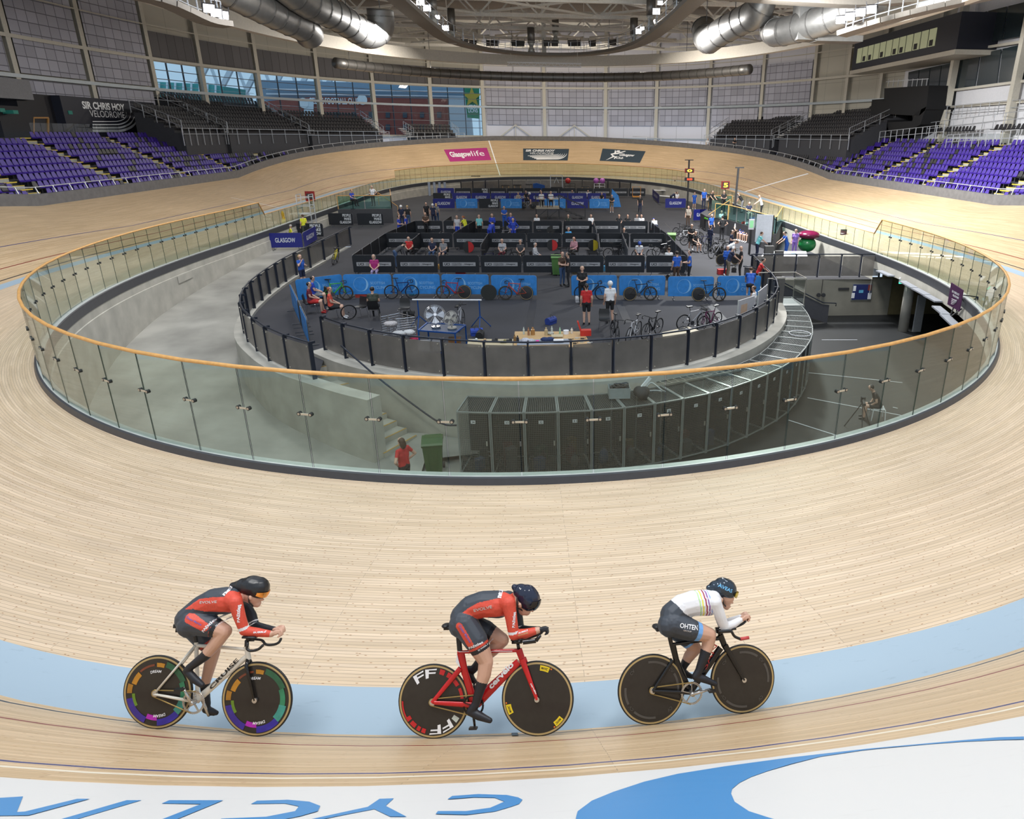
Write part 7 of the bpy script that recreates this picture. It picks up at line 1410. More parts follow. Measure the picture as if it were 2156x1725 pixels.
for i, (a, b) in enumerate((((1375, 413), (1405, 414)), ((1385, 426), (1425, 429)), ((1478, 436), (1494, 436)))): A_, B_ = at(*a, ZI), at(*b, ZI); e = empty('trestle_table'); tag(e, 'cluttered white trestle table right of the far pens, %s from the back' % ordn[i], 'table'); m_ = MB(); m_.bar(A_+V(0, 0, .75), B_+V(0, 0, .75), .7, .04); m_.build('table_top', WHT, e); MB().bar(A_, A_+V(0, 0, .73), .05).bar(B_, B_+V(0, 0, .73), .05).build('legs', DARKC, e)
# ---------------------------------------------------------------- people
PE = person
def SE(x, y, pose, face, sh, pa, ha, hc, label, cl=None, **k):
    b = person(x, y, pose, face, sh, pa, ha, hc, label, **k); chair(0, 0, face, cl or 'black chair carrying the '+' '.join(label.split()[1:9]), b.location.copy()); return b
# near carpet
SE(657, 660, 'sit_shorts', -80, 'maroon', 'red', 'short', 'dark', 'person in maroon and white top sitting at the front left edge', shoes='red')
SE(664, 645, 'sit_shorts', -70, 'royal', 'grey', 'short', 'dark', 'person in royal blue top sitting behind the maroon top at front left')
SE(700, 672, 'sit_shorts', -75, 'coral', 'black', 'short', 'ginger', 'person with ginger hair and coral shirt sitting at the front left', shoes='white')
SE(790, 672, 'sit', 5, 'olive', 'black', 'short', 'dark', 'person in striped olive grey shirt sitting with back to the camera')
PE(1235, 684, 'stand_shorts', 0, 'red', 'black', 'pony', 'dark', 'person in red and white cycling kit standing with back turned', h=.97)
PE(1284, 681, 'stand_shorts', 8, 'white', 'black', 'helmet', 'white', 'person in white and purple cycling kit and white helmet, back turned')
PE(1226, 640, 'front', 170, 'black', 'black', 'short', 'blond', 'person in black shirt standing behind the red and white rider')
PE(1184, 602, 'front', -140, 'brown', 'jeans', 'short', 'auburn', 'person in brown jacket and jeans standing by the pale green bin'); PE(1197, 604, 'front', 90, 'black', 'black', 'short', 'dark', 'person in black talking to the one in jeans by the bin')
PE(1423, 600, 'stand', 10, 'blue', 'brown', 'short', 'dark', 'person in bright blue shirt and brown trousers seen from behind, right pens'); PE(1450, 598, 'front', 80, 'blue', 'black', 'short', 'dark', 'person in blue and navy top turned sideways at the right pens')
PE(1576, 642, 'foot_up', -15, 'blue', 'black', 'short', 'brown', 'person in blue shirt leaning on the right fence with one foot up', shoes='white'); PE(1592, 616, 'reach', -100, 'red', 'black', 'short', 'dark', 'person in red and blue vest reaching over the right curved fence')
SE(1584, 668, 'sit', 60, 'white', 'navy', 'short', 'brown', 'person in pale shirt sitting behind the white notice board'); PE(640, 606, 'phone', -120, 'blue', 'navy', 'pony', 'blond', 'person in blue shirt with ponytail holding a phone by the ramp fence', h=.95)
SE(792, 590, 'sit', -175, 'magenta', 'violet', 'long', 'grey', 'person with grey hair and magenta dress sitting before the nearest black barriers', 'black chair under the magenta dress')
PE(1528, 580, 'front_long', -170, 'blue', 'navy', 'pony', 'brown', 'person in blue and white tracksuit standing by the long rack', h=.93, shoes='white'); PE(1528, 580, 'reach', -90, 'navy', 'khaki', 'short', 'white', 'person with white hair in navy polo holding a disc wheeled bike', h=1.03, at_=at(1531, 588, ZI)); PE(1557, 586, 'stand', 80, 'black', 'black', 'bald', 'grey', 'bald person in black facing the man with the disc wheeled bike')
PE(1454, 527, 'front_shorts', 175, 'black', 'black', 'short', 'dark', 'person in black and cyan kit standing at the left end of the rack', shoes='white'); SE(1462, 530, 'sit_shorts', -150, 'black', 'black', 'short', 'brown', 'person in dark kit sitting low at the left end of the rack')
PE(1448, 478, 'stand', 150, 'beige', 'brown', 'short', 'brown', 'person in beige shirt standing beyond the rack of bikes'); PE(1496, 500, 'stand', -160, 'blue', 'navy', 'bald', 'grey', 'person in blue shirt standing beside the lime lidded bin')
PE(1516, 490, 'front', -150, 'white', 'grey', 'bald', 'grey', 'person in white shirt at the foot of the right deck'); PE(1524, 494, 'front', 160, 'black', 'black', 'short', 'dark', 'person in black tee with folded arms at the foot of the right deck'); PE(1519, 506, 'hips', 5, 'black', 'black', 'short', 'dark', 'person in black and lime top seen from behind by the right deck', h=1.03)
PE(1537, 543, 'front', -120, 'navy', 'navy', 'short', 'dark', 'person in navy polo looking down behind the white haired man'); PE(1528, 556, 'bend', -100, 'white', 'navy', 'short', 'brown', 'person in pale blue white top bending over the bikes'); PE(1493, 530, 'front_long', -60, 'navy', 'navy', 'short', 'dark', 'person in navy tracksuit with white shoulder on the rack')
SE(1551, 502, 'sit', 150, 'white', 'brown', 'long', 'white', 'person with white hair and papers sitting below the right deck', 'black chair under the woman with papers')
for i, (x, hc, nm) in enumerate(((1563, 'red', 'red'), (1570, 'white', 'white'), (1578, 'black', 'dark'))): SE(x, 506+i*2, 'sit_suit', 120, 'royal', 'royal', 'helmet', hc, 'person in royal blue kit and %s helmet sitting in the row below the right deck' % nm, 'black chair in the rider row under the %s helmet' % nm, shoes='white')
for i in range(3): chair(1588+i*8, 513+i*4, 120, 'empty grey black chair at the right end of the rider row, %s of three' % ordn[i])
PE(1592, 546, 'reach', -90, 'teal', 'navy', 'short', 'brown', 'person in pale teal vest reaching over the white table'); PE(1620, 534, 'front', 100, 'lime', 'black', 'short', 'dark', 'person in olive lime cardigan behind the white table'); PE(1654, 545, 'reach', 90, 'blue', 'blue', 'pony', 'dark', 'person in blue shirt bending to the white table'); PE(1671, 540, 'stand', 140, 'purple', 'purple', 'bald', 'grey', 'person in lilac shirt standing behind the white table')
# decks
PE(787, 434, 'hips', 170, 'white', 'black', 'short', 'grey', 'person in white hoodie standing on the left deck', z=ZD); SE2 = person(743, 434, 'sit', -120, 'royal', 'black', 'short', 'brown', 'person in royal blue sitting on a tall stool on the left deck', z=ZD+.25)
m_ = MB(); m_.cyl((0, 0, 0), (0, 0, .68), .03, 8); m_.cyl((0, 0, .68), (0, 0, .72), .2, 14); m_.cyl((0, 0, 0), (0, 0, .03), .22, 14); o = m_.build('bar_stool', DARKC); o.location = SE2.location-V(0, 0, .25); tag(o, 'tall dark stool under the blue clad sitter on the left deck', 'stool')
PE(1602, 458, 'reach', 75, 'white', 'black', 'bald', 'grey', 'person in white shirt and dark trousers standing on the right deck', z=ZD, h=1.02); PE(1562, 448, 'lean_rail', 60, 'black', 'grey', 'cap', 'grey', 'person in black with grey cap leaning on the right deck rail', z=ZD); PE(1522, 446, 'front', 175, 'black', 'black', 'short', 'brown', 'person in black under the yellow 5 lap counter', z=ZD)
PE(1494, 444, 'reach', -150, 'black', 'black', 'short', 'dark', 'person in black leaning at the left rail of the right deck', z=ZD); PE(1481, 441, 'stand', 180, 'blue', 'navy', 'short', 'brown', 'person in blue at the back left of the right deck', z=ZD); PE(1461, 441, 'stand_shorts', 180, 'blue', 'blue', 'short', 'brown', 'person in blue shirt and shorts left of the right deck', shoes='white')
b_ = person(1575, 463, 'sit', 180, 'navy', 'beige', 'short', 'dark', 'person seated in the middle of the right deck behind the glass', z=ZD); 
# left corner
PE(644, 503, 'stand', 40, 'yellow', 'olive', 'short', 'brown', 'person in a yellow safety vest standing by the scaffold tower'); SE(616, 515, 'sit', -60, 'yellow', 'navy', 'cap', 'grey', 'person in a yellow safety jacket sitting behind the GLASGOW barrier', 'chair behind the left GLASGOW barrier')
# middle carpet, left
rows_p = [(848, 478, 'hips', 170, 'navy', 'navy', 'helmet', 'white', 'person in navy and white kit with white helmet, left group'), (861, 478, 'stand', 10, 'black', 'jeans', 'short', 'blond', 'person with blond hair in black seen from behind, left group'), (843, 505, 'front', -100, 'royal', 'royal', 'short', 'dark', 'person in blue kit with white bib at the left pen corner'), (858, 503, 'stand_shorts', 80, 'royal', 'royal', 'short', 'brown', 'person in blue kit turned sideways at the left pen corner'), (900, 470, 'stand', -170, 'black', 'black', 'short', 'dark', 'person in black tee behind the third black row'), (899, 497, 'front', 175, 'brown', 'black', 'short', 'brown', 'person in brown top inside the far left pen'), (914, 474, 'stand', 5, 'navy', 'navy', 'helmet', 'white', 'person in white and navy kit with helmet from behind'), (921, 472, 'stand', 0, 'grey', 'jeans', 'long', 'blond', 'person in grey beside the white helmeted rider'),
 (965, 505, 'stand_shorts', 175, 'lightgrey', 'royal', 'short', 'brown', 'person in grey tee and blue shorts in the middle pen'), (983, 505, 'reach', 60, 'yellow', 'royal', 'pony', 'ginger', 'person in yellow vest with ponytail in the middle pen'), (1011, 503, 'stand', 5, 'teal', 'black', 'bald', 'grey', 'person in pale teal shirt seen from behind in the pens'), (1038, 500, 'front_long', 170, 'royal', 'royal', 'short', 'blond', 'blond person in royal blue tracksuit with folded hands'), (1032, 512, 'bend', -20, 'royal', 'royal', 'short', 'dark', 'person in royal blue bending over in the middle pen'), (1063, 480, 'front', 180, 'blue', 'blue', 'short', 'dark', 'person in blue shirt walking beyond the third black row'), (1077, 498, 'hips_suit', 175, 'royal', 'royal', 'short', 'blond', 'person in royal blue with hand on hip, rear one'), (1082, 512, 'hips_suit', 180, 'royal', 'royal', 'short', 'blond', 'person in royal blue with hands on hips, front one')]
for q in rows_p: PE(*q)
for q in ((864, 545, 'sit', 180, 'red', 'black', 'bald', 'grey', 'person in red jacket sitting in the nearest left pen'), (913, 548, 'sit', 175, 'navy', 'jeans', 'short', 'brown', 'person in navy tee and jeans sitting in the nearest left pen'), (936, 550, 'sit_shorts', 165, 'grey', 'navy', 'bald', 'grey', 'person in grey tee and shorts sitting in the nearest left pen'), (1059, 550, 'sit', 170, 'lightgrey', 'maroon', 'short', 'grey', 'person in pale tee and maroon trousers sitting in the central pen'), (1097, 552, 'sit', 175, 'darkgrey', 'black', 'short', 'dark', 'person in dark tee sitting on a trainer in the central pen'), (1127, 560, 'sit_long', -110, 'lightgrey', 'navy', 'short', 'grey', 'person with pale hood sitting sideways in the central pen'), (1209, 545, 'sit_long', 150, 'pink', 'black', 'long', 'auburn', 'person with long red hair and pink top sitting in the pens'), (1344, 552, 'sit_fwd', 180, 'white', 'navy', 'helmet', 'blue', 'person in white and blue kit riding a trainer in the right pen')): SE(*q)
PE(835, 565, 'bend', -60, 'darkgrey', 'jeans', 'short', 'dark', 'person in dark grey bending down at the left end of the nearest pens'); PE(1080, 572, 'bend', -100, 'white', 'black', 'short', 'brown', 'person in white vest crouching in the central nearest pen', h=.7); PE(1380, 502, 'bend', 10, 'white', 'navy', 'cap', 'blue', 'person in white and blue top bending at the right far pen')
for q in ((1131, 488, 'sit', 170, 'white', 'black', 'short', 'brown', 'person in white sitting behind the third black row below the stage'), (1197, 488, 'sit', 150, 'olive', 'black', 'bald', 'grey', 'person in dark green sitting behind the third black row'), (1244, 488, 'sit', -170, 'white', 'navy', 'short', 'ginger', 'person in white with ginger hair sitting behind the third row'), (1303, 488, 'sit', 170, 'black', 'black', 'short', 'blond', 'blond person sitting low behind the third row at right'), (1321, 488, 'sit', 170, 'black', 'black', 'short', 'dark', 'dark haired person sitting low behind the third row at right'), (1340, 488, 'sit', -160, 'grey', 'black', 'short', 'auburn', 'auburn haired person sitting behind the right end of the third row'), (1350, 488, 'sit', 160, 'white', 'black', 'long', 'dark', 'dark long haired person at the right end of the third row'), (1197, 521, 'sit', -160, 'cyan', 'black', 'short', 'dark', 'person in cyan and dark top low behind the middle row'), (1313, 522, 'sit', 180, 'black', 'black', 'short', 'brown', 'brown haired person low behind the middle row at right'), (1407, 572, 'sit', 0, 'white', 'black', 'short', 'brown', 'person in white low behind the right end of the nearest row')): SE(*q)
# far group
zs = ZI+1.06
for x, f, hc, l_ in ((1141, 180, 'grey', 'person in white shirt sitting at the left desk of the stage'), (1161, 180, 'white', 'person in white shirt sitting at the right desk of the stage')):
    b_ = person(x, 449, 'sit', f, 'white', 'black', 'short', hc, l_, z=zs, at_=V(at(x, 462, ZI).x, at(x, 462, ZI).y+1.15, zs)); chair(0, 0, f, 'chair of the official at the %s desk of the stage' % ('left' if x < 1150 else 'right'), b_.location.copy())
PE(1288, 448, 'front_shorts', 175, 'black', 'khaki', 'bald', 'grey', 'person in black tee and khaki shorts walking before the far pens', shoes='white'); PE(1347, 449, 'walk', 180, 'black', 'navy', 'short', 'dark', 'person in black with pale lanyard walking on the empty carpet at right')
for q in ((1092, 432, 'sit_shorts', 170, 'beige', 'black', 'short', 'brown', 'person in beige and black kit sitting in the far pens'), (1139, 426, 'sit', 175, 'black', 'black', 'short', 'brown', 'person in black sitting behind the stage'), (1205, 426, 'sit', 170, 'grey', 'jeans', 'long', 'brown', 'person in grey and jeans sitting in the far right pens'), (1238, 426, 'sit', 180, 'white', 'black', 'short', 'dark', 'person in white tee sitting in the far right pens'), (1267, 432, 'sit', 160, 'black', 'black', 'bald', 'grey', 'person in black near the orange frames in the far pens'), (1108, 428, 'sit', 180, 'black', 'black', 'short', 'dark', 'person in black in the middle of the far pens'), (1425, 430, 'sit', 170, 'white', 'black', 'short', 'blond', 'person in white sitting at the cluttered tables on the far right')): SE(*q)
b_ = person(1112, 442, 'sit_fwd', -90, 'navy', 'black', 'helmet', 'white', 'person in navy kit with white helmet on the bike before the far pens', at_=at(1110, 441, ZI)+V(-.05, 0, .42)); PE(1420, 408, 'stand', 10, 'blue', 'black', 'short', 'brown', 'person in blue seen from behind near the far right kerb'); PE(1412, 432, 'bend', -90, 'navy', 'black', 'short', 'dark', 'person in navy stretching over the tables on the far right')
PE(1413, 301, 'stand', 180, 'white', 'grey', 'bald', 'grey', 'small figure in white standing behind the far bank rail', at_=banktop(2*Q-16.0, .9, -.3)); PE(1457, 298, 'front', 180, 'black', 'black', 'short', 'dark', 'small figure in black standing behind the far right bank rail', at_=banktop(2*Q-19.5, .9, .1))
# lower level
PE(860, 1040, 'hips', 55, 'red', 'black', 'long', 'brown', 'person in red tee standing at the foot of the concrete stair', z=ZF, at_=V(-3.9, 17.2, ZF))
b_ = person(1846, 880, 'sit_fwd', 75, 'black', 'black', 'short', 'dark', 'person in black vest crouched on a white stool on the lower floor', at_=at(1846, 882, ZF)+V(0, 0, -.02)); 
e = empty('white_chair', b_.location.copy(), math.radians(75)); tag(e, 'white wire chair under the photographer on the lower floor', 'chair'); m_ = MB()
for i in range(6): m_.bar((-.2+.08*i, -.2, .45), (-.2+.08*i, .2, .45), .03, .02)
m_.build('slats', WHT, e)
for sx in (-.2, .2):
    for sy in (-.2, .2): MB().bar((sx, sy, .44), (sx*1.15, sy*1.15, 0), .025).build('leg', WHT, e)
e = empty('camera_tripod', at(1808, 905, ZF)); tag(e, 'black camera tripod standing before the crouched photographer', 'tripod')
for k in range(3): an = 2*PI*k/3+.3; MB().tube([V(0, 0, 1.0), V(.5*math.cos(an), .5*math.sin(an), 0)], .018, 6).build('leg', DARKC, e)
MB().box((0, 0, 1.1), (.12, .1, .2)).tube([V(0, -.02, 1.1), V(-.1, -.35, 1.05)], .05, 8).build('camera', DARKC, e)
# ---------------------------------------------------------------- the three riders
from mathutils.bvhtree import BVHTree
CHA = mat('charcoal_lycra', (.040, .048, .062), .55, noise=.05); COR = mat('coral_lycra', (.60, .065, .035), .55, noise=.08, nscale=60); BLY = mat('black_lycra', (.010, .011, .016), .5, noise=0); WLY = mat('white_lycra', (.72, .71, .72), .6, noise=.04); BLB = mat('sky_band', (.16, .36, .70), .5, noise=0); SKN = mat('rider_skin', (.56, .33, .235), .45, noise=.05)
ST_ = [mat('stripe_'+n, c, .6, noise=0) for n, c in (('lime', (.40, .62, .30)), ('yellow', (.72, .66, .06)), ('maroon', (.30, .02, .05)), ('violet', (.22, .08, .32)), ('blue', (.20, .33, .72)))]
BMATS = [SKN, CHA, COR, BLY, WLY, BLB]+ST_
DISC = mat('dark_disc', (.022, .019, .017), .28, noise=.1, nscale=20); TANW = mat('tan_tyre_band', (.42, .30, .13), .6); CHN = mat('brass_chain', (.42, .31, .12), .35, .8); SIL = mat('silver_alloy', (.55, .53, .50), .25, .85)
class Rider:
    def __init__(s, ox, oy, rc, fc, lean_):
        s.o = (ox, oy); A, B = at(*rc, ZB+.03), at(*fc, ZB+.03)
        def snap(x, y):      # ground point on the real surface
            sw = bank_sw(x, y, (x-1083)/400., .15); return bank(sw[0], max(sw[1], 0)) if sw[1] > 0 else at(x, y, ZB)
        A, B = snap(*rc), snap(*fc); f = (B-A).normalized(); z = Vector((0, 0, 1)); left = z.cross(f).normalized(); up0 = f.cross(left); a = math.radians(lean_)
        s.up = (up0*math.cos(a)+left*math.sin(a)).normalized(); s.f = f; s.left = s.up.cross(f); s.A = A; s.wb = (B-A).length
        s.M = Matrix((f, s.left, s.up)).transposed().to_4x4(); s.M.translation = A
    def L(s, x, y, q=0.):          # photo crop coordinates -> rider space; q towards the camera side
        px_, py_ = s.o[0]+x/4.4231, s.o[1]+y/4.4231; d = ray(px_, py_); n = s.left; P0 = s.A-n*q; t = (P0-CP).dot(n)/d.dot(n); w_ = CP+d*t-s.A; return Vector((w_.dot(s.f), -q, w_.dot(s.up)))
def rwheel(e, r, c, R, decals=None):
    w_ = empty('wheel'); w_.parent = e; w_.location = c; n = 72; ring = lambda rr, y=0.: [V(rr*math.cos(2*PI*i/n), y, rr*math.sin(2*PI*i/n)) for i in range(n)]
    m_ = MB(); m_.tube(ring(R-.011), .0115, 8, close=True); m_.build('tyre', TYR, w_, smooth=True)
    m_ = MB()
    for s in (-1, 1): m_.sheet([ring(R-.014, s*.0115), ring(R-.031, s*.0125)], close=True)
    m_.build('tan_sidewall', TANW, w_, smooth=True)
    m_ = MB()
    for s in (-1, 1): m_.sheet([ring(rr, s*y) for rr, y in ((R-.029, .011), (R*.75, .0155), (R*.4, .019), (.03, .023), (.003, .023))], close=True)
    m_.build('disc', DISC, w_, smooth=True); m_ = MB(); m_.cyl((0, -.045, 0), (0, .045, 0), .016, 14); m_.cyl((0, -.052, 0), (0, -.04, 0), .024, 14); m_.build('hub', SIL, w_); return w_
def arcpatch(w_, r0, r1, a0, a1, m, y=-.0175, name='decal'):
    n = max(2, int(abs(a1-a0)/6)); f = lambda r, i: V(r*math.cos(math.radians(a0+(a1-a0)*i/n)), y-.004*(1-r/.34), r*math.sin(math.radians(a0+(a1-a0)*i/n))); m_ = MB(); m_.sheet([[f(r0, i) for i in range(n+1)], [f(r1, i) for i in range(n+1)]]); return m_.build(name, m, w_)
def arctext(w_, txt, R, ang, h, m, span, flip=False):      # writing bent round the wheel
    V_, F_, asp = textmesh(txt, .02, .15 if len(txt) > 3 else .1); out = []
    for p in V_:
        a = math.radians(ang+(-(p[0]-.5) if not flip else (p[0]-.5))*span); r = R+(p[1]-.5)*h*(1 if not flip else -1); out.append(V(r*math.cos(a), -.0185-.003*(1-r/.34), r*math.sin(a)))
    m_ = MB(); m_.add(out, F_); return m_.build('decal_lettering', m, w_)
def chainset(e, c, Rr, m, hub, crank_near, crank_far, pr=.012):
    n = 40; m_ = MB(); y = -.045; ring = lambda rr, yy=y: [c+V(rr*math.cos(2*PI*i/n), yy, rr*math.sin(2*PI*i/n)) for i in range(n)]
    m_.tube(ring(Rr), .0045, 6, close=True); m_.tube(ring(Rr*.9), .005, 6, close=True)
    for i in range(n): a = 2*PI*i/n; m_.bar(c+V(Rr*math.cos(a), y, Rr*math.sin(a)), c+V((Rr+.007)*math.cos(a), y, (Rr+.007)*math.sin(a)), .006, .004, up=(0, 1, 0))
    for i in range(5): a = 2*PI*i/5+.3; m_.bar(c+V(.01*math.cos(a), y, .01*math.sin(a)), c+V(Rr*.9*math.cos(a), y, Rr*.9*math.sin(a)), .006, .02, up=(0, 1, 0))
    cs = m_.build('chainring', m, e)
    for q, p, nm in ((-1, crank_near, 'crank'), (1, crank_far, 'crank')):
        a = V(c.x, q*.075, c.z); b = V(p.x, q*.085, p.z); m_ = MB(); m_.tube([a, b], [.017, .011], 10); m_.cyl(a-V(0, .012, 0), a+V(0, .012, 0), .022, 12); ck = m_.build(nm, m, e, smooth=True); m_ = MB(); m_.cyl(b, b+V(0, q*.07, 0), .008, 8); m_.box(b+V(0, q*.055, 0), (.075, .05, .018)); m_.build('pedal', BPL, ck)
    m_ = MB(); m_.cyl(V(c.x, -.08, c.z), V(c.x, .08, c.z), .024, 14); m_.build('bottom_bracket', SIL, e); h = V(hub.x, y, hub.z); rs = .032; m_ = MB(); m_.cyl(h-V(0, .003, 0), h+V(0, .003, 0), rs, 18); m_.build('sprocket', SIL, e)
    d = (V(c.x, y, c.z)-h).normalized(); pn = V(-d.z, 0, d.x); m_ = MB(); A_ = [h+pn*rs, V(c.x, y, c.z)+pn*Rr]; B_ = [h-pn*rs, V(c.x, y, c.z)-pn*Rr]; m_.tube(A_, .0055, 6); m_.tube(B_, .0055, 6)
    arc = [h+(pn*math.cos(t)-d*math.sin(t))*rs for t in [PI*i/8 for i in range(9)]]; m_.tube(arc, .0055, 6); m_.build('chain', CHN, e)
def aero(m_, a, b, w_, h1, h2=None, k=0):           # flattened tube lying in the bike plane
    a, b = Vector(a), Vector(b); d = (b-a).normalized(); n = V(-d.z, 0, d.x); h2 = h2 or h1; N = 12; rows_ = []
    for p, h in ((a, h1), (a.lerp(b, .5), (h1+h2)/2), (b, h2)): rows_.append([p+n*(h*math.cos(t))+V(0, w_*math.sin(t), 0) for t in [2*PI*i/N for i in range(N)]])
    m_.sheet(rows_, close=True, k=k); m_.add(rows_[0], [tuple(range(N))], k); m_.add(rows_[-1], [tuple(range(N))[::-1]], k)
def bodytext(b, txt, p0, p1, h, m, bold=.02, shear=0.):
    V_, F_, asp = textmesh(txt, bold, shear); d = p1-p0; d.y = 0; L_ = d.length; ux = d/L_; uy = V(-ux.z, 0, ux.x); bv = BVHTree.FromPolygons([v.co for v in b.data.vertices], [p.vertices for p in b.data.polygons]); out = []
    for p in V_:
        q = p0+ux*(p[0]*L_)+uy*(p[1]*h); hit = bv.ray_cast(V(q.x, -.6, q.z), V(0, 1, 0))[0]; out.append(V(q.x, (hit.y if hit else -.1)-.0035, q.z))
    m_ = MB(); m_.add(out, F_); return m_.build('printed_lettering', m, b)
def line(R, pts): q = [R.L(x, y, .12) for x, y in pts]; xs, zs = [p.x for p in q], [p.z for p in q]; return lambda u: np.interp(u, xs, zs)
def nearseg(C_, a, b, r):
    a, b = np.array([a.x, a.z]), np.array([b.x, b.z]); q = C_[:, [0, 2]]; d = b-a; t = np.clip(((q-a)@d)/(d@d), 0, 1); return (np.linalg.norm(q-(a+t[:, None]*d), axis=1) < r) & (C_[:, 1] < -.05)
def hands(R, J, wr, tip, q, m, glove=None):
    """palm from wrist to knuckles with four curled fingers and a thumb"""
    L = R.L; w_ = L(*wr, q); k = L(*tip, q*.6); d = (k-w_).normalized(); ln = (k-w_).length; s = V(0, 1, 0); dn = d.cross(s); dn = dn if dn.z < 0 else -dn; c = []
    for i in range(4):
        o_ = s*(-.028+.019*i); c.append((w_, .022, w_+d*ln*.52+o_, .0135, m)); b_ = w_+d*ln*.55+o_-dn*.01; f = (.9, 1.0, .95, .8)[i]; c.append((b_, .0115, b_+d*.034*f+dn*.006, .0105, m)); c.append((b_+d*.034*f+dn*.006, .0105, b_+d*.04*f+dn*.032, .0095, m)); c.append((b_+d*.04*f+dn*.032, .0095, b_+d*.014+dn*.042, .0088, m))
    t0 = w_+d*ln*.25-s*.025*(1 if q > 0 else -1)-dn*.012; c.append((t0, .0135, t0+d*.035-dn*.016, .0115, m)); c.append((t0+d*.035-dn*.016, .0115, t0+d*.066-dn*.012, .0098, m)); return c
def build_rider(R, key, chains, handspec, paint, label):
    L = R.L; caps = []
    for pts, specs in chains:
        P_ = [(L(x, y, q), r) for x, y, q, r in pts]
        for i in range(len(P_)-1): caps.append((P_[i][0], P_[i][1], P_[i+1][0], P_[i+1][1], specs[min(i, len(specs)-1)]))
    for hs in handspec: caps += hands(R, None, *hs)
    me = remeshed('rider_body', caps, .0068, 4); n = len(me.polygons); C_ = np.zeros(n*3); me.polygons.foreach_get('center', C_); C_ = C_.reshape(-1, 3); mi = np.zeros(n, dtype=np.int32); me.polygons.foreach_get('material_index', mi); me.materials.clear()
    for m in BMATS: me.materials.append(m)
    me.polygons.foreach_set('material_index', paint(C_, mi).astype(np.int32))
    b = bpy.data.objects.new('person', me); COL.objects.link(b); b.matrix_world = R.M; tag(b, label, 'person'); return b
def helmet(R, b, pts, m, name='helmet'):
    caps = [(R.L(*pts[i][:2], 0), pts[i][2], R.L(*pts[i+1][:2], 0), pts[i+1][2], 0) for i in range(len(pts)-1)]; me = remeshed(name, caps, .008, 6); me.materials.clear(); me.materials.append(m); o = bpy.data.objects.new(name, me); COL.objects.link(o); o.parent = b; return o
def visor(R, hm, c, r, e0, e1, m, az=62):
    c = R.L(*c, 0); m_ = MB(); n = 14; rows_ = []
    for j in range(6):
        el = math.radians(e0+(e1-e0)*j/5); rows_.append([c+V(math.cos(el)*math.cos(a), math.sin(a), math.sin(el)*math.cos(a))*r for a in [math.radians(-az+2*az*i/n) for i in range(n+1)]])
    m_.sheet(rows_); return m_.build('visor', m, hm, smooth=True)
def earstrap(R, b, pts): MB().tube([R.L(x, y, q) for x, y, q in pts], .007, 6).build('chin_strap', BPL, b, smooth=True)
def part(e, name, m, f, smooth=True): m_ = MB(); f(m_); return m_.build(name, m, e, smooth=smooth)
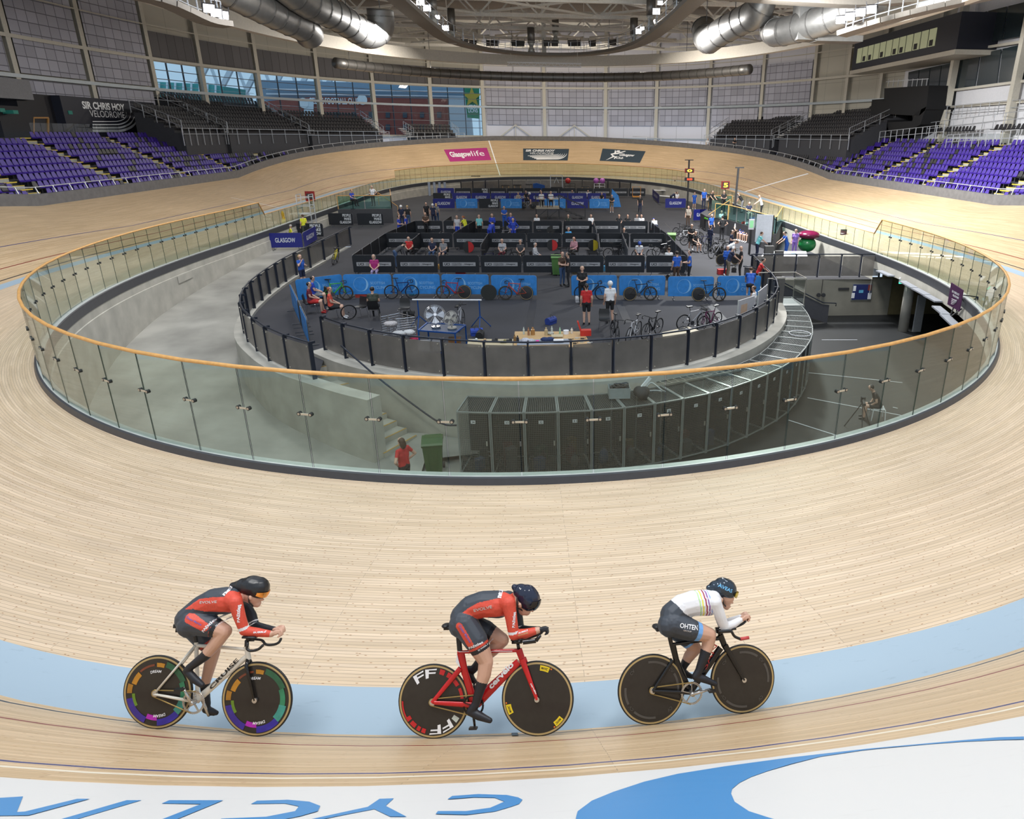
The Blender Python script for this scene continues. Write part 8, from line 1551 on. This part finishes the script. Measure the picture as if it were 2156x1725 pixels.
# ---- left rider: cream frame
R1 = Rider(250, 1190, (335, 1536), (538, 1551), 24); L = R1.L
def p1(C_, mi):
    up_ = line(R1, [(560, 470), (640, 400), (760, 312), (900, 290), (1010, 286), (1130, 250)]); lo_ = line(R1, [(560, 400), (640, 405), (720, 400), (830, 425), (1000, 432), (1060, 500)]); t = mi == 9
    r = np.where(C_[:, 2] > up_(C_[:, 0]), 1, np.where(C_[:, 2] > lo_(C_[:, 0]), 2, 1)); mi = np.where((mi == 1) & nearseg(C_, L(655, 495, .2), L(800, 575, .2), .042), 2, mi); return np.where(t, r, mi)
b1 = build_rider(R1, 'l', [
 ([(655, 505, .055, .125), (770, 395, .05, .115), (890, 340, .05, .125), (1000, 330, .06, .128)], [9]), ([(655, 505, -.055, .125), (770, 395, -.05, .115), (890, 340, -.05, .125), (1010, 335, -.06, .128)], [9]),
 ([(1000, 300, -.06, .09), (1060, 300, .06, .09)], [9]), ([(1050, 320, .09, .09), (1085, 345, .165, .066)], [2]), ([(1085, 330, -.09, .09), (1160, 365, -.165, .062)], [3]),
 ([(1100, 270, 0, .062), (1180, 285, 0, .056), (1215, 290, 0, .06)], [[(.4, 9), (1, 0)], 0]), ([(1225, 265, 0, .085), (1262, 290, 0, .08), (1270, 345, 0, .048), (1290, 362, 0, .034)], [0]), ([(1320, 318, 0, .016), (1345, 322, 0, .012)], [0]), ([(1300, 350, 0, .022), (1318, 352, 0, .013)], [0]), ([(1225, 300, .085, .018), (1228, 318, .085, .013)], [0]),
 ([(1085, 345, .165, .064), (1125, 480, .155, .054), (1170, 610, .135, .046)], [2, [(.72, 2), (.92, 4), (1, 2)]]), ([(1170, 612, .135, .046), (1290, 628, .10, .043), (1420, 643, .065, .031)], [2, [(.93, 2), (1, 0)]]),
 ([(1160, 365, -.165, .06), (1235, 470, -.15, .05), (1265, 560, -.13, .044)], [3, [(.6, 3), (.72, 4), (.85, 3), (.95, 4), (1, 3)]]), ([(1265, 565, -.13, .044), (1360, 590, -.09, .04), (1440, 600, -.055, .03)], [3]),
 ([(665, 560, .10, .118), (700, 530, .10, .122), (850, 565, .115, .104), (985, 618, .105, .068)], [1, 1, [(.02, 1), (.32, 2), (.58, 3), (1, 0)]]), ([(985, 618, .105, .068), (900, 735, .105, .062), (800, 850, .115, .048), (668, 950, .12, .036)], [0, [(.75, 0), (1, 3)], 3]), ([(668, 950, .12, .038), (635, 985, .12, .036), (700, 1060, .12, .038), (775, 1118, .12, .027)], [3]),
 ([(690, 560, -.09, .115), (800, 700, -.1, .095), (885, 800, -.1, .062)], [1, [(.3, 1), (.45, 2), (.5, 3), (1, 0)]]), ([(885, 800, -.1, .062), (850, 930, -.1, .056), (800, 1130, -.115, .042), (820, 1290, -.12, .036)], [0, [(.8, 0), (1, 3)], 3]), ([(820, 1290, -.12, .037), (812, 1345, -.12, .036), (860, 1365, -.12, .036), (908, 1378, -.12, .024)], [3])],
 [((1415, 643), (1530, 628), .06, 0), ((1440, 602), (1560, 598), -.05, 0)], p1, 'person in charcoal and coral red skinsuit on the cream bike, leftmost of the three riders')
BHL = mat('matt_black_helmet', (.012, .012, .014), .35, noise=0); h1 = helmet(R1, b1, [(1300, 212, .106), (1245, 200, .107), (1160, 197, .078), (1062, 192, .033)], BHL); visor(R1, h1, (1288, 226), .119, -38, -8, mat('mirror_visor', (.75, .30, .06), .08, .6, noise=.5, nscale=14), 60); earstrap(R1, b1, [(1210, 290, .088), (1212, 345, .08), (1250, 385, .04)])
LW = mat('print_white', (.78, .78, .8), .6, noise=0); LS = mat('print_silver', (.5, .45, .42), .6, noise=0); LV = mat('print_violet', (.16, .12, .38), .6, noise=0)
bodytext(b1, 'EVOLVE', L(762, 357, .15), L(935, 345, .15), .022, LS); bodytext(b1, 'PAEttles', L(1128, 535, .2), L(1130, 372, .2), .024, LW, .03); bodytext(b1, 'BUBBLE', L(1270, 628, .12), L(1362, 634, .12), .015, LW, .03); bodytext(b1, 'nsu', L(1020, 275, .1), L(1062, 205, .1), .028, LW, .05); bodytext(b1, 'PAEttles', L(800, 628, .2), L(885, 515, .2), .026, LW, .03); bodytext(b1, 'Ocean Marine', L(625, 490, .2), L(775, 562, .2), .018, LV); bodytext(b1, 'EZ WHEELERS', L(892, 580, .2), L(955, 530, .2), .012, LW)
e = empty('track_bicycle', mtx=R1.M); tag(e, 'cream framed track bike with rainbow patterned disc wheels under the leftmost rider', 'bicycle'); CRM = mat('cream_frame_paint', (.70, .66, .58), .3, noise=0); Rw = .349
rh, fh = V(L(368, 1182).x, 0, Rw), V(L(1290, 1246).x, 0, Rw); bb = L(725, 1262); bb.y = 0; stop, ht, hb = L(728, 745), L(1190, 765), L(1205, 880)
def f1(m_):
    aero(m_, bb, L(1195, 850), .022, .034, .026); aero(m_, L(715, 748), L(1180, 785), .014, .018, .014); aero(m_, L(735, 1240), L(722, 720), .015, .02); aero(m_, L(1190, 755), L(1212, 880), .021, .024)
    for s in (-1, 1): m_.tube([bb+V(0, s*.03, 0), rh+V(0, s*.06, 0)], [.017, .011], 8); m_.tube([L(722, 745)+V(0, s*.012, 0), rh+V(0, s*.06, 0)], [.012, .010], 8)
fr = part(e, 'frame', CRM, f1); m_ = MB(); a = L(862, 1165, .027); d = L(1120, 890, .027)-a; d.y = 0; ux = d.normalized(); lettering(m_, 'CRUISE', a, ux, V(-ux.z, 0, ux.x), d.length, .036, bold=.03); m_.build('frame_lettering', BPL, fr)
part(e, 'fork', mat('gloss_black_paint', (.008, .008, .009), .15, noise=0), lambda m_: [m_.tube([hb+V(.0, 0, .01), hb+V(.01, s*.04, -.05), fh+V(0, s*.045, 0)], [.02, .018, .011], 8) for s in (-1, 1)])
def bars1(m_):
    m_.tube([L(1200, 735, .2), L(1195, 735, -.2)], .013, 8); m_.tube([ht, L(1195, 700)], .02, 8); m_.tube([L(1195, 690), L(1260, 690)], .022, 8)
    for s in (-1, 1): m_.tube(smoothpoly([L(1200, 740, s*.2), L(1195, 780, s*.2), L(1230, 800, s*.2), L(1300, 785, s*.2), L(1345, 745, s*.2)], 4), .0125, 8); m_.tube(smoothpoly([L(1230, 690, s*.06), L(1330, 700, s*.06), L(1370, 740, s*.06), L(1440, 742, s*.06), L(1490, 722, s*.06), L(1512, 685, s*.05)], 4), .012, 8); m_.box(L(1225, 668, s*.12), (.12, .08, .018)); m_.bar(L(1235, 690, s*.1), L(1225, 672, s*.12), .03)
part(e, 'handlebar', BPL, bars1); part(e, 'saddle', BPL, lambda m_: (m_.box(L(640, 560), (.20, .13, .035)), m_.ball(L(575, 560), .055, 12, sc=(1, 1.3, .5)), m_.ball(L(720, 570), .04, 10, sc=(1.6, .6, .5)), m_.box(L(575, 597), (.06, .06, .05)))); part(e, 'seatpost', BPL, lambda m_: aero(m_, L(720, 735), L(700, 570), .012, .018))
chainset(e, bb, .105, SIL, rh, L(655, 1110), L(785, 1440)); 
for c in (rh, fh):
    w_ = rwheel(e, R1, c, Rw); hs = [(.16, .05, .35), (.03, .02, .30), (.42, .02, .42), (.02, .10, .05), (.03, .20, .10), (.05, .30, .25), (.35, .16, .02), (.45, .20, .02), (.16, .04, .02), (.12, .22, .02), (.04, .02, .25)]
    for i, (a0, a1, r0, r1, col) in enumerate(((250, 275, .215, .262, 2), (195, 250, .25, .31, 10), (275, 320, .25, .31, 1), (320, 352, .23, .30, 5), (352, 385, .235, .285, 4), (25, 75, .25, .305, 3), (78, 95, .24, .28, 7), (100, 135, .25, .27, 8), (138, 165, .22, .27, 7), (167, 185, .25, .30, 6), (186, 215, .22, .25, 9))): arcpatch(w_, r0, r1, a0, a1, mat('rainbow_%d' % col, hs[col], .35, noise=.2, nscale=12))
    arctext(w_, 'DREAM', .20, 98, .026, LW, 32); arctext(w_, 'DREAM', .22, 282, .026, LW, 32)
# ---- middle rider: red frame
R2 = Rider(830, 1190, (916, 1556), (1130, 1551), 27); L = R2.L
def p2(C_, mi):
    up_ = line(R2, [(540, 560), (610, 465), (700, 395), (800, 340), (960, 305), (1120, 268)]); lo_ = line(R2, [(540, 470), (640, 472), (730, 478), (790, 520), (880, 485), (1000, 478), (1060, 520)]); t = mi == 9; mi = np.where((mi == 1) & nearseg(C_, L(612, 565, .2), L(712, 735, .2), .033), 2, mi)
    return np.where(t, np.where(C_[:, 2] > up_(C_[:, 0]), 1, np.where(C_[:, 2] > lo_(C_[:, 0]), 2, 1)), mi)
b2 = build_rider(R2, 'm', [
 ([(640, 490, .055, .128), (715, 400, .05, .122), (830, 365, .05, .128), (960, 365, .06, .132)], [9]), ([(640, 490, -.055, .128), (715, 400, -.05, .122), (830, 365, -.05, .128), (970, 370, -.06, .132)], [9]),
 ([(980, 330, -.06, .088), (1040, 330, .06, .088)], [9]), ([(1020, 340, .09, .09), (1065, 355, .165, .07)], [2]), ([(1060, 350, -.09, .09), (1120, 390, -.165, .064)], [3]),
 ([(1060, 300, 0, .064), (1130, 320, 0, .058), (1170, 340, 0, .06)], [[(.5, 9), (1, 0)], 0]), ([(1200, 315, 0, .085), (1225, 350, 0, .082), (1205, 420, 0, .052), (1235, 437, 0, .036)], [0]), ([(1275, 410, 0, .016), (1290, 428, 0, .012)], [0]), ([(1170, 370, .085, .018), (1172, 390, .085, .013)], [0]),
 ([(1065, 355, .165, .068), (1090, 500, .155, .058), (1112, 645, .14, .052)], [2, [(.78, 2), (.95, 4), (1, 2)]]), ([(1112, 648, .14, .052), (1220, 640, .10, .047), (1335, 608, .06, .034)], [2, [(.82, 2), (1, 0)]]),
 ([(1120, 390, -.165, .06), (1155, 500, -.15, .05), (1170, 600, -.13, .045)], [3, [(.7, 3), (.8, 4), (.9, 3), (.97, 4), (1, 3)]]), ([(1170, 600, -.13, .045), (1250, 605, -.09, .04), (1345, 600, -.05, .03)], [3]),
 ([(620, 560, .10, .12), (650, 540, .105, .128), (760, 700, .12, .115), (855, 895, .105, .072)], [1, 1, [(.08, 1), (.3, 2), (.5, 3), (1, 0)]]), ([(855, 895, .105, .072), (838, 1020, .105, .066), (800, 1150, .115, .050), (758, 1300, .12, .039)], [0, [(.5, 0), (1, 3)], 3]), ([(758, 1300, .12, .041), (712, 1365, .12, .042), (790, 1405, .12, .042), (890, 1448, .12, .027)], [3]),
 ([(670, 540, -.09, .115), (850, 610, -.1, .1), (1005, 700, -.1, .07)], [1, [(.2, 1), (.42, 3), (1, 0)]]), ([(1005, 700, -.1, .068), (920, 790, -.1, .062), (800, 900, -.115, .048), (735, 975, -.12, .038)], [0, [(.8, 0), (1, 3)], 3]), ([(735, 975, -.12, .04), (690, 975, -.12, .038), (715, 1050, -.12, .036), (745, 1085, -.12, .026)], [3])],
 [((1335, 608), (1450, 605), .05, 3), ((1345, 602), (1440, 615), -.05, 3)], p2, 'person in charcoal and coral red skinsuit on the red bike, middle of the three riders')
NVH = mat('navy_gloss_helmet', (.012, .016, .035), .12, noise=0); h2 = helmet(R2, b2, [(1255, 320, .114), (1235, 288, .112), (1180, 248, .078), (1118, 205, .03)], NVH); visor(R2, h2, (1255, 322), .121, -62, -4, mat('smoked_visor', (.012, .013, .016), .05, .1, noise=0), 66); earstrap(R2, b2, [(1140, 300, .088), (1150, 400, .08), (1205, 430, .04)])
bodytext(b2, 'EVOLVE', L(748, 435, .15), L(922, 395, .15), .028, LS); bodytext(b2, 'PAEttles', L(1122, 585, .2), L(1130, 440, .2), .024, LW, .03); bodytext(b2, 'BUBBLE', L(1168, 630, .12), L(1245, 612, .12), .012, LW); bodytext(b2, 'GOODIE', L(1165, 652, .12), L(1250, 634, .12), .014, mat('print_gold', (.5, .35, .15), .6, noise=0)); bodytext(b2, 'nsu', L(1012, 295, .1), L(1015, 232, .1), .04, LW, .05); bodytext(b2, 'PAEttles', L(702, 785, .2), L(828, 728, .2), .024, LW, .03); bodytext(b2, 'Ocean Marine', L(605, 560, .2), L(708, 720, .2), .026, LV); bodytext(b2, 'EZ WHEELERS', L(788, 800, .2), L(880, 745, .2), .013, LW)
m_ = MB(); q = [L(x, y, .1) for x, y in ((612, 362), (690, 300), (775, 275), (770, 283), (700, 318), (620, 372))]
e = empty('track_bicycle', mtx=R2.M); tag(e, 'red framed track bike with white maker lettering and black disc wheels under the middle rider', 'bicycle'); REDF = mat('gloss_red_frame', (.50, .012, .015), .2, noise=0)
rh, fh = V(L(368, 1262).x, 0, Rw), V(L(1336, 1238).x, 0, Rw); bb = L(748, 1295); hb = L(1195, 880)
def f2(m_):
    aero(m_, L(760, 1285), L(1160, 900), .024, .056, .034); aero(m_, L(590, 812), L(1160, 795), .016, .016, .018); aero(m_, L(618, 820), L(660, 1020), .016, .04, .034); aero(m_, L(655, 990), L(745, 1290), .018, .034, .04); aero(m_, L(1158, 785), L(1196, 890), .022, .034, .03)
    for s in (-1, 1): aero(m_, L(620, 960)+V(0, s*.02, 0), rh+V(0, s*.055, 0), .009, .026, .018); aero(m_, bb+V(0, s*.035, 0), rh+V(.02, s*.055, 0), .011, .028, .018)
fr = part(e, 'frame', REDF, f2); m_ = MB(); a = L(905, 1160, .03); d = L(1118, 935, .03)-a; d.y = 0; ux = d.normalized(); lettering(m_, 'cerv\u00e9lo', a, ux, V(-ux.z, 0, ux.x), d.length, .055, bold=.04); m_.build('frame_lettering', LW, fr)
part(fr, 'white_flash', LW, lambda m_: m_.add([L(585, 825, .02), L(572, 905, .02), L(618, 960, .02), L(597, 880, .02)], [(0, 1, 2, 3)]), False); part(fr, 'white_line', LW, lambda m_: m_.sheet([[L(600, 806, .018), L(1100, 800, .02)], [L(600, 811, .018), L(1100, 806, .02)]]), False)
fk = part(e, 'fork', REDF, lambda m_: [aero(m_, hb+V(0, s*.028, .01), fh+V(0, s*.045, 0), .011, .03, .016) for s in (-1, 1)]); m_ = MB(); a = L(1268, 1100, .058); d = L(1318, 1200, .058)-a; d.y = 0; ux = d.normalized(); lettering(m_, 'cerv\u00e9lo', a+V(-.002, 0, -.006), ux, V(-ux.z, 0, ux.x), d.length, .016, bold=.03); m_.build('fork_lettering', LW, fk)
GBK = mat('gloss_black_paint', (.008, .008, .009), .15, noise=0)
def bars2(m_):
    m_.tube([L(1160, 785), L(1150, 720)], .017, 8); m_.tube([L(1165, 715, .2), L(1165, 715, -.2)], .015, 8); m_.box(L(1150, 708), (.1, .1, .03))
    for s in (-1, 1): aero(m_, L(1200, 720, s*.19), L(1320, 705, s*.19), .018, .022); m_.tube([L(1320, 705, s*.19), L(1362, 655, s*.19)], [.02, .014], 8); m_.tube(smoothpoly([L(1140, 700, s*.06), L(1240, 685, s*.06), L(1340, 650, s*.05), L(1380, 625, s*.05)], 4), .012, 8); m_.box(L(1150, 690, s*.11), (.12, .08, .016))
part(e, 'handlebar', GBK, bars2); part(e, 'saddle', BPL, lambda m_: (m_.box(L(560, 578), (.18, .12, .03)), m_.ball(L(490, 565), .05, 12, sc=(1, 1.4, .5)))); part(e, 'seatpost', BPL, lambda m_: aero(m_, L(612, 812), L(592, 590), .012, .026))
chainset(e, bb, .098, GBK, rh, L(770, 1470), L(720, 1120)); 
w_ = rwheel(e, R2, rh, Rw); RD_ = mat('decal_red', (.50, .015, .02), .35, noise=0); arctext(w_, 'FF', .265, 108, .085, LW, 52); arctext(w_, 'FF', .265, 288, .085, LW, 52)
for a0, a1, r0, r1 in ((66, 76, .26, .31), (50, 60, .262, .31), (30, 42, .262, .30), (4, 24, .27, .30), (178, 212, .295, .31), (208, 216, .26, .31), (220, 232, .262, .305), (236, 243, .262, .305), (246, 254, .262, .305)): arcpatch(w_, r0, r1, a0, a1, RD_)
arcpatch(w_, .24, .30, -42, -32, mat('decal_pale', (.55, .6, .55), .4, noise=0)); w_ = rwheel(e, R2, fh, Rw); YD = mat('decal_yellow', (.75, .55, .02), .4, noise=0)
for a in (74, 198, 313): arcpatch(w_, .262, .312, a-9, a+9, YD); arctext(w_, 'MAVIC', .287, a, .022, BPL, 13)
for a in (62, 186, 301): arcpatch(w_, .298, .310, a-1.5, a+1.5, mat('decal_orange', (.75, .18, .02), .4, noise=0))
# ---- right rider: black frame
R3 = Rider(1280, 1190, (1372, 1527), (1563, 1503), 24); L = R3.L
def p3(C_, mi):
    mi = mi.copy(); t = mi == 9; w0 = L(830, 235, .12); w1 = L(870, 500, .12); sl = (w1.x-w0.x)/(w1.z-w0.z); u = C_[:, 0]-sl*(C_[:, 2]-w0.z)-w0.x; out = np.full(len(mi), 4)
    lo_ = line(R3, [(480, 240), (590, 330), (640, 370), (700, 440), (760, 480), (880, 520)]); out = np.where((C_[:, 2] < lo_(C_[:, 0])) & (C_[:, 0] < L(760, 480, .12).x), 1, out)
    for i, (a, b) in enumerate(((-.010, .003), (.018, .031), (.052, .066), (.080, .092), (.106, .116))): out = np.where((u > a) & (u < b) & (out == 4), 6+i, out)
    return np.where(t, out, mi)
b3 = build_rider(R3, 'r', [
 ([(600, 470, .055, .130), (690, 385, .05, .122), (800, 355, .05, .128), (915, 350, .06, .130)], [9]), ([(600, 470, -.055, .130), (690, 385, -.05, .122), (800, 355, -.05, .128), (925, 355, -.06, .130)], [9]),
 ([(930, 320, -.06, .085), (980, 315, .06, .085)], [9]), ([(960, 335, .09, .09), (1000, 350, .165, .068)], [4]), ([(980, 350, -.09, .09), (1020, 380, -.165, .06)], [4]),
 ([(980, 290, 0, .062), (1040, 300, 0, .055), (1070, 300, 0, .058)], [[(.4, 9), (1, 0)], 0]), ([(1085, 270, 0, .083), (1105, 300, 0, .08), (1095, 365, 0, .047), (1105, 388, 0, .034)], [0]), ([(1145, 345, 0, .016), (1160, 352, 0, .012)], [0]), ([(1125, 385, 0, .02), (1135, 388, 0, .013)], [0]), ([(1060, 320, .083, .018), (1062, 338, .083, .013)], [0]),
 ([(1000, 350, .165, .066), (1045, 470, .155, .056), (1085, 575, .14, .048)], [4]), ([(1085, 578, .14, .048), (1160, 555, .10, .043), (1225, 515, .06, .033)], [4]), ([(1020, 380, -.165, .058), (1035, 480, -.15, .05), (1060, 560, -.13, .044)], [4]), ([(1060, 560, -.13, .044), (1150, 520, -.09, .038), (1225, 490, -.05, .03)], [4]),
 ([(570, 560, .10, .12), (605, 545, .105, .128), (760, 600, .12, .112), (945, 650, .105, .072)], [1, 1, [(.25, 1), (.48, 5), (1, 0)]]), ([(945, 650, .105, .072), (930, 750, .105, .064), (890, 870, .115, .05), (845, 990, .12, .039)], [0, [(.4, 0), (1, 3)], 3]), ([(845, 990, .12, .04), (815, 1040, .12, .038), (900, 1065, .12, .038), (1000, 1108, .12, .026)], [3]),
 ([(630, 590, -.09, .118), (730, 680, -.1, .095), (815, 775, -.1, .066)], [1, [(.2, 1), (.42, 5), (1, 0)]]), ([(815, 775, -.1, .066), (755, 850, -.1, .058), (710, 930, -.115, .042)], [0, [(.5, 0), (1, 3)]]), ([(710, 930, -.115, .04), (690, 985, -.12, .038), (735, 1020, -.12, .034), (780, 1040, -.12, .025)], [3])],
 [((1222, 517), (1325, 478), .045, 0), ((1225, 492), (1325, 462), -.045, 0)], p3, 'person in white jersey with rainbow stripes on the black bike, rightmost of the three riders')
GMH = mat('iridescent_grey_helmet', (.05, .065, .085), .14, .6, noise=.3, nscale=5); h3 = helmet(R3, b3, [(1105, 228, .108), (1065, 212, .108), (1000, 212, .075), (938, 212, .03)], GMH); visor(R3, h3, (1108, 240), .122, -42, -8, mat('yellow_visor', (.62, .45, .06), .08, .4, noise=.2, nscale=10), 62); earstrap(R3, b3, [(1068, 300, .086), (1075, 360, .078), (1095, 385, .04)])
bodytext(h3, 'AVEAS', L(1030, 205, .1), L(1150, 260, .1), .036, mat('print_cyan', (.15, .45, .75), .5, noise=0), .02); bodytext(b3, 'OHTEN', L(660, 575, .2), L(832, 605, .2), .045, LW, .02); bodytext(b3, 'GROUP', L(692, 607, .2), L(768, 620, .2), .014, LS)
e = empty('track_bicycle', mtx=R3.M); tag(e, 'black framed track bike with plain dark disc wheels and red grips under the rightmost rider', 'bicycle')
rh, fh = V(L(406, 1160).x, 0, Rw), V(L(1254, 1058).x, 0, Rw); bb = L(768, 1180); hb = L(1085, 750)
def f3(m_):
    aero(m_, L(775, 1170), L(1050, 770), .024, .034, .036); aero(m_, L(590, 740), L(1040, 680), .014, .016, .022); aero(m_, L(600, 735), L(640, 900), .015, .034, .03); aero(m_, L(635, 880), L(755, 1170), .018, .03, .034); aero(m_, L(1045, 650), L(1090, 760), .022, .034, .03)
    for s in (-1, 1): aero(m_, L(600, 880)+V(0, s*.02, 0), rh+V(0, s*.055, 0), .009, .018, .014); aero(m_, bb+V(0, s*.035, 0), rh+V(0, s*.055, 0), .011, .02, .016)
fr = part(e, 'frame', GBK, f3); m_ = MB(); a = L(915, 965, .03); d = L(1020, 740, .03)-a; d.y = 0; ux = d.normalized(); lettering(m_, 'SAN', a+V(0, 0, -.012), ux, V(-ux.z, 0, ux.x), d.length, .045, bold=.0); m_.build('frame_lettering', RD_, fr)
part(e, 'fork', GBK, lambda m_: [aero(m_, hb+V(0, s*.028, .01), fh+V(0, s*.045, 0), .011, .03, .014) for s in (-1, 1)])
def bars3(m_):
    m_.tube([L(1045, 655), L(1035, 615)], .02, 8); m_.tube([L(1040, 620, .19), L(1040, 620, -.19)], .014, 8); m_.box(L(1035, 605), (.07, .06, .05))
    for s in (-1, 1): aero(m_, L(1040, 622, s*.19), L(1150, 615, s*.19), .014, .016); m_.tube(smoothpoly([L(1150, 615, s*.19), L(1180, 665, s*.19), L(1235, 690, s*.19)], 4), .014, 8); m_.tube(smoothpoly([L(1080, 605, s*.06), L(1180, 580, s*.06), L(1250, 550, s*.05), L(1285, 520, s*.05)], 4), .013, 8); m_.box(L(1130, 592, s*.11), (.12, .08, .018))
hb_ = part(e, 'handlebar', GBK, bars3); part(e, 'saddle', BPL, lambda m_: (m_.box(L(520, 585), (.18, .12, .03)), m_.ball(L(455, 572), .05, 12, sc=(1, 1.4, .5)))); part(e, 'seatpost', GBK, lambda m_: aero(m_, L(590, 740), L(560, 610), .012, .022))
for s in (-1, 1): part(hb_, 'grip', mat('coral_grip', (.50, .06, .06), .5, noise=0), lambda m_: m_.tube([L(1232, 690, s*.19), L(1312, 676, s*.19)], .0165, 10))
chainset(e, bb, .108, SIL, rh, L(928, 1128), L(640, 1240))
GD = mat('decal_dark_grey', (.07, .065, .06), .3, noise=0)
for c in (rh, fh):
    w_ = rwheel(e, R3, c, Rw)
    for a0, a1 in ((-12, 30), (52, 95), (170, 205), (225, 275)): arcpatch(w_, .262, .285, a0, a1, GD)
    for a in (40, 135, 215, 310): arctext(w_, 'CV', .272, a, .03, GD, 12)
